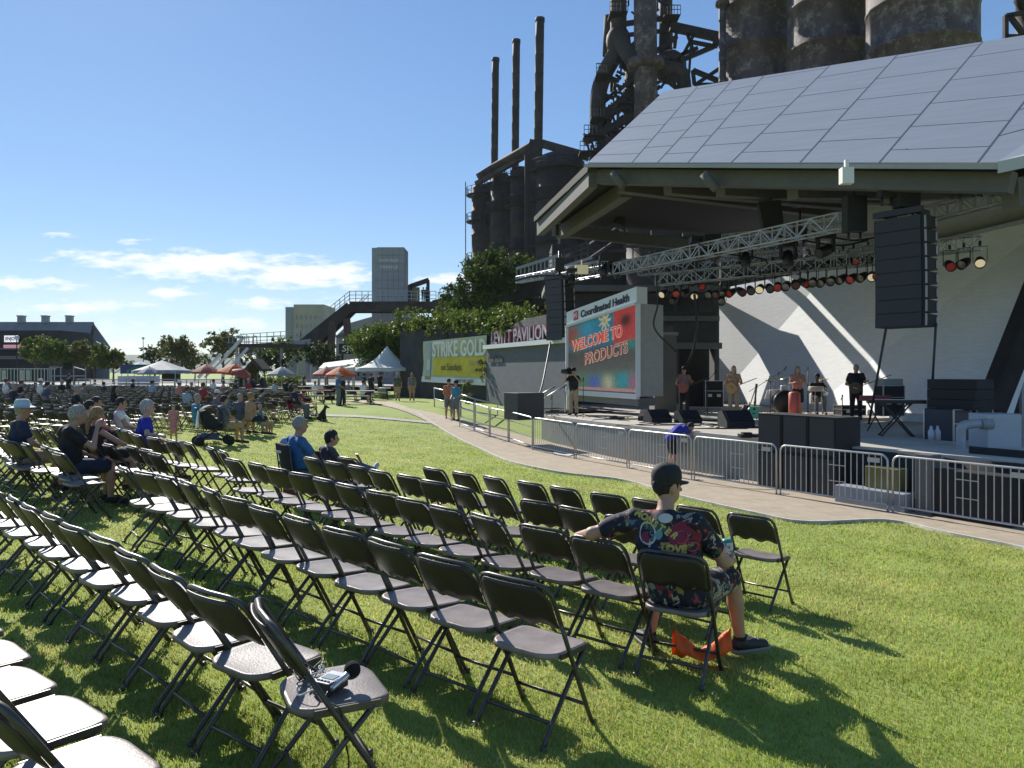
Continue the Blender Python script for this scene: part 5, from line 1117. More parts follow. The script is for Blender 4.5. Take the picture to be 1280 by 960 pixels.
# ================================================================ BARRIERS, CHAIRS, TENTS
m_galv = mat('galvanised_steel', (.46, .48, .50), .42, .65, var=.12, vs=6)
JO = [G(*a) for a in [(574,534),(593,540),(612,547),(636,553),(666,563.6),(719,574.5),(785,587),(866,602),(973,620),(1113,642),(1300,674)]]
JO.append(JO[-1]+(JO[-1]-JO[-2]))
DB = ['first short rail from the far end', 'second short rail from the far end', 'third short rail from the far end', 'barrier just before the black speaker box', 'barrier right of the black speaker box', 'barrier before the lit patch of stage face',
      'barrier below the leftmost wedges', 'barrier with the man in blue bending behind it', 'barrier just left of the subwoofers', 'barrier standing before the subwoofers and white crate', 'nearest barrier at the right edge of the picture']
for k in range(len(JO)-1):
    a, c = JO[k].copy(), JO[k+1].copy(); d = (c-a); L = d.length; d.normalize(); a += d*.05; c -= d*.05; L -= .1; up = Vector((0, 0, 1)); z0 = .16; H = 1.1
    root = thing('crowd_barrier', 'galvanised steel '+(DB[k] if k < len(DB) else 'barrier beyond the right edge'), 'barrier', a, group='crowd barriers along the path'); b = MB(); r = .045
    fr_ = [a+up*z0]+[a+up*(H-.14)]+[a+d*.14*(1-math.cos(t))+up*(H-.14+.14*math.sin(t)) for t in (.4, .8, 1.2)]+[a+d*.14+up*H, c-d*.14+up*H]+[c-d*.14*(1-math.cos(t))+up*(H-.14+.14*math.sin(t)) for t in (1.2, .8, .4)]+[c+up*(H-.14), c+up*z0]
    b.tube(fr_, .021, 8); b.tube([a+up*z0, c+up*z0], .019, 8); b.tube([a+up*.03, a+up*z0], .019, 8); b.tube([c+up*.03, c+up*z0], .019, 8); b.build('frame', m_galv, root)
    if k > 3:
        b = MB(); n = 19 if L > 2.2 else 15
        for i in range(1, n): p = a+d*(L*i/n); b.beam(p+up*z0, p+up*(H-.01), .014)
        i0, i1 = (n*9)//19, (n*9)//19+3
        for h in (.48, .80): b.beam(a+d*(L*(i0)/n)+up*h, a+d*(L*i1/n)+up*h, .014)
        b.build('infill_bars', m_galv, root); b = MB(); p = c-d*.28+up*.98; b.box(p, (.24, .012, .09), rz=math.atan2(d.y, d.x)); b.build('name_plate', mat('plate_pale', (.42, .43, .42), .5), root)
    else:
        b = MB()
        for h in (.45, .78): b.beam(a+up*h, c+up*h, .03)
        b.build('mid_rail', m_galv, root)
    sd = Vector((-d.y, d.x, 0)); b = MB()
    for p in (a+d*.02, c-d*.02): b.beam(p-sd*.26+up*.03, p+sd*.26+up*.03, .05, .012); 
    b.build('foot', m_galv, root)
# the older rails at the far end of the path
root = thing('handrail', 'double grey handrail beside the two chatting men', 'handrail', P(545, 515, 38)); b = MB()
for (x0, y0, Y0, x1, y1, Y1) in [(543, 485, 40, 559, 489, 38), (576, 493, 33.5, 594, 499, 33), (594, 499, 33, 622, 505, 36)]:
    a, c = P(x0, y0, Y0), P(x1, y1, Y1); b.tube([a, c], .035, 6); b.tube([a-Vector((0, 0, .55)), c-Vector((0, 0, .55))], .03, 6); b.tube([a, a-Vector((0, 0, 1))], .035, 6); b.tube([c, c-Vector((0, 0, 1))], .03, 6)
b.build('rail', m_galv, root)
b = MB(); p = G(705, 570); b.prism([G(698, 566)+Vector((0, 0, .035)), G(722, 569)+Vector((0, 0, .035)), G(711, 572)+Vector((0, 0, .035)), G(688, 569)+Vector((0, 0, .035))], (0, 0, .02)); tag(b.build('pale_slab', mat('pale_slab', (.6, .58, .54), .8)), 'pale utility cover lying on the path by the barrier', 'cover')

# ---------------------------------------------------------------- folding chairs
m_seat = mat('chair_seat', (.22, .185, .172), .45, 0, var=.22, vs=5, bump=.12, bs=90, spec=.42, rand=.22)
m_back = mat('chair_back', (.034, .027, .024), .45, 0, var=.2, vs=9, rand=.25)
m_tube = mat('chair_tube', (.085, .075, .068), .36, .35, var=.25, vs=12, rand=.2)
def rrect(w, d, r, n=5, dz=0):
    out = []
    for cx, cy, a0 in ((w/2-r, d/2-r, 0), (-w/2+r, d/2-r, 90), (-w/2+r, -d/2+r, 180), (w/2-r, -d/2+r, 270)):
        for i in range(n+1): a = R(a0+90*i/n); out.append((cx+r*math.cos(a), cy+r*math.sin(a)))
    return out
def seat_mesh(b, simple=False):
    rings = [(1.0, -.028), (1.005, -.006), (.985, .002), (.93, 0), (.6, -.006), (.3, -.0085), (.02, -.009)]
    if simple: rings = [(1.0, -.025), (1.0, 0), (.5, -.006)]
    base = rrect(.405, .40, .10, 2 if simple else 6); n = len(base); vs = []
    for s, z in rings:
        for x, y in base:
            k = 1-.06*max(0, -y/.2); zz_ = z-.018*max(0, (y*s-.12)/.08)**2
            vs.append((x*s*k, y*s+.02, .445+zz_))
    fs = [(i*n+k, i*n+(k+1) % n, (i+1)*n+(k+1) % n, (i+1)*n+k) for i in range(len(rings)-1) for k in range(n)]
    m = len(rings)-1; fs.append(tuple(m*n+k for k in range(n))); fs.append(tuple(reversed(range(n))))
    b.add(vs, fs, True)
def fline(z): return .235-.49*(z/.80)          # side frame: y at height z
def back_mesh(b, simple=False):
    nu = 6 if simple else 18; vs = []; nv = 3 if simple else 6
    for side in (1, -1):
        for j in range(nv+1):
            v = j/nv
            for i in range(nu+1):
                u = i/nu*2-1; zt = .795-.075*max(0, abs(u)-.72)**2/.078; zb = .60+.012*math.cos(u*math.pi*3)+.03*max(0, abs(u)-.85)/.15*0-.01
                z = zb+(zt-zb)*v; y = fline(z)-.018+.030*(u*u-1)*-1*-1
                vs.append((u*.208, y+side*.010*(1-.7*(abs(u) > .97))*(1 if 0 < j < nv else .5), z))
    n = (nv+1)*(nu+1); fs = []
    for s in (0, 1):
        for j in range(nv):
            for i in range(nu):
                a = s*n+j*(nu+1)+i; q = (a, a+1, a+nu+2, a+nu+1); fs.append(q if s else q[::-1])
    for i in range(nu): fs.append((i, i+1, n+i+1, n+i)); a = nv*(nu+1)+i; fs.append((a, n+a, n+a+1, a+1))
    for j in range(nv): a = j*(nu+1); fs.append((a, n+a, n+a+nu+1, a+nu+1)); a += nu; fs.append((a, a+nu+1, n+a+nu+1, n+a))
    b.add(vs, fs, True)
def chair_parts(root=None, seg=7, r=.0125):
    out = []
    def fin(b, nm, m): return b.build(nm, m, root, local=True)
    b = MB(); seat_mesh(b); fin(b, 'seat', m_seat)
    b = MB(); back_mesh(b); fin(b, 'backrest', m_back)
    b = MB(); pts = [(-.215, fline(.60), .60), (-.215, fline(.72), .72), (-.208, fline(.765), .765), (-.185, fline(.795), .795), (-.14, fline(.805)-.006, .805), (0, fline(.806)-.016, .806), (.14, fline(.805)-.006, .805), (.185, fline(.795), .795), (.208, fline(.765), .765), (.215, fline(.72), .72), (.215, fline(.60), .60)]
    b.tube(pts, r, seg); fin(b, 'top_rail', m_tube)
    for s in (-1, 1):
        b = MB(); b.tube([(s*.215, fline(.60), .60), (s*.215, fline(.44), .44), (s*.217, fline(.1), .10), (s*.222, fline(0)+.0, .0)], r, seg); b.lathe([(0, 0), (.016, 0), (.016, .03), (0, .03)], (s*.222, fline(0), 0), 8); fin(b, 'front_leg', m_tube)
        b = MB(); b.tube([(s*.200, .135, .425), (s*.200, .02, .30), (s*.200, -.115, .14), (s*.203, -.19, .055), (s*.206, -.215, .0)], r, seg); b.lathe([(0, 0), (.016, 0), (.016, .03), (0, .03)], (s*.206, -.215, 0), 8); fin(b, 'rear_leg', m_tube)
    b = MB(); b.tube([(-.217, fline(.13), .13), (.217, fline(.13), .13)], .0095, 6); fin(b, 'front_crossbar', m_tube)
    b = MB(); b.tube([(-.2, -.14, .115), (.2, -.14, .115)], .0095, 6); fin(b, 'rear_crossbar', m_tube)
    b = MB(); b.beam((-.205, .13, .418), (.205, .13, .418), .03, .012); b.beam((-.2, -.08, .418), (.2, -.08, .418), .025, .01); b.beam((-.206, -.10, .43), (-.206, .16, .43), .008, .03); b.beam((.206, -.10, .43), (.206, .16, .43), .008, .03); fin(b, 'seat_bracket', m_tube)
chair0 = thing('folding_chair', '', 'chair', (0, 0, -50)); chair_parts(chair0)
def far_chair_mesh():
    b = MB(); seat_mesh(b, True); n1 = len(b.f); back_mesh(b, True); n2 = len(b.f)
    for s in (-1, 1):
        b.tube([(s*.215, fline(.78), .78), (s*.22, fline(0), 0)], .013, 4, cap=False); b.tube([(s*.2, .135, .425), (s*.2, -.13, .12), (s*.205, -.21, 0)], .013, 4, cap=False)
    b.tube([(-.2, -.14, .115), (.2, -.14, .115)], .011, 4, cap=False); b.tube([(-.2, fline(.8), .805), (.2, fline(.8), .805)], .014, 4, cap=False)
    return b, n1, n2
fb, n1, n2 = far_chair_mesh()
fo = fb.build('folding_chair', m_seat, None); me_far = fo.data; me_far.materials.append(m_back); me_far.materials.append(m_tube)
me_far.polygons.foreach_set('material_index', [0]*n1+[1]*(n2-n1)+[2]*(len(fb.f)-n2)); far_used = False
NTH = ['first', 'second', 'third', 'fourth', 'fifth', 'sixth', 'seventh', 'eighth', 'ninth', 'tenth', 'eleventh', 'twelfth', 'thirteenth', 'fourteenth', 'fifteenth', 'sixteenth', 'seventeenth', 'eighteenth']
used0 = False; CH = {}
def place(x, y, yaw, label, group, jit=1.0):
    global used0
    if not used0: o = chair0; used0 = True
    else: o = copy_tree(chair0)
    x += random.uniform(-.02, .02)*jit-.12*(jit > 0); y += random.uniform(-.02, .02)*jit
    e = .15; gx = (g(x+e, y)-g(x-e, y))/(2*e); gy = (g(x, y+e)-g(x, y-e))/(2*e)
    o.location = (x, y, g(x, y)-.005); up = Vector((-gx, -gy, 1)).normalized(); q = Vector((0, 0, 1)).rotation_difference(up)
    o.rotation_euler = (q.to_matrix() @ Matrix.Rotation(yaw+R(random.uniform(-6.5, 6.5))*jit, 3, 'Z')).to_euler(); o['label'] = label; o['group'] = group; o.scale = (1.04, 1.04, 1.02); return o
YAW = R(-45)
rows = [('LL', .86, 2.80, .5, 5, 'cropped row at lower left'), ('A', 1.84, 2.80, .515, 13, 'microphone row'), ('B', 3.06, 2.74, .505, 12, 'row ahead of the microphone row'),
        ('C', 4.38, 2.72, .5, 13, "patterned shirt man's row"), ('Cp', 5.42, 3.22, .5, 12, 'row before the patterned shirt man'), ('D', 6.65, 3.30, .5, 9, 'front row by the path')]
for key, q, p0_, dp_, n, desc in rows:
    for k in range(n):
        p = p0_+k*dp_
        if key == 'D' and k == 8: p += .0
        x, y = PQ(p, q+(.05*math.sin(p) if key != 'A' else 0))
        if key == 'D': x, y = PQ(p, q-.085*(p-3.3)*(1 if p > 4 else .6))
        CH[(key, k)] = place(x, y, YAW+(R(random.uniform(-7, 7))), f'dark brown folding chair, {NTH[k]} from right in the {desc}', 'folding chairs in the near block')
x, y = PQ(8.75, 6.0); CH[('D', 9)] = place(x, y, YAW, 'single dark brown folding chair left behind the woman in the camp chair', 'folding chairs in the near block')
rows2 = [('E', 3.0, 10.25, .5, 13, 'grey haired man row'), ('F', 3.80, 9.55, .5, 11, 'ponytail woman row'), ('H', 4.75, 9.75, .5, 9, 'white haired man row')]
for key, q, p0_, dp_, n, desc in rows2:
    for k in range(n):
        x, y = PQ(p0_+k*dp_+(.3 if key == 'H' and k > 1 else 0), q+.1*math.sin(k)); CH[(key, k)] = place(x, y, YAW+R(random.uniform(-9, 9)), f'brown folding chair past the aisle, {NTH[k]} from right in the {desc}', 'folding chairs in the middle block')
CH[('C', 0)].rotation_euler[2] += R(16); CH[('C', 1)].rotation_euler[2] += R(8)
# end chair with the microphone is turned
c_ = CH[('A', 0)]; c_.rotation_euler = (0, 0, R(-64)); c_.location.x += .02
# far seating
cand = []
poly_px = [(-160, 566), (60, 560), (165, 553), (200, 541), (236, 539), (262, 546), (318, 543), (352, 529), (388, 524), (392, 515), (352, 506), (300, 500), (225, 494), (120, 490), (-160, 487)]
def inpoly(x, y, P_):
    c = False; j = len(P_)-1
    for i in range(len(P_)):
        if (P_[i][1] > y) != (P_[j][1] > y) and x < (P_[j][0]-P_[i][0])*(y-P_[i][1])/(P_[j][1]-P_[i][1])+P_[i][0]: c = not c
        j = i
    return c
fa = R(62); fdx, fdy = math.cos(fa), math.sin(fa); rdx, rdy = -fdy, fdx
for i in range(-60, 90):
    for j in range(-80, 60):
        x = -14+fdx*j*1.22+rdx*i*.52; y = 26+fdy*j*1.22+rdy*i*.52
        if y < 13 or y > 58 or i % 22 in (0, 1): continue
        px = 640+F*x/y; py = HZ+F*(CAMZ-g(x, y))/y
        if inpoly(px, py, poly_px) and random.random() < .97: cand.append((y, x))
cand.sort(); nnear = len(CH); left = 298-nnear
stuffV = []; stuffF = []; stuffM = []
mv = np.array([v.co[:] for v in me_far.vertices]); polys = [tuple(p.vertices) for p in me_far.polygons]; pm = [p.material_index for p in me_far.polygons]
for k, (y, x) in enumerate(cand):
    yaw = fa-math.pi/2+R(random.uniform(-8, 8)); x += random.uniform(-.04, .04); y += random.uniform(-.04, .04); z = g(x, y)
    if k < left:
        o = fo if k == 0 else fo.copy()
        if k: COL.objects.link(o)
        o.location = (x, y, z-.005); o.rotation_euler = (0, 0, yaw); tag(o, 'empty dark folding chair in the dense far seating left of the lawn', 'chair', 'folding chairs in the far seating')
    else:
        c, s = math.cos(yaw), math.sin(yaw); M = np.array([[c, s, 0], [-s, c, 0], [0, 0, 1]]); o_ = len(stuffV)*len(mv); stuffV.append(mv @ M+np.array([x, y, z])); stuffF += [tuple(i+o_ for i in f) for f in polys]; stuffM += pm
me = bpy.data.meshes.new('distant_chairs'); me.from_pydata(np.concatenate(stuffV).tolist(), [], stuffF)
for m_ in (m_seat, m_back, m_tube): me.materials.append(m_)
me.polygons.foreach_set('material_index', stuffM); me.update(); o = bpy.data.objects.new('distant_chairs', me); COL.objects.link(o); tag(o, 'mass of empty folding chairs in the farthest seating rows', 'chairs', kind='stuff')
print('chairs', nnear, len(cand))

# ---------------------------------------------------------------- things on the microphone chair
cm = CH[('A', 0)]; bpy.context.view_layer.update()
def CS(x, y, z=0.0): return cm.matrix_world @ Vector((x, y, .4445+z))
def csd(x, y, z=0): return (cm.matrix_world.to_3x3() @ Vector((x, y, z))).normalized()
root = thing('recorder', 'small silver audio recorder with a screen lying on the end chair seat', 'recorder', CS(.03, .0)); M3 = cm.matrix_world.to_3x3() @ Matrix.Rotation(R(38), 3, 'Z')
b = MB(); b.box(CS(.03, -.0, .024), (.085, .125, .045), M=M3); b.build('body', mat('recorder_black', (.02, .02, .022), .4), root, bevel=.004)
b = MB(); b.box(CS(.03, -.0, .050), (.08, .12, .006), M=M3); b.build('faceplate', mat('recorder_silver', (.55, .56, .58), .3, .6), root, bevel=.002)
b = MB(); b.box(CS(.03, -.0, .0545), (.058, .045, .002), M=M3); b.build('display', mat('lcd_grey', (.32, .36, .36), .2), root)
b = MB()
for k in range(4): b.box(CS(.03, 0, .0545)+M3 @ Vector((-.025+k*.017, -.045, .001)), (.01, .008, .004), M=M3)
b.build('button', m_black, root)
root = thing('microphone', 'black foam ball microphone with silver stem beside the recorder', 'microphone', CS(.05, .10)); a = CS(.05, .085, .075); c = CS(.115, .035, .055)
b = MB(); b.ell(a, (.036, .036, .038), 18); b.build('foam_ball', mat('foam_black', (.012, .012, .013), .95, bump=.8, bs=300), root)
dr = (CS(.125, -.03, .03)-a).normalized(); b = MB(); b.tube([a, a+dr*.05, a+dr*.13], [.020, .014, .011], 12); b.build('stem', mat('mic_silver', (.6, .6, .62), .25, .9), root)
b = MB(); b.ell(a+dr*.012-csd(0, 0, 1)*.02, (.026, .026, .012), 14); b.build('collar', m_black, root)
rs = random.Random(11)
def tangle(name, label, cx, cy, n, spread, m, r, tail=None):
    pts = [CS(cx+rs.uniform(-spread, spread)*1.1, cy+rs.uniform(-spread, spread), .006+rs.uniform(0, .045)) for _ in range(n)]
    if tail: pts += tail
    b = MB(); b.tube(bez(pts, n*9), r, 6); tag(b.build(name, m), label, 'cable')
tangle('coiled_cable', 'black coiled cable tangled on the left half of the end chair seat', -.115, -.05, 26, .07, m_black, .0032)
tangle('coiled_cable', 'thin white cable coiled together with the black one on the chair', -.07, -.045, 16, .055, mat('cable_white', (.6, .6, .6), .4), .0028, [CS(-.01, -.03, .02), CS(0, 0, .03)])
b = MB(); b.tube(bez([CS(.07, -.06, .02), CS(.10, -.09, .04), CS(.08, -.13, .02), CS(.02, -.13, .008), CS(-.04, -.12, .01)], 30), .004, 6); tag(b.build('patch_cable', MATS['cable_white']), 'short pale cable looping out of the recorder', 'cable')
b = MB(); b.tube(bez([CS(.115, -.03, .03), CS(.15, -.05, .01), CS(.19, -.02, .004), CS(.215, .0, -.02), CS(.205, .02, -.15), CS(.17, .04, -.26), CS(.19, .0, -.36), CS(.15, -.1, -.42)], 40), .0035, 6); tag(b.build('hanging_lead', m_black), 'black lead hanging off the front corner of the end chair', 'cable')

# ---------------------------------------------------------------- tents and umbrellas
m_tent = mat('tent_white', (.70, .72, .72), .7, var=.04, vs=1, trans=.25)
def tent(px, Y, w, eave, peak, label, m=m_tent, hgt=None):
    x = X(px, Y); z0 = g(x, Y); root = thing('canopy_tent', label, 'tent', (x, Y, z0), group=None); b = MB(); n = 10; vs = []; h = w/2
    for j in range(n+1):
        t = j/n; r = h*(1-t); z = eave+(peak-eave)*(t**1.75 if peak-eave > 1.2 else t)
        for k in range(16):
            a = 2*math.pi*(k+.5)/16; sq = 1/max(abs(math.cos(a)), abs(math.sin(a))); rr_ = r*(sq*(1-t*.5)+t*.5); vs.append((x+rr_*math.cos(a), Y+rr_*math.sin(a), z0+z))
    for k in range(16): v = vs[k]; vs.append((v[0], v[1], v[2]-.28+.06*(k % 2)))
    fs = [(j*16+k, j*16+(k+1) % 16, (j+1)*16+(k+1) % 16, (j+1)*16+k) for j in range(n) for k in range(16)]; o = (n+1)*16; fs += [(k, o+k, o+(k+1) % 16, (k+1) % 16) for k in range(16)]
    b.add(vs, fs, True); b.build('canopy', m, root)
    for sx_ in (-1, 1):
        for sy in (-1, 1): b = MB(); b.cyl((x+sx_*h*.98, Y+sy*h*.98, z0), (x+sx_*h*.98, Y+sy*h*.98, z0+eave), .04, n=6); b.build('pole', m_galv, root)
    return root
tent(484, 57, 4.2, 2.1, 3.75, 'white peaked tent on the right of the pair by the path'); tent(466, 62, 4.2, 2.15, 3.8, 'white peaked tent on the left of the pair by the path')
tent(203, 72, 4.4, 1.9, 2.9, 'grey striped canopy tent beside the blue food stall', mat('tent_grey', (.30, .32, .36), .7, var=.2, vs=2, trans=.2))
tent(176, 100, 3.4, 2.2, 3.2, 'tiny pale blue tent top behind the blue stall', mat('tent_pale', (.45, .55, .6), .7))
root = thing('awning', 'long low white awning left of the peaked tents', 'awning', (X(430, 66), 66, 0)); b = MB(); b.prism([P(398, 462, 64), P(445, 456, 64), P(452, 449, 68), P(405, 455, 68)], (0, 0, .1)); b.prism([P(398, 462, 64), P(445, 456, 64), P(445, 459, 64), P(398, 465, 64)], (0, .05, 0)); b.build('canopy', m_tent, root)
b = MB()
for px in (399, 420, 443): b.beam(P(px, 460, 64.2), P(px, 484, 64.2), .08)
b.build('pole', m_galv, root)
def umbrella(px, Y, w, top, label, m, tilt=0.0, group='patio umbrellas over the picnic tables'):
    x = X(px, Y); z0 = g(x, Y); root = thing('patio_umbrella', label, 'umbrella', (x, Y, z0), group=group); vs = [(0, 0, 0)]; n = 8; M = Matrix.Rotation(tilt, 3, 'Y')
    for j in range(1, 6):
        t = j/5
        for k in range(n*2): a = 2*math.pi*k/(n*2); r = w/2*t*(1 if k % 2 == 0 else .955); vs.append((r*math.cos(a), r*math.sin(a), -(.30*t+.02)*w*.85*t**.3))
    for k in range(n*2): v = vs[1+4*n*2+k]; vs.append((v[0], v[1], v[2]-.14))
    vs = [M @ Vector(v)+Vector((x, Y, z0+top)) for v in vs]; m2 = n*2
    fs = [(0, 1+k, 1+(k+1) % m2) for k in range(m2)]+[(1+j*m2+k, 1+(j+1)*m2+k, 1+(j+1)*m2+(k+1) % m2, 1+j*m2+(k+1) % m2) for j in range(5) for k in range(m2)]
    b = MB(); b.add(vs, fs); b.build('canopy', m, root); b = MB(); b.cyl((x, Y, z0), (x, Y, z0+top+.05), .03, n=6); b.build('pole', m_galv, root); b = MB()
    for k in range(0, m2, 2): b.beam(vs[0]-Vector((0, 0, .1)), vs[1+4*m2+k]-Vector((0, 0, .01)), .02)
    b.build('rib', m_steelD, root); return root
m_or = mat('umbrella_orange', (.62, .13, .025), .7, trans=.4); m_gr = mat('umbrella_grey', (.28, .31, .38), .7, var=.1, trans=.3); m_pk = mat('umbrella_coral', (.42, .12, .10), .7, trans=.35)
umbrella(258, 52, 1.95, 2.35, 'faded coral umbrella at the left end of the picnic area', m_pk); umbrella(294, 50, 2.2, 2.35, 'bright orange umbrella left of the dark shelter', m_or, .12)
umbrella(305, 49, 1.3, 2.0, 'coral umbrella edge tucked under the bright orange one', m_pk, .45); umbrella(352, 56, 2.0, 2.2, 'grey blue umbrella standing by the clipped bush', m_gr)
umbrella(426, 52, 2.1, 2.2, 'orange umbrella beside the white tents', m_or); umbrella(408, 55, 2.0, 2.2, 'coral umbrella half hidden behind the right orange umbrella', m_pk); umbrella(187, 70, 2.2, 2.3, 'grey umbrella against the food stall tent', m_gr)
root = thing('dark_shelter', 'small dark steep roofed shelter between the umbrellas', 'shelter', (X(316, 58), 58, 0)); b = MB(); b.prism([P(316, 448, 58), P(296, 472, 58), P(300, 474, 58), P(316, 454, 58), P(326, 464, 58), P(328, 461, 58)], (0, 2.2, 0)); b.build('roof', m_steelB, root)
b = MB()
for px in (301, 312, 324): b.beam(P(px, 468, 58.5), P(px, 492, 58.5), .12)
b.build('post', m_steelD, root); b = MB(); b.box(P(310, 476, 59.5), (1.4, .3, 1.3)); b.build('panel', mat('shelter_green', (.06, .09, .07), .8), root)
# white slanted stair stringers
root = thing('slanted_stair', 'pale slanted stair with white stringers rising right behind the umbrellas', 'staircase', (X(285, 76), 76, 0)); b = MB()
for (a, c, w) in [((248, 472), (276, 443), .28), ((256, 472), (287, 441), .16), ((281, 446), (302, 424), .28), ((278, 470), (310, 435), .24), ((290, 470), (318, 440), .14), ((300, 424), (320, 420), .1)]: b.beam(P(*a, 76), P(*c, 76), w)
b.build('stringer', mat('stringer_white', (.6, .6, .6), .6), root); b = MB()
for k in range(8): px = 286+k*5; b.beam(P(px, 436-k*.6, 77), P(px, 420, 77), .07)
b.beam(P(284, 421, 77), P(380, 421, 77), .07); b.beam(P(284, 428, 77), P(380, 428, 77), .05)
for px in (296, 322, 352): b.beam(P(px, 432, 77), P(px, 476, 77), .25)
b.build('railing', m_greyL, root); b = MB(); b.beam(P(286, 432, 77), P(388, 433, 77), 1.6, .35); b.build('landing', m_steelB, root)
# food stall
root = thing('food_stall', 'blue and green food stall with a white counter by the grey tent', 'stall', (X(170, 78), 78, 0)); b = MB(); b.box((X(172, 80), 80, CAMZ+.3), (2.6, 2, .95)); b.build('blue_panel', mat('stall_blue', (.02, .035, .13), .6), root)
b = MB(); b.prism([P(154, 464, 77), P(196, 464, 77), P(196, 452, 77), P(184, 458, 77), P(168, 458, 77)], (0, 1.5, 0)); b.build('green_awning', mat('stall_green', (.03, .13, .07), .7), root); b = MB(); b.box((X(172, 77), 77.2, .95), (3.7, 1, .9)); b.build('counter', mat('stall_counter', (.42, .43, .48), .7), root)
b = MB(); b.box(P(214, 458, 74), (1.7, .4, .6)); b.build('menu_board', mat('menu_tan', (.32, .21, .14), .7), root); b = MB(); b.box(P(214, 470, 74), (1.6, .5, 1.0)); b.build('hatch', m_steelD, root)
root = thing('low_fence', 'pale see through fence panels at the far left edge', 'fence', (X(25, 62), 62, .35)); b = MB()
for k in range(22): b.beam(P(-20+k*4.2, 476, 62), P(-20+k*4.2, 461, 62), .04)
b.beam(P(-20, 461, 62), P(70, 461, 62), .06); b.beam(P(-20, 478, 62), P(70, 478, 62), .06); b.build('rail', m_galv, root); b = MB()
for px in (5, 27, 35): b.box(P(px, 469, 62.1), (.32, .03, .8))
b.build('panel', mat('panel_white', (.5, .5, .5), .6), root)
root = thing('long_barrier', 'long pale rail fence behind the far seating', 'fence', (X(220, 60), 60, .4)); b = MB(); b.beam(P(95, 474, 60), P(300, 474.5, 60), .1, .06); b.beam(P(95, 478.5, 60), P(300, 478.5, 60), .5, .06)
for k in range(14): b.beam(P(98+k*15, 474, 60), P(98+k*15, 488, 60), .05)
b.build('rail', m_greyL, root)
root = thing('camera_riser', 'scaffold riser with a pale frame behind the far left spectators', 'scaffold', (X(83, 50), 50, .35)); b = MB()
for px in (62, 76, 92, 107): b.beam(P(px, 459, 50), P(px, 482, 50), .05)
b.beam(P(62, 459, 50), P(78, 459, 50), .07); b.beam(P(92, 459, 50), P(107, 463, 50), .07); b.beam(P(62, 470, 50), P(107, 470, 50), .06); b.build('frame', m_greyL, root); b = MB(); b.box(P(85, 454, 50), (.6, .5, .08)); b.box(P(85, 458, 50), (.4, .3, .35)); b.build('camera', m_blackM, root)
# picnic tables
m_tt = mat('table_pale', (.42, .40, .36), .7, var=.1); m_tr = mat('table_red', (.30, .03, .045), .7)
TAB = [(250, 50, 'picnic table under the coral umbrella'), (290, 50.5, 'picnic table under the left orange umbrella'), (335, 49, 'pale picnic table left of the cable reel'), (352, 54, 'picnic table near the clipped bush'), (395, 44, 'dark red picnic table behind the red camp chair'), (408, 50, 'second picnic table behind the dark red one'),
       (447, 43, 'pale picnic table beside the two standing people'), (470, 50, 'picnic table under the left white tent'), (375, 56, 'distant picnic table under the grey steel stairway')]
for px, Y, lab in TAB:
    x = X(px, Y); z0 = g(x, Y); root = thing('picnic_table', lab, 'table', (x, Y, z0), R(random.uniform(-15, 15)), 'picnic tables beyond the lawn'); b = MB(); b.box((0, 0, .74), (1.9, .75, .05)); b.build('tabletop', m_tr if 'red' in lab and 'behind' in lab and 'second' not in lab else m_tt, root, local=True)
    for s in (-1, 1): b = MB(); b.box((0, s*.68, .44), (1.8, .26, .045)); b.build('bench', m_tt, root, local=True)
    for s in (-1, 1): b = MB(); b.beam((s*.7, -.75, 0), (s*.7, -.2, .72), .06); b.beam((s*.7, .75, 0), (s*.7, .2, .72), .06); b.beam((s*.7, -.75, .4), (s*.7, .75, .4), .05); b.build('leg', m_steelB, root, local=True)
root = thing('cable_reel', 'big dark cable reel standing on edge left of the clipped bush', 'reel', (X(325, 50), 50, g(X(325, 50), 50))); M = Matrix.Rotation(R(75), 3, 'Y'); c = (0, 0, .72)
for s in (-1, 1): b = MB(); b.lathe([(0, s*.3-.03), (.7, s*.3-.03), (.7, s*.3+.03), (.0, s*.3+.03)], c, 24, M=M); b.build('flange', m_steelD, root, local=True)
b = MB(); b.lathe([(.3, -.3), (.3, .3)], c, 20, M=M); b.build('drum', m_steelB, root, local=True)
for px, Y, w, h, m_, lab in [(456, 50, .6, .8, m_steelB, 'dark bin under the left white tent'), (478, 52, .7, .7, m_greyL, 'pale round bin under the right white tent'), (412, 50, .8, .9, m_blackM, 'black cart behind the standing man in blue'), (500, 60, .5, 1.0, m_blackM, 'black bin by the vine wall')]:
    x = X(px, Y); b = MB(); b.lathe([(0, 0), (w*.42, 0), (w*.5, h*.9), (w*.54, h*.92), (w*.54, h), (w*.2, h*1.08), (0, h*1.08)], (x, Y, g(x, Y)), 16); tag(b.build('bin', m_), lab, 'bin')
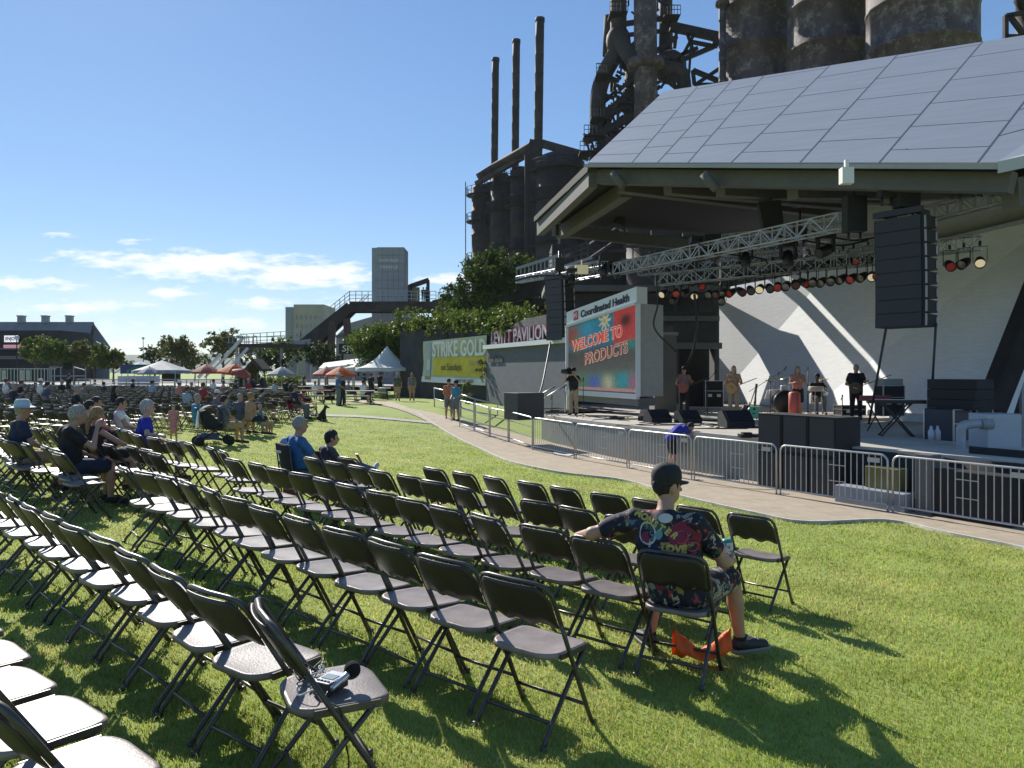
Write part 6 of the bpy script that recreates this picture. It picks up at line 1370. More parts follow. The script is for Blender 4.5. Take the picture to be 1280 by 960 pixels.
# ================================================================ PEOPLE
def skin(n, c): return mat('skin_'+n, c, .5, var=.06, vs=9)
SK = {'l': skin('light', (.50, .31, .23)), 't': skin('tan', (.42, .24, .16)), 'd': skin('deep', (.12, .065, .045))}
def cloth(n, c, **k): return mat('cloth_'+n, c, .85, var=k.pop('var', .18), vs=k.pop('vs', 14), bump=.9, bs=9, **k)
C_ = dict(black=cloth('black', (.013, .013, .015)), navy=cloth('navy', (.02, .028, .055)), blue=cloth('blue', (.035, .13, .30)), royal=cloth('royal', (.02, .03, .32)), pink=cloth('pink', (.72, .06, .28)), white=cloth('white', (.68, .68, .68)), grey=cloth('grey', (.16, .165, .175)),
          dgrey=cloth('dark_grey', (.05, .052, .06)), khaki=cloth('khaki', (.38, .29, .18)), orange=cloth('orange', (.55, .17, .08)), teal=cloth('teal', (.05, .22, .33)), denim=cloth('denim', (.07, .10, .17)), olive=cloth('olive', (.10, .10, .07)), lpink=cloth('pale_pink', (.55, .22, .22)),
          peach=cloth('peach', (.50, .23, .16)), slate=cloth('slate', (.07, .09, .13)), lblue=cloth('pale_blue', (.30, .38, .48)), tan=cloth('tan', (.40, .25, .16)), red=cloth('red', (.35, .03, .04)))
H_ = dict(white=mat('hair_white', (.42, .41, .38), .85, var=.35, vs=45, bump=1.0, bs=70), grey=mat('hair_grey', (.32, .31, .29), .8, var=.4, vs=45, bump=1.0, bs=70), dark=mat('hair_dark', (.02, .016, .013), .7, var=.4, vs=45, bump=1.0, bs=70), brown=mat('hair_brown', (.09, .05, .03), .7, var=.4, vs=45, bump=1.0, bs=70), blond=mat('hair_blond', (.30, .19, .09), .7, var=.4, vs=45, bump=1.0, bs=70))
m_eye = mat('eye_dark', (.015, .012, .01), .2); m_shoe = mat('shoe_dark', (.02, .02, .022), .6); m_shoeW = mat('shoe_white', (.5, .5, .5), .6)
A3 = lambda *v: np.array(v, float)
def POSE(kind, **o):
    if kind == 'stand':
        J = dict(pel=A3(0, 0, .95), che=A3(0, 0, 1.28), nek=A3(0, -.01, 1.47), hed=A3(0, .02, 1.635), sl=A3(-.175, 0, 1.41), sr=A3(.175, 0, 1.41), el=A3(-.23, -.03, 1.13), er=A3(.23, -.03, 1.13), wl=A3(-.23, .07, .89), wr=A3(.23, .07, .89),
                 hl=A3(-.09, 0, .93), hr=A3(.09, 0, .93), kl=A3(-.11, .02, .50), kr=A3(.11, .02, .50), al=A3(-.12, -.03, .08), ar=A3(.12, -.03, .08), tl=A3(-.14, .15, .035), tr=A3(.14, .15, .035))
    else:
        J = dict(pel=A3(0, -.06, .55), che=A3(0, -.11, .87), nek=A3(0, -.10, 1.07), hed=A3(0, -.06, 1.23), sl=A3(-.18, -.11, 1.01), sr=A3(.18, -.11, 1.01), el=A3(-.25, -.02, .76), er=A3(.25, -.02, .76), wl=A3(-.14, .2, .66), wr=A3(.14, .2, .66),
                 hl=A3(-.09, -.04, .54), hr=A3(.09, -.04, .54), kl=A3(-.13, .40, .53), kr=A3(.13, .40, .53), al=A3(-.13, .40, .09), ar=A3(.13, .40, .09), tl=A3(-.14, .58, .035), tr=A3(.14, .58, .035))
    for k, v in o.items(): J[k] = A3(*v)
    return J
def hand_prims(w, d, n, curl, s=1.0, spread=1.0, side=1):
    """palm and five fingers; d along the hand, n the palm's facing, side +1 puts the thumb on d x n"""
    w, d, n = A3(*w), A3(*d), A3(*n); d /= np.linalg.norm(d); n = n-d*(n@d); n /= np.linalg.norm(n); u = np.cross(d, n)*side; pr = []
    for k, off in enumerate((-.028, -.010, .010, .028)): pr.append(('c', w+d*.015+u*off*.6*s, w+d*.085*s+u*off*s, .013*s, .0115*s))
    pr.append(('e', w+d*.045*s, A3(.034, .034, .02)*s))
    for k, (off, L) in enumerate(zip((-.030, -.010, .010, .029), (.062, .076, .082, .074))):
        p = w+d*.085*s+u*off*s; a = 0; r = .0095*s*(1-.04*(3-k)); dirv = d+u*off*2.2*spread
        for q, f in enumerate((.45, .3, .25)):
            a += curl*(.75, 1.0, .8)[q]*(1+.08*(3-k)); v = dirv*math.cos(a)+n*math.sin(a); v /= np.linalg.norm(v); p2 = p+v*L*f*s; pr.append(('c', p, p2, r, r*.9)); p = p2; r *= .92
    p = w+d*.022*s+u*.026*s; v = d*.55+u*.75+n*.35; v /= np.linalg.norm(v); p2 = p+v*.038*s; v2 = d*.8+u*.25+n*(.35+curl*.5); v2 /= np.linalg.norm(v2)
    p3 = p2+v2*.030*s; v3 = d*.7+n*(.5+curl*.6)-u*.1; v3 /= np.linalg.norm(v3); pr += [('c', p, p2, .0135*s, .011*s), ('c', p2, p3, .011*s, .0095*s), ('c', p3, p3+v3*.024*s, .0095*s, .008*s)]
    return pr
def person(label, loc, rz, J, h=1.74, sk='l', top='grey', sleeve=.55, bot='khaki', leg='short', shoe=None, hair='brown', style='short', hat=None, hyaw=0.0, htilt=0.0, vox=.026, female=False, group=None, bulk=1.0, extra=None, eyes=None, top_mat=None, bot_mat=None, dress=False, hands=None):
    s = h/1.75; J = {k: v*s for k, v in J.items()}; root = thing('person', label, 'person', loc, rz, group); sc = s
    bw = bulk*(.92 if female else 1.0); cy, sy = math.cos(hyaw), math.sin(hyaw); RH = np.array(Matrix.Rotation(hyaw, 3, 'Z') @ Matrix.Rotation(htilt, 3, 'X')); fw = RH @ A3(0, 1, 0); rt = RH @ A3(1, 0, 0); upv = RH @ A3(0, 0, 1)
    hd = J['hed']
    def torso(e):
        sm = (J['sl']+J['sr'])/2; mid = (J['pel']+J['che'])/2; w_ = J['sr']-J['sl']; w_ = w_/np.linalg.norm(w_)
        return [('c', J['pel']-w_*.06*s*bw, J['che']-w_*.075*s*bw, (.105*bw+e)*1.0*s, (.10*bw+e)*s), ('c', J['pel']+w_*.06*s*bw, J['che']+w_*.075*s*bw, (.105*bw+e)*s, (.10*bw+e)*s), ('c', J['che'], sm-(sm-J['che'])*.15, (.12*bw+e)*s, (.095+e)*s), ('c', J['sl']*.97+sm*.03, J['sr']*.97+sm*.03, (.052+e)*s, (.052+e)*s),
                ('c', sm, sm*.4+J['nek']*.6, (.07+e)*s, (.052+e)*s)]+([('e', J['che']-w_*.08*s+A3(0, .085*s, -.01), A3(.07, .07, .07)*s), ('e', J['che']+w_*.08*s+A3(0, .085*s, -.01), A3(.07, .07, .07)*s)] if female else [])
    fine = vox < .02
    pr = torso(0)+[('c', (J['sl']+J['sr'])/2*.3+J['nek']*.7, hd-upv*.05*s, .055*s*bw**.3, .052*s), ('e', hd+fw*-.008*s+upv*.02*s, A3(.076, .096, .103)*s, RH), ('e', hd+fw*.022*s-upv*.055*s, A3(.056, .066, .068)*s, RH), ('c', hd+fw*.088*s+upv*.0*s, hd+fw*.108*s-upv*.028*s, .009*s, .014*s)]
    pr += [('e', hd+rt*q*.079*s-upv*.012*s-fw*.008*s, A3(.011, .020, .032)*s, RH) for q in (-1, 1)]
    for q in 'lr':
        pr += [('c', J['s'+q], J['e'+q], .047*s*bulk, .037*s*bulk), ('c', J['e'+q], J['w'+q], .038*s*bulk, .025*s)]
        dv = J['w'+q]-J['e'+q]; dv = dv/np.linalg.norm(dv)
        if not (hands and q in hands): 
            if fine: pr += hand_prims(J['w'+q], dv, (0, .3, -1), .35, s*.95, side=1 if q == 'l' else -1)
            else: pr += [('c', J['w'+q], J['w'+q]+dv*.08*s, .028*s, .032*s), ('c', J['w'+q]+dv*.08*s, J['w'+q]+dv*.15*s+A3(0, .01, -.02), .025*s, .014*s)]
        kn = J['k'+q]; pr += [('c', J['h'+q], kn, .083*s*bulk, .056*s), ('c', kn, kn*.6+J['a'+q]*.4, .054*s, .056*s), ('c', kn*.6+J['a'+q]*.4, J['a'+q], .054*s, .036*s), ('c', J['a'+q], J['t'+q], .038*s, .030*s)]
    V_, Fq = surface_nets(pr, vox, .022*s if fine else .03*s)
    if hands:
        for q, hp in hands.items():
            v2, f2 = surface_nets(hp, .0042, .007); Fq = np.concatenate([Fq, f2+len(V_)]); V_ = np.concatenate([V_, v2])
    body = from_np('body', V_, Fq, SK[sk], root, local=True)
    # clothes
    ph = rng.uniform(0, 6, 6)
    def wr(a, f):
        return lambda p: a*(np.sin(p[:, 0]*f+p[:, 2]*f*1.3+ph[0])*np.sin(p[:, 1]*f*1.1-p[:, 2]*f*.6+ph[1])+.6*np.sin(p[:, 2]*f*2.1+p[:, 0]*f*1.4+ph[2])*np.sin(p[:, 1]*f*1.9+ph[3]))
    e = .014 if fine else .016
    tp = torso(e)
    for q in 'lr':
        if sleeve > 0:
            el = J['s'+q]+(J['e'+q]-J['s'+q])*min(1, sleeve); tp.append(('c', J['s'+q], el, (.056*bulk+e*.6)*s, (.052*bulk+e*.7)*s))
            if sleeve > 1: tp.append(('c', J['e'+q], J['e'+q]+(J['w'+q]-J['e'+q])*(sleeve-1), (.042+e)*s, (.033+e)*s))
    if dress: tp += [('c', J['pel'], (J['kl']+J['kr'])/2*.75+J['pel']*.25, .13*s, .18*s)]
    nk = J['nek']+A3(0, .0, .045*s); lo = J['pel'][2]-.08*s
    sf = .055*s
    def cut_t(p):
        d = (sf+.014*s)-np.linalg.norm((p-nk)*A3(1, 1, .75), axis=1); return np.maximum(d, (lo-p[:, 2]) if not dress else d)
    V_, Fq = surface_nets(tp, vox, .02*s, cut=cut_t, noise=wr(.0035 if fine else .002, 30)); shirt = from_np('shirt' if not dress else 'dress', V_, Fq, top_mat or C_[top], root, local=True)
    if leg and not dress:
        pp = [('c', J['hl']*.8+J['pel']*.2, J['hr']*.8+J['pel']*.2, (.095*bulk+e)*s, (.095*bulk+e)*s), ('c', J['pel'], J['pel']+(J['che']-J['pel'])*.22, (.10*bw+e*.8)*s, (.095*bw+e*.8)*s)]
        for q in 'lr':
            kk = J['h'+q]+(J['k'+q]-J['h'+q])*(1.0 if leg == 'long' else .84); pp.append(('c', J['h'+q], kk, (.088*bulk+e)*s, ((.060 if leg == 'long' else .082)+e)*s))
            if leg == 'long': a_ = J['k'+q]+(J['a'+q]-J['k'+q])*.95; pp.append(('c', J['k'+q], a_, (.058+e)*s, (.048+e)*s))
        V_, Fq = surface_nets(pp, vox, .02*s, noise=wr(.0035 if fine else .002, 26)); from_np('trousers' if leg == 'long' else 'shorts', V_, Fq, bot_mat or C_[bot], root, local=True)
    for q in 'lr':
        a_, t_ = J['a'+q], J['t'+q]; d = t_-a_; ln = np.linalg.norm(d); dn = d/ln; V_, Fq = surface_nets([('c', a_-A3(0, 0, .02*s), t_, .047*s, .041*s), ('c', a_-dn*.03*s+A3(0, 0, -.03*s), a_, .04*s, .045*s)], max(.008, vox*.8), .015); sh_o = from_np('shoe', V_, Fq, shoe or m_shoe, root, local=True)
        if vox < .012:
            V_, Fq = surface_nets([('c', a_-dn*.035*s+A3(0, 0, -.06*s), t_+dn*.012*s+A3(0, 0, -.012), .046*s, .047*s)], .007, .01, cut=lambda p: np.maximum(p[:, 2]-.030, -p[:, 2]+.002)); from_np('sole', V_, Fq, mat('sole_grey', (.20, .20, .20), .7), sh_o, local=True)
            for i_ in range(4): c_s = a_+(t_-a_)*(.30+.14*i_)+A3(0, 0, .047*s-.004*i_); b = MB(); pe = np.cross(dn, A3(0, 0, 1)); b.beam(c_s-pe*.022, c_s+pe*.022, .006, .005); b.build('lace', mat('lace_pale', (.35, .35, .35), .8), sh_o, local=True)
    if style != 'bald' and not hat == 'cap_only':
        r_h = A3(.084, .104, .108)*s; hp = [('e', hd-fw*.014*s+upv*.028*s, r_h, RH)]
        if style == 'long': hp += [('c', hd-fw*.06*s-upv*.02*s, J['nek']-fw*.055*s-A3(0, 0, .12*s), .075*s, .05*s), ('c', hd-fw*.03*s+rt*.06*s, J['nek']+rt*.075*s-A3(0, 0, .1*s), .035*s, .03*s), ('c', hd-fw*.03*s-rt*.06*s, J['nek']-rt*.075*s-A3(0, 0, .1*s), .035*s, .03*s)]
        if style == 'pony': hp += [('c', hd-fw*.09*s, hd-fw*.15*s-A3(0, 0, .08*s), .04*s, .045*s), ('c', hd-fw*.15*s-A3(0, 0, .08*s), hd-fw*.14*s-A3(0, 0, .34*s), .045*s, .02*s)]
        if style == 'full': hp = [('e', hd-fw*.02*s+upv*.03*s, r_h*1.06, RH), ('c', hd-fw*.07*s, hd-fw*.06*s-upv*.06*s, .06*s, .05*s)]
        lowcut = -.012 if style == 'short' else -.03
        def cut_h(p):
            l = p-hd; f = l@fw; u = l@upv; return np.maximum(np.maximum((f-.045*s)-np.maximum(0, u-.045*s)*1.6, -1) if style == 'bald' else (f-.040*s)-np.maximum(0, u-.04*s)*1.8, (-(u)+lowcut*s-(.045*s if style != 'short' else .03*s)-np.maximum(0, -f)*.7) if style in ('short', 'full') else -1)
        V_, Fq = surface_nets(hp, min(vox, .022)*.8, .02*s, cut=cut_h, noise=lambda p: (.006 if style == 'full' else .003)*np.sin(p[:, 0]*85+ph[4])*np.sin(p[:, 2]*66+p[:, 1]*60+ph[5])); from_np('hair', V_, Fq, H_[hair], root, local=True)
    if hat:
        kind, hm = hat; MH = Matrix.Rotation(hyaw, 3, 'Z') @ Matrix.Rotation(htilt, 3, 'X'); c = Vector(hd)+Vector(upv)*(.055*s)-Vector(fw)*.012*s; b = MB()
        if kind == 'sun': b.lathe([(.175*s, -.015*s), (.18*s, -.02*s), (.105*s, .012*s), (.098*s, .07*s), (.075*s, .10*s), (0, .105*s)], c, 24, M=MH); b.build('hat', hm, root, local=True)
        else:
            prof = [(.089*s, -.022*s), (.092*s, .01*s), (.088*s, .045*s), (.072*s, .078*s), (.042*s, .096*s), (0, .101*s)]; n = 28; vs = []
            for (r, z) in prof:
                for k in range(n): t = 2*math.pi*k/n; vs.append(c+MH @ Vector((r*math.cos(t), r*1.17*math.sin(t), z+.004*s*math.cos(6*t)*(r > .06)*0)))
            b.add(vs, [(i*n+k, i*n+(k+1) % n, (i+1)*n+(k+1) % n, (i+1)*n+k) for i in range(len(prof)-1) for k in range(n)], True); hobj = b.build('cap', hm, root, local=True)
            sgn = -1 if kind == 'backcap' else 1; b = MB(); vs = []
            for j in range(2):
                for i in range(9): a = R(20+140*i/8); rr_ = (.085, .165)[j]; vs.append(c+MH @ Vector((.085*s*math.cos(a)*(1 if j == 0 else .86), sgn*(.1*math.sin(a)+(0 if j == 0 else .068*math.sin(a)+.01))*s, (-.014-(.012*j))*s-.012*s*abs(math.cos(a))*j)))
            n = len(vs); vs += [v-Vector((0, 0, .005*s)) for v in vs]; b.add(vs, [(i, i+1, 10+i, 9+i) for i in range(8)]+[(n+i, n+9+i, n+10+i, n+i+1) for i in range(8)]+[(9+i, 10+i, n+10+i, n+9+i) for i in range(8)], True); b.build('brim', hm, hobj, local=True)
            b = MB(); b.ell(c+MH @ Vector((0, 0, .101*s)), (.007*s, .007*s, .004*s), 8); b.build('button', hm, hobj, local=True)
    if (eyes if eyes is not None else fine):
        for q in (-1, 1): b = MB(); b.ell(Vector(hd+fw*.079*s+rt*q*.031*s+upv*.008*s), (.011*s, .008*s, .007*s), 8); b.build('eye', m_eye, root, local=True)
    return root

FOOT0 = 0.0
def PG(px, py, h=0): return G(px, py, h)
# ---- the man in the patterned shirt
def patterned(name, seed, base, scale=13, dens=0):
    m = bpy.data.materials.new(name); m.use_nodes = True; t = m.node_tree; bs = t.nodes['Principled BSDF']; bs.inputs['Roughness'].default_value = .8
    co = t.nodes.new('ShaderNodeTexCoord'); mp = t.nodes.new('ShaderNodeMapping'); mp.inputs['Location'].default_value = (seed, seed*.7, 0); t.links.new(co.outputs['Object'], mp.inputs[0])
    nz = t.nodes.new('ShaderNodeTexNoise'); nz.inputs['Scale'].default_value = 9; nz.inputs['Detail'].default_value = 2; t.links.new(mp.outputs[0], nz.inputs['Vector'])
    ad = t.nodes.new('ShaderNodeMix'); ad.data_type = 'RGBA'; ad.blend_type = 'LINEAR_LIGHT'; ad.inputs[0].default_value = .16; t.links.new(mp.outputs[0], ad.inputs[6]); t.links.new(nz.outputs['Color'], ad.inputs[7])
    last = None
    for k, (sc_, cols) in enumerate([(scale, [(0, base), (.40, (.17, .022, .035)), (.48, base), (.60, (.02, .035, .09)), (.68, base), (.86-dens*.32, (.24+dens*.2, .23+dens*.2, .21+dens*.2)), (.90, (.04, .09, .09)), (.965, (.28, .21, .05))]),
                                     (scale*2.3, [(0, (0, 0, 0)), (.84, (.38, .37, .34)), (.90, (.32, .04, .04)), (.94, (.34, .28, .08)), (.97, (.07, .17, .20))])]):
        v = t.nodes.new('ShaderNodeTexVoronoi'); v.inputs['Scale'].default_value = sc_; t.links.new(ad.outputs[2], v.inputs['Vector'])
        sp = t.nodes.new('ShaderNodeSeparateColor'); t.links.new(v.outputs['Color'], sp.inputs[0]); r = t.nodes.new('ShaderNodeValToRGB'); r.color_ramp.interpolation = 'CONSTANT'
        els = r.color_ramp.elements
        while len(els) < len(cols): els.new(.5)
        for e_, (p_, c_2) in zip(els, cols): e_.position = p_; e_.color = (*c_2, 1)
        t.links.new(sp.outputs[0], r.inputs[0])
        if last is None: last = r.outputs[0]
        else:
            gt = t.nodes.new('ShaderNodeMath'); gt.operation = 'GREATER_THAN'; gt.inputs[1].default_value = .84; t.links.new(sp.outputs[0], gt.inputs[0])
            mx = t.nodes.new('ShaderNodeMix'); mx.data_type = 'RGBA'; t.links.new(gt.outputs[0], mx.inputs[0]); t.links.new(last, mx.inputs[6]); t.links.new(r.outputs[0], mx.inputs[7]); last = mx.outputs[2]
    ed = t.nodes.new('ShaderNodeTexVoronoi'); ed.feature = 'DISTANCE_TO_EDGE'; ed.inputs['Scale'].default_value = scale; t.links.new(ad.outputs[2], ed.inputs['Vector'])
    lt = t.nodes.new('ShaderNodeMath'); lt.operation = 'LESS_THAN'; lt.inputs[1].default_value = .035; t.links.new(ed.outputs['Distance'], lt.inputs[0]); mx = t.nodes.new('ShaderNodeMix'); mx.data_type = 'RGBA'; t.links.new(lt.outputs[0], mx.inputs[0]); t.links.new(last, mx.inputs[6]); mx.inputs[7].default_value = (*base, 1); t.links.new(mx.outputs[2], bs.inputs['Base Color'])
    return m
ch = CH[('C', 0)]; ML = ch.location.copy()
J = POSE('sit', pel=(0, -.09, .55), che=(-.055, -.13, .86), nek=(-.085, -.095, 1.07), hed=(-.085, -.03, 1.22), sl=(-.28, -.14, 1.00), sr=(.125, -.10, 1.00), el=(-.55, -.22, .89), wl=(-.74, -.03, .82), er=(.27, .04, .74), wr=(.225, .285, .665),
         hl=(-.10, -.05, .545), hr=(.10, -.05, .545), kl=(-.26, .36, .54), kr=(.25, .41, .545), al=(-.30, .27, .09), ar=(.29, .48, .09), tl=(-.42, .42, .035), tr=(.42, .63, .035))
can_c = np.array([.235, .405, .74])
hp_r = hand_prims((.225, .285, .665), (.02, .95, .30), (-.25, -.1, .95), .62, 1.0, .6, side=1)
hp_r = hand_prims((.262, .30, .672), (-.05, .98, .18), (-.95, .05, .15), .72, 1.0, .5, side=-1)
J['wr'] = A3(.262, .30, .672)
hp_l = hand_prims((-.74, -.03, .82), (-.45, .75, -.5), (.2, -.5, -.8), .4, 1.0, 1, side=1)
man = person('seated man in a loud patterned shirt and black cap, arm over the next chair', ML+Matrix.Rotation(ch.rotation_euler[2], 3, 'Z') @ Vector((.0, .10, 0)), ch.rotation_euler[2], J, h=1.75, sk='t', sleeve=.62, leg='short', hat=('cap', mat('cap_black', (.014, .014, .014), .75, var=.2, vs=20)), hair='dark', style='short', hyaw=R(-38), htilt=R(-3), vox=.0095, bulk=1.12, top_mat=patterned('printed_shirt', 3.1, (.012, .013, .024), 12), bot_mat=patterned('printed_shorts', 8.4, (.008, .008, .010), 19, .5), hands={'r': hp_r, 'l': hp_l})
bpy.context.view_layer.update()
from mathutils.bvhtree import BVHTree
def decal(name, txt, size, m, target, org, xd, nd, rot=0.0, depth=.0, bold=0.0, width=None):
    """lettering wrapped on to a garment; org, xd, nd in the person's space, nd points out of the cloth"""
    o = target; me = o.data; bv = BVHTree.FromPolygons([v.co.copy() for v in me.vertices], [tuple(p.vertices) for p in me.polygons])
    xd = Vector(xd).normalized(); nd = Vector(nd).normalized(); yd = nd.cross(xd).normalized(); xd = yd.cross(nd)
    xr = xd*math.cos(rot)+yd*math.sin(rot); yr = yd*math.cos(rot)-xd*math.sin(rot)
    t = text_obj(name, txt, size, m, None, (0, 0, 0), (1, 0, 0), (0, 1, 0), depth=0, bold=bold, width=width)
    bm = bmesh.new(); bm.from_mesh(t.data); bmesh.ops.triangulate(bm, faces=bm.faces); bmesh.ops.subdivide_edges(bm, edges=[e for e in bm.edges if e.calc_length() > .012], cuts=2)
    for v in bm.verts:
        p = Vector(org)+xr*v.co.x+yr*v.co.y; h_ = bv.ray_cast(p+nd*.25, -nd, .5); v.co = (h_[0]+nd*.003) if h_[0] else p
    bm.to_mesh(t.data); bm.free(); t.parent = target; return t
sh = [c for c in man.children if c.name.startswith('shirt')][0]; so_ = [c for c in man.children if c.name.startswith('shorts')][0]
yl = mat('print_yellow', (.50, .42, .10), .8); rd = mat('print_red', (.42, .05, .06), .8); wh = mat('print_white', (.55, .54, .50), .8); tl_ = mat('print_teal', (.14, .28, .28), .8)
for i, c_l in enumerate('MONSTER'):
    decal('lettering', c_l, .056, yl, sh, (-.235+i*.042, -.2, 1.05-.020*i+.0), (1, 0, 0), (0, -1, .12), -.35-.06*i, bold=.003)
decal('lettering', 'LOVE', .062, yl, sh, (.02, -.2, .855), (1, 0, 0), (0, -1, 0), -.05, bold=.004)
decal('lettering', 'HOT', .045, rd, sh, (.01, -.2, .79), (1, 0, 0), (0, -1, 0), -.02, bold=.005)
def disc(name, m, org, r, n=20, hole=0, sx_=1, rot=0):
    me = sh.data; bv = BVHTree.FromPolygons([v.co.copy() for v in me.vertices], [tuple(p.vertices) for p in me.polygons]); nd = Vector((0, -1, .1)).normalized(); vs = []
    for j in range(3):
        rr_ = hole+(r-hole)*j/2
        for k in range(n):
            t = 2*math.pi*k/n; a, c2 = rr_*math.cos(t)*sx_, rr_*math.sin(t); p = Vector(org)+Vector((a*math.cos(rot)-c2*math.sin(rot), 0, a*math.sin(rot)+c2*math.cos(rot))); h_ = bv.ray_cast(p+nd*.25, -nd, .5); vs.append((h_[0]+nd*.0022) if h_[0] else p)
    b = MB(); b.add(vs, [(j*n+k, j*n+(k+1) % n, (j+1)*n+(k+1) % n, (j+1)*n+k) for j in range(2) for k in range(n)], True); o = b.build(name, m, None); o.parent = sh
rdd = mat('print_dark_red', (.20, .02, .045), .8)
disc('print', rdd, (.075, -.2, .94), .085, sx_=1.15); disc('print', rd, (.06, -.2, .925), .043, hole=.034); disc('print', rd, (.125, -.2, .87), .032, hole=.024); disc('print', wh, (-.05, -.2, 1.035), .03, sx_=1.5); disc('print', MATS['print_teal'], (-.08, -.2, .93), .032, sx_=.8); disc('print', wh, (-.16, -.2, .93), .075, hole=.064, sx_=.8, rot=.5); disc('print', rdd, (-.17, -.2, .90), .04, sx_=.7, rot=.4)
disc('print', mat('print_navy', (.02, .03, .10), .8), (-.05, -.2, .80), .07, sx_=1.6)
# the can in his hand
can_w = man.matrix_world @ Vector((.222, .375, .675)); root = thing('drink_can', 'tall teal and white drink can held by the man in the patterned shirt', 'can', can_w); b = MB(); b.lathe([(0, 0), (.034, 0), (.0385, .01), (.0385, .118), (.036, .122), (0, .122)], can_w, 24); b.build('body', mat('can_print', (.08, .20, .22), .35, col2=(.55, .56, .50), vs=28, thr=(.45, .5)), root)
b = MB(); b.lathe([(.0, .142), (.028, .142), (.034, .134), (.037, .128), (.037, .118)], can_w, 24); b.build('rim', mat('can_teal', (.03, .24, .22), .4), root); b = MB(); b.lathe([(.0392, .012), (.0392, .045)], can_w, 24); b.build('lower_band', mat('can_coral', (.55, .16, .10), .5, col2=(.2, .3, .3), vs=30), root)
# laces and socks hinted on his right shoe; orange bag
for q, (x, y) in {'r': (.29, .48), 'l': (-.30, .27)}.items(): b = MB(); b.tube([(x, y, .08), (x+.0, y-.003, .125)], [.046, .047], 16); b.build('sock', C_['black'], man, local=True)
def bag():
    cx, cy = .10, .14; V_ = []; nu, nv = 26, 14
    for j in range(nv+1):
        for i in range(nu+1):
            u = i/nu*2-1; v = j/nv; x = u*.19; env = .09+.15*abs(u)**1.2; y = (v-.5)*.20*(1-.3*abs(u)); z = env*math.sin(math.pi*(.15+.85*v) if v < .95 else 3.05)*1.0+.02*math.sin(u*11+v*5)*math.sin(v*7)+.012
            V_.append((cx+x*math.cos(.5)-y*math.sin(.5), cy+x*math.sin(.5)+y*math.cos(.5), max(.004, z)))
    Fq = [(j*(nu+1)+i, j*(nu+1)+i+1, (j+1)*(nu+1)+i+1, (j+1)*(nu+1)+i) for j in range(nv) for i in range(nu)]
    M = man.matrix_world; W = [tuple(M @ Vector(v)) for v in V_]; root = thing('bag', 'crumpled bright orange bag lying under the man in the patterned shirt', 'bag', tuple(M @ Vector((cx, cy, 0))))
    o = from_np('cloth', W, Fq, mat('orange_nylon', (.95, .17, .02), .5, bump=.5, bs=25, trans=.3), root); sd = o.modifiers.new('solid', 'SOLIDIFY'); sd.thickness = .003
    b = MB(); b.tube(bez([M @ Vector(v) for v in [(.02, .15, .04), (.06, .12, .07), (.12, .13, .05), (.17, .16, .06)]], 16), .009, 6); b.build('drawstring', MATS['cap_black'], root)
bag()

# ---- camp chairs with the couple
def camp_chair(x, y, yaw, label, fabric, low=.36, back=.92, group=None, red=False):
    root = thing('camp_chair', label, 'chair', (x, y, g(x, y)), yaw, group)
    b = MB()
    for s in (-1, 1):
        b.tube([(s*.27, .22, 0), (s*.27, .20, low+.22)], .011, 6); b.tube([(s*.27, -.24, 0), (s*.25, -.36, back)], .011, 6); b.tube([(s*.27, .22, .03), (s*.27, -.24, low)], .01, 6); b.tube([(s*.27, -.24, .03), (s*.27, .22, low)], .01, 6)
    b.tube([(-.27, .22, .03), (.27, .22, low)], .01, 6); b.tube([(.27, .22, .03), (-.27, .22, low)], .01, 6); b.tube([(-.27, -.24, .03), (.27, -.24, low)], .01, 6); b.tube([(.27, -.24, .03), (-.27, -.24, low)], .01, 6); b.build('frame', m_tube, root, local=True)
    def sheet(nm, c, m, nu=8, nv=8, sag=.04, th=.012):
        V_ = []; c = [Vector(q) for q in c]
        for sd_ in (0, 1):
            for j in range(nv+1):
                for i in range(nu+1):
                    u, v = i/nu, j/nv; p = (c[0].lerp(c[1], u)).lerp(c[3].lerp(c[2], u), v); nn = (c[1]-c[0]).cross(c[3]-c[0]).normalized(); V_.append(p-nn*(sag*math.sin(math.pi*u)*math.sin(math.pi*v)+sd_*th))
        N_ = (nu+1)*(nv+1); Fq = [(j*(nu+1)+i, j*(nu+1)+i+1, (j+1)*(nu+1)+i+1, (j+1)*(nu+1)+i) for j in range(nv) for i in range(nu)]; Fq += [tuple(N_+i for i in f[::-1]) for f in Fq]
        for i in range(nu): Fq += [(i, N_+i, N_+i+1, i+1), (nv*(nu+1)+i, nv*(nu+1)+i+1, N_+nv*(nu+1)+i+1, N_+nv*(nu+1)+i)]
        for j in range(nv): a = j*(nu+1); Fq += [(a, a+nu+1, N_+a+nu+1, N_+a), (a+nu, N_+a+nu, N_+a+2*nu+1, a+2*nu+1)]
        from_np(nm, [tuple(v) for v in V_], Fq, m, root, local=True)
    sheet('seat', [(-.26, -.22, low-.02), (.26, -.22, low-.02), (.26, .22, low+.03), (-.26, .22, low+.03)], fabric, sag=.05)
    sheet('backrest', [(-.25, -.24, low), (.25, -.24, low), (.24, -.36, back), (-.24, -.36, back)], fabric, sag=-.04)
    for s in (-1, 1): b = MB(); b.box((s*.28, -.04, low+.24), (.07, .48, .015)); b.build('armrest', fabric, root, local=True)
    if red: b = MB(); b.prism([(-.2, -.385, back-.10), (.02, -.385, back-.10), (.02, -.385, back-.13), (-.2, -.385, back-.13)], (0, -.004, 0)); b.build('logo_strip', C_['white'], root, local=True); b = MB(); b.prism([(-.24, -.26, low-.22), (.24, -.26, low-.22), (.25, -.25, low+.08), (-.25, -.25, low+.08)], (0, .012, 0)); b.build('pouch', mat('maroon_cloth', (.10, .015, .02), .8), root, local=True)
    return root
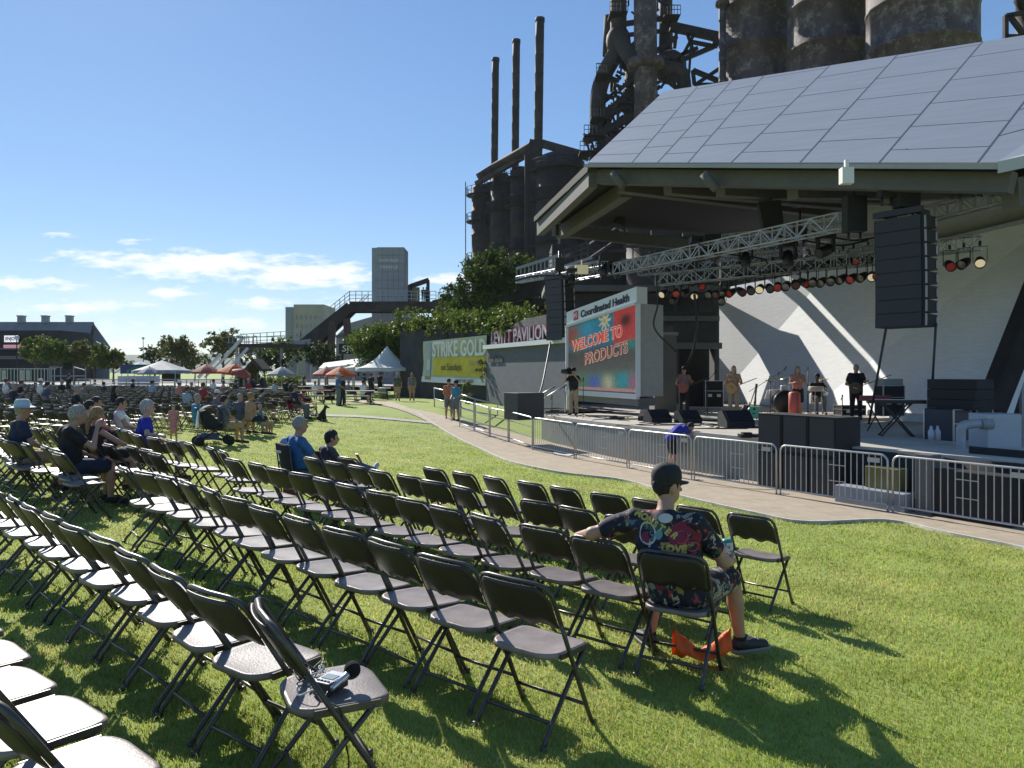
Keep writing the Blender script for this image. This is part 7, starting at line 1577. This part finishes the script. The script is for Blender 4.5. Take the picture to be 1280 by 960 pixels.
for px, Y, lab1, lab2, kw, bk in [(383, 11.2, 'man with cropped grey hair in a bright blue tee seated in a camp chair', 'black camp chair with a maroon pouch holding the man in bright blue', dict(top='blue', hair='grey', sk='t', leg='short', bot='grey', bulk=1.12, h=1.78), .92),
                              (420, 11.4, 'dark haired woman in a camp chair holding a phone with her legs crossed', 'black camp chair with a pale strap beside the man in bright blue', dict(top='dgrey', hair='dark', sk='t', leg='long', bot='denim', h=1.62, female=True, style='full', shoe=m_shoeW), .84)]:
    x = X(px, Y); yaw = R(-52); cc = camp_chair(x, Y, yaw, lab2, C_['black'], .33, bk, 'camp chairs of the couple on the lawn', True)
    if kw.get('female'): J = POSE('sit', pel=(0, -.10, .44), che=(0, -.17, .75), nek=(0, -.13, .94), hed=(0, -.06, 1.08), sl=(-.16, -.15, .89), sr=(.16, -.15, .89), el=(-.22, .0, .66), er=(.22, .0, .66), wl=(-.06, .25, .66), wr=(.08, .26, .66), hl=(-.09, -.06, .43), hr=(.09, -.06, .43), kl=(-.13, .36, .50), kr=(.12, .38, .60), al=(-.1, .62, .12), ar=(-.08, .70, .50), tl=(-.1, .78, .06), tr=(-.12, .80, .58))
    else: J = POSE('sit', pel=(0, -.10, .45), che=(0, -.15, .79), nek=(0, -.13, 1.0), hed=(0, -.09, 1.16), sl=(-.19, -.15, .94), sr=(.19, -.15, .94), el=(-.27, .03, .68), er=(.27, .03, .68), wl=(-.2, .25, .6), wr=(.2, .25, .6), hl=(-.1, -.06, .44), hr=(.1, -.06, .44), kl=(-.17, .38, .47), kr=(.17, .38, .47), al=(-.17, .5, .09), ar=(.17, .5, .09), tl=(-.18, .68, .035), tr=(.18, .68, .035))
    person(lab1, (x, Y, g(x, Y)), yaw, J, hyaw=R(-25), vox=.016, **kw)
    if kw.get('female'): M_ = Matrix.Translation((x, Y, g(x, Y))) @ Matrix.Rotation(yaw, 4, 'Z'); b = MB(); b.box(M_ @ Vector((.02, .36, .68)), (.08, .01, .15), M=(M_.to_3x3() @ Matrix.Rotation(.5, 3, 'X'))); tag(b.build('phone', m_black), 'dark phone held up by the woman in the camp chair', 'phone')
x, Y = X(366, 11.25), 11.25; z = g(x, Y)
V_, Fq = surface_nets([('c', (x-.12, Y, z+.92), (x+.10, Y+.05, z+.96), .05, .05), ('c', (x-.13, Y, z+.9), (x-.14, Y, z+.62), .055, .06), ('c', (x-.02, Y-.05, z+.88), (x-.04, Y-.05, z+.64), .05, .055)], .016, .05, noise=lambda p: .008*np.sin(p[:, 0]*40)*np.sin(p[:, 2]*25)); tag(from_np('towel', V_, Fq, mat('towel_blue', (.30, .42, .58), .9, var=.15, vs=20)), 'pale blue towel slung over the back of the camp chair', 'towel')

def seatpose(**k): return POSE('sit', **k)
LEGS_X = dict(kl=(-.10, .42, .55), kr=(.06, .44, .60), al=(-.14, .42, .09), ar=(-.30, .52, .48), tr=(-.42, .62, .50))
RECL = dict(pel=(0, .02, .53), che=(0, -.11, .83), nek=(0, -.15, 1.03), hed=(0, -.10, 1.18), sl=(-.18, -.15, .97), sr=(.18, -.15, .97), kl=(-.12, .50, .46), kr=(.12, .50, .46), al=(-.12, .92, .12), ar=(.10, .95, .12), tl=(-.14, 1.0, .26), tr=(.12, 1.03, .26), el=(-.24, -.02, .74), er=(.24, -.02, .74), wl=(-.1, .2, .64), wr=(.1, .2, .64))
def sit_on(key, label, J, dy=.09, yaw=None, **kw):
    c = CH[key]; M = Matrix.Rotation(c.rotation_euler[2], 3, 'Z'); l = c.location+M @ Vector((0, dy, 0)); return person(label, l, c.rotation_euler[2] if yaw is None else yaw, J, **kw)
sit_on(('H', 6), 'white haired man in a royal blue shirt lounging with crossed legs', seatpose(er=(.40, -.12, .82), wr=(.62, .02, .82), el=(-.26, -.05, .76), **LEGS_X), top='royal', hair='white', style='full', bot='khaki', leg='long', hyaw=R(-20), vox=.017, h=1.76)
CHr = mat('maroon_frame', (.08, .02, .02), .6)
sit_on(('E', 2), 'grey haired man in a black shirt raising his hand to his chin', seatpose(er=(.26, .16, .80), wr=(.12, .24, 1.05), nek=(0, -.02, 1.07), hed=(0, .04, 1.22), che=(0, -.06, .87)), top='black', hair='grey', style='full', sk='t', bot='navy', leg='short', hyaw=R(-10), vox=.015, bulk=1.12)
sit_on(('E', 5), 'man in a pale sun hat and navy shirt seated behind the grey haired man', seatpose(), top='navy', hair='grey', hat=('sun', mat('hat_pale', (.42, .52, .55), .8)), sk='t', bot='khaki', vox=.017, bulk=1.05, hyaw=R(-10))
sit_on(('F', 5), 'woman with a long ponytail in a black sleeveless dress', seatpose(er=(.36, .1, .84), wr=(.30, .34, .72)), top='black', hair='blond', style='pony', female=True, sleeve=0, dress=True, bot='black', sk='t', vox=.017, h=1.66, hyaw=R(10))
x, Y = X(124, 15.2), 15.2
for px, Y, lab, kw in [(128, 15.4, 'person in a hot pink top stretched out in a chair', dict(top='pink', hair='dark', bot='black', leg='short', sk='t', bulk=1.12)), (159, 15.8, 'person in a white tee stretched out beside the one in pink', dict(top='white', hair='dark', bot='navy', leg='short', sk='t', bulk=1.15, sleeve=.3))]:
    x = X(px, Y); yaw = R(-62); camp_chair(x, Y, yaw, 'low chair under the '+lab.replace(' stretched out', ' reclining'), C_['dgrey'], .40, .95); person(lab, (x, Y, g(x, Y)), yaw, POSE('sit', **RECL), hyaw=R(-10), vox=.019, shoe=m_shoeW, **kw)
# little girl
l = onG(217, 20.8); person('small child in a pink dress standing on the grass', l, R(-170), POSE('stand', hed=(0, .02, 1.60)), h=1.02, top='lpink', hair='blond', style='short', dress=True, sk='l', sleeve=.3, female=False, vox=.018, shoe=m_shoeW)
# stroller
l = onG(265, 20.5); root = thing('stroller', 'black pushchair with a white blanket parked on the lawn edge', 'pushchair', l, R(-60)); b = MB()
for s in (-1, 1): b.tube([(s*.24, -.4, 1.0), (s*.24, .1, .35), (s*.22, .42, .12)], .015, 6); b.tube([(s*.24, -.35, .12), (s*.24, .2, .55)], .015, 6)
b.tube([(-.24, -.4, 1.0), (.24, -.4, 1.0)], .02, 6); b.build('frame', m_black, root, local=True)
b = MB(); b.prism([(-.2, -.2, .45), (-.2, .25, .40), (-.2, .25, .55), (-.2, -.15, .95), (-.2, -.3, .9)], (.4, 0, 0)); b.build('seat', m_blackM, root, local=True); b = MB(); b.lathe([(.30, -.22), (.30, .22)], (0, -.05, .78), 14, M=Matrix.Rotation(R(90), 3, 'Y')); b.build('hood', m_blackM, root, local=True)
for x_, y_ in ((-.25, -.35), (.25, -.35), (-.2, .42), (.2, .42)): b = MB(); b.lathe([(.0, -.02), (.13, -.02), (.13, .02), (0, .02)], (x_, y_, .13), 14, M=Matrix.Rotation(R(90), 3, 'Y')); b.build('wheel', m_blackM, root, local=True)
b = MB(); b.prism([(-.1, -.31, .95), (.12, -.31, .95), (.16, -.36, .5), (-.14, -.36, .5)], (0, -.04, 0)); b.build('blanket', C_['white'], root, local=True); b = MB(); b.box((0, -.1, .25), (.4, .5, .16)); b.build('basket', C_['slate'], root, local=True)
b = MB(); p = onG(146, 13.6); b.ell(p+Vector((0, 0, .16)), (.30, .20, .17), 14); b.tube(bez([p+Vector((-.1, -.2, .2)), p+Vector((0, -.22, .34)), p+Vector((.12, -.2, .2))], 8), .015, 6); tag(b.build('duffel_bag', C_['navy']), 'navy duffel bag on the ground between the chair rows', 'bag')
# man reading in front of the red chair
l = onG(371, 31.5); camp_chair(l.x, l.y, R(-95), 'low maroon camp chair under the reading man in navy', mat('red_fabric', (.42, .02, .03), .8), .38, .8); person('man in a navy tee and grey trousers sitting by the red camp chair', l, R(-95), seatpose(), top='navy', bot='grey', leg='long', hair='brown', sk='t', vox=.026, h=1.8, hat=('cap', C_['olive']))
l = onG(389, 32.5); camp_chair(l.x, l.y, R(-80), 'bright red empty camp chair beside the man in navy', mat('red_fabric', (.42, .02, .03), .8), .42, 1.0)
# dog
l = onG(403, 31.0); root = thing('dog', 'black dog sitting on the lawn beside the red camp chair', 'dog', l, R(-100))
V_, Fq = surface_nets([('c', (0, -.12, .14), (0, .05, .38), .12, .095), ('c', (0, .05, .38), (0, .12, .54), .075, .06), ('e', (0, .15, .58), A3(.07, .08, .065)), ('c', (0, .19, .57), (0, .29, .54), .042, .028), ('c', (-.06, .08, .32), (-.06, .14, .03), .035, .022), ('c', (.06, .08, .32), (.06, .14, .03), .035, .022), ('c', (-.06, .14, .02), (-.06, .19, .02), .025, .02), ('c', (.06, .14, .02), (.06, .19, .02), .025, .02),
      ('c', (-.10, -.12, .14), (-.12, .04, .12), .075, .045), ('c', (.10, -.12, .14), (.12, .04, .12), .075, .045), ('c', (-.12, .04, .12), (-.12, -.04, .03), .03, .022), ('c', (.12, .04, .12), (.12, -.04, .03), .03, .022), ('c', (-.12, -.04, .025), (-.12, .07, .02), .022, .02), ('c', (.12, -.04, .025), (.12, .07, .02), .022, .02), ('c', (0, -.2, .08), (.08, -.42, .03), .03, .012), ('c', (-.05, .12, .62), (-.075, .10, .68), .025, .01), ('c', (.05, .12, .62), (.075, .10, .68), .025, .01)], .016, .02)
from_np('body', V_, Fq, mat('dog_black', (.015, .013, .012), .8), root, local=True)
# walkers and standing people
WK = dict(kl=(-.10, .10, .50), kr=(.10, -.06, .50), al=(-.10, .22, .10), ar=(.10, -.24, .14), tl=(-.11, .40, .05), tr=(.11, -.08, .04), wl=(-.24, -.08, .90), wr=(.24, .16, .92))
for px, Y, rz, lab, kw in [(497, 47.5, R(5), 'heavy set man in an olive shirt and shorts walking along the path', dict(top='olive', bot='khaki', hair='grey', bulk=1.25, hat=('cap', C_['khaki']))), (515, 47.5, R(10), 'woman in a grey patterned top walking right of the man in olive', dict(top='grey', bot='tan', hair='blond', female=True, style='long', bulk=1.1)),
        (561, 34.0, R(-170), 'man in an orange tee and grey shorts chatting by the rail', dict(top='orange', bot='grey', hair='dark', hat=('cap', C_['black']))), (570, 33.2, R(150), 'man in a teal tee and dark cap chatting by the rail', dict(top='teal', bot='grey', hair='dark', hat=('cap', C_['black']), bulk=1.1)),
        (423, 40.5, R(-60), 'standing man in a blue shirt and white cap near the picnic table', dict(top='blue', bot='grey', leg='long', hair='grey', hat=('cap', C_['white']), bulk=1.1)), (428, 40.8, R(-120), 'person in navy standing right behind the man in blue', dict(top='navy', bot='navy', leg='long', hair='dark', h=1.6))]:
    kw.setdefault('h', 1.74); l = onG(px, Y); person(lab, l, rz, POSE('stand', **(WK if 'walking' in lab else dict(wl=(-.12, .2, 1.02), wr=(.12, .22, 1.0)))), vox=.027, sk='t', **kw)
# man in blue bending at the barrier
l = Vector((X(843, 20.6), 20.6, 0)); l.z = g(l.x, l.y)
person('man in a royal blue shirt bending forward behind the crowd barrier', l, R(-85), POSE('stand', pel=(0, -.12, .90), che=(0, .12, 1.14), nek=(0, .30, 1.22), hed=(0, .45, 1.20), sl=(-.18, .24, 1.20), sr=(.18, .24, 1.20), el=(-.2, .36, .98), er=(.2, .36, .98), wl=(-.12, .56, 1.05), wr=(.12, .56, 1.05), hl=(-.09, -.10, .88), hr=(.09, -.10, .88), kl=(-.13, -.03, .50), kr=(.13, -.03, .50), al=(-.14, -.10, .08), ar=(.16, -.10, .08), tl=(-.16, .08, .035), tr=(.18, .08, .035)), top='royal', bot='black', hair='dark', sk='t', vox=.022, htilt=R(-30), bulk=1.1)
# ---- performers
GP = dict(el=(-.26, .04, 1.18), wl=(-.30, .26, 1.22), er=(.28, -.02, 1.12), wr=(.06, .20, 1.02))
def performer(px, Y, rz, lab, J, **kw): l = Vector((X(px, Y), Y, DECK)); return person(lab, l, rz, J, vox=.024, group='performers and crew on stage', **kw), l
def held_guitar(l, rz, lab, m, z=1.0, L=1.0):
    M = Matrix.Rotation(rz, 3, 'Z'); o = l+M @ Vector((.04, .17, z-.22)); root = thing('guitar', lab, 'guitar', o, rz); T = Matrix.Rotation(R(-68), 3, 'Y'); pts = []
    for k in range(26): a = 2*math.pi*k/26; r = .19+.035*math.cos(2*a); pts.append(T @ Vector((r*math.cos(a)*.9, -.04, r*math.sin(a)*1.2)) + Vector((0, 0, .2)))
    b = MB(); b.prism(pts, (0, .09, 0)); b.build('body', m, root, local=True); a = T @ Vector((0, .02, .2))+Vector((0, 0, .2)); c = T @ Vector((0, .02, .85*L))+Vector((0, 0, .2)); b = MB(); b.beam(a, c, .05, .025); b.beam(c, c+(c-a).normalized()*.12, .08, .02); b.build('neck', MATS['guitar_neck'], root, local=True)
_, l = performer(855, 29.5, R(168), 'guitarist in a patterned shirt and dark cap at the left of the band', POSE('stand', **GP), top='grey', top_mat=cloth('checked', (.25, .16, .15), vs=30, var=.6), bot='black', leg='long', hair='dark', hat=('cap', C_['black']), sk='t', h=1.78); held_guitar(l, R(168), 'red brown guitar held by the guitarist in the dark cap', mat('red_guitar', (.30, .06, .05), .3), 1.02)
_, l = performer(917, 27.8, R(150), 'long haired woman in a peach outfit playing an acoustic guitar', POSE('stand', **GP), top='tan', bot='khaki', leg='long', hair='blond', style='long', female=True, sk='l', sleeve=1.0, h=1.82); held_guitar(l, R(150), 'honey coloured acoustic guitar held by the long haired woman', mat('honey_guitar', (.48, .26, .10), .3), 1.04)
_, l = performer(997, 27.5, R(170), 'long haired blonde singer in a peach top and black skirt', POSE('stand', el=(-.24, .06, 1.15), wl=(-.08, .22, 1.28), er=(.25, .0, 1.14), wr=(.10, .22, 1.20)), top='peach', bot='black', leg='short', hair='blond', style='long', female=True, sk='l', h=1.80)
_, l = performer(1070, 26.0, R(160), 'balding bass player in a black tee looking down at his hands', POSE('stand', hed=(0, .07, 1.62), **GP), top='black', bot='black', leg='long', hair='grey', sk='t', bulk=1.15, h=1.86, htilt=R(-25)); held_guitar(l, R(160), 'dark bass guitar held by the bass player in black', mat('bass_dark', (.08, .04, .02), .3), 1.08, 1.25)
performer(1022, 29.3, R(172), 'drummer in a black cap and black tee seated behind the drums', POSE('sit', el=(-.3, .1, .80), er=(.3, .1, .80), wl=(-.2, .34, .86), wr=(.2, .34, .84), hed=(0, -.03, 1.24)), top='black', bot='grey', leg='long', hair='dark', hat=('cap', C_['black']), sk='d', h=1.95)
b = MB(); b.cyl(Vector((X(1022, 29.4), 29.4, DECK)), Vector((X(1022, 29.4), 29.4, DECK+.48)), .04, n=8); b.cyl(Vector((X(1022, 29.4), 29.4, DECK+.46)), Vector((X(1022, 29.4), 29.4, DECK+.54)), .18, n=16); tag(b.build('drum_stool', m_black), 'round black stool under the drummer', 'stool')
b = MB(); l = Vector((X(1020, 28.6), 28.6, DECK)); b.lathe([(0, .88), (.26, .88), (.27, .92), (.27, 1.04), (.26, 1.06), (0, 1.06)], l, 20); 
for k in range(3): a = k*2.1; b.cyl(l+Vector((.24*math.cos(a), .24*math.sin(a), 0)), l+Vector((.2*math.cos(a), .2*math.sin(a), .9)), .015, n=6)
tag(b.build('drum_table', mat('pale_drum', (.45, .42, .36), .5)), 'pale shallow drum on tall legs in front of the drummer', 'drum')
b = MB(); b.lathe([(0, 0), (.20, 0), (.20, .9), (.14, .95), (0, .95)], Vector((X(993, 27.2), 27.2, DECK-.05)), 14); tag(b.build('red_drum', mat('red_drum', (.50, .10, .07), .5)), 'tall orange red drum standing before the blonde singer', 'drum')
_, l = performer(717, 28.5, R(150), 'camera operator in a black tee and khaki trousers shouldering a camera', POSE('stand', el=(-.30, .05, 1.22), wl=(-.16, .18, 1.45), er=(.30, .1, 1.25), wr=(.18, .26, 1.52)), top='black', bot='khaki', leg='long', hair='dark', sk='t', h=1.74, hat=('cap', C_['black']))
M = Matrix.Rotation(R(150), 3, 'Z'); root = thing('video_camera', 'black shoulder video camera held up by the operator in khaki trousers', 'camera', l+Vector((0, 0, 1.5))); b = MB(); b.box(l+M @ Vector((.17, .05, 1.62)), (.16, .45, .2), M=M); b.build('body', m_black, root); b = MB(); b.cyl(l+M @ Vector((.17, .27, 1.62)), l+M @ Vector((.17, .45, 1.62)), .07, n=14); b.box(l+M @ Vector((.17, .47, 1.62)), (.2, .04, .15), M=M); b.build('lens', m_black, root); b = MB(); b.beam(l+M @ Vector((.17, .2, 1.74)), l+M @ Vector((.17, -.1, 1.74)), .03); b.cyl(l+M @ Vector((.05, .15, 1.73)), l+M @ Vector((.05, .35, 1.75)), .025, n=8); b.build('handle', m_black, root)
performer(1046, 33, R(180), 'stagehand in black sitting low behind the drums', POSE('sit'), top='black', bot='black', leg='long', hair='dark', sk='t')
# ---- the distant crowd, each seated or standing on the far lawn
rp = random.Random(21)
def crowd(px, Y, lab, kind='sit', rz=None, **kw):
    x = X(px, Y); z = g(x, Y); kw.setdefault('vox', .034 if Y > 24 else .026)
    kw.setdefault('sk', rp.choice('ltt')); kw.setdefault('hair', rp.choice(['dark', 'brown', 'grey'])); kw.setdefault('bot', rp.choice(['navy', 'khaki', 'black', 'denim'])); kw.setdefault('h', rp.uniform(1.62, 1.8))
    return person(lab, (x, Y, z), R(rp.uniform(-60, -25)) if rz is None else rz, POSE(kind), **kw)
CR = [(10, 36, 'person in white sitting alone at the far left edge', dict(top='white')), (29, 34, 'broad seated person in black at the far left', dict(top='black', bulk=1.3)), (53, 37, 'seated person with a pale cap in the far left rows', dict(top='white', hat=('cap', C_['white']))),
      (62, 31, 'broad seated person in slate blue in the far left rows', dict(top='slate', bulk=1.35)), (107, 38, 'broad seated person in grey right of the camera riser', dict(top='grey', bulk=1.4)), (79, 42, 'seated person in black below the camera riser', dict(top='black')),
      (131, 42, 'distant seated person in navy before the long fence', dict(top='navy')), (146, 29, 'seated woman in a dark dress behind the one in pink', dict(top='black', female=True, style='long')), (168, 48, 'distant seated person in black before the food stall', dict(top='black')),
      (117, 13.9, 'person in black seated just left of the hot pink top', dict(top='black', hair='dark')), (192, 40, 'seated person in pale blue before the grey tent', dict(top='lblue')), (226, 36, 'person in a coral tee seated in the far right rows', dict(top='peach', hat=('cap', C_['white']))), (236, 30, 'seated person in pale blue with an arm resting on a chair', dict(top='lblue')), (241, 42, 'seated person in dark green near the coral umbrella', dict(top='olive')),
      (250, 21.5, 'person in teal seated left of the pushchair', dict(top='teal', bulk=.9)), (283, 21.0, 'person in a grey tee seated right of the pushchair', dict(top='grey')), (274, 27, 'person in grey with a white cap behind the pushchair', dict(top='grey', hat=('cap', C_['white']))), (287, 27, 'person in teal seated behind the grey tee', dict(top='teal')),
      (302, 24.5, 'seated person in slate left of the child in blue', dict(top='slate')), (316, 24.3, 'bare armed person with pale hair seated at the row end', dict(top='tan', hair='blond')), (327, 24.5, 'child in bright teal at the end of the near row', dict(top='teal', h=1.3)), (268, 48, 'white clad person at the table under the orange umbrella', dict(top='white')), (281, 48, 'pink clad person at the table under the orange umbrella', dict(top='lpink')),
      (296, 48.5, 'person in dark grey at the table left of the cable reel', dict(top='dgrey')), (312, 48, 'person in red brown by the dark shelter', dict(top='red')), (345, 48, 'person in pale blue at the pale table near the bush', dict(top='lblue')), (359, 48, 'person in black at the pale table near the bush', dict(top='black')), (366, 47, 'broad person in black right of the pale table', dict(top='black', bulk=1.3)),
      (395, 46, 'blonde person in white at the dark red table', dict(top='white', hair='blond')), (437, 47, 'grey haired person in grey at the table by the tents', dict(top='grey', hair='grey')), (455, 45, 'person in white at the table under the white tent', dict(top='white')), (464, 48, 'person in black standing under the white tent', dict(top='black')), (330, 30, 'person in olive seated in the last far row', dict(top='olive')),
      (100, 24, 'person in black seated behind the ponytail woman', dict(top='black')), (20, 28, 'person in navy seated behind the pale sun hat', dict(top='navy')), (256, 33, 'person in maroon seated under the coral umbrella side', dict(top='red'))]
for px, Y, lab, kw in CR: crowd(px, Y, lab, 'stand' if 'standing' in lab else 'sit', **kw)
for px, Y, lab, kw in [(86, 45, 'person in black standing on the camera riser', dict(top='black', bot='black', leg='long')), (380, 60, 'person in dark clothes standing under the stairway', dict(top='dgrey', leg='long')), (408, 58, 'person in grey standing by the coral umbrella', dict(top='grey', leg='long')), (475, 54, 'person in black serving under the right white tent', dict(top='black', leg='long')), (455, 56, 'person in navy serving under the left white tent', dict(top='navy', leg='long'))]: crowd(px, Y, lab, 'stand', **kw)
for px, rz in [(529, 0), (533, 1)]:
    p = P(px, 378.5, 86); person('tiny figure on the raised walkway by the '+('portal frame' if px == 529 else 'railing, right of another'), p, rz, POSE('stand'), top='black', bot='black', leg='long', hair='dark', vox=.05, h=1.75)
# unseen support under far groups
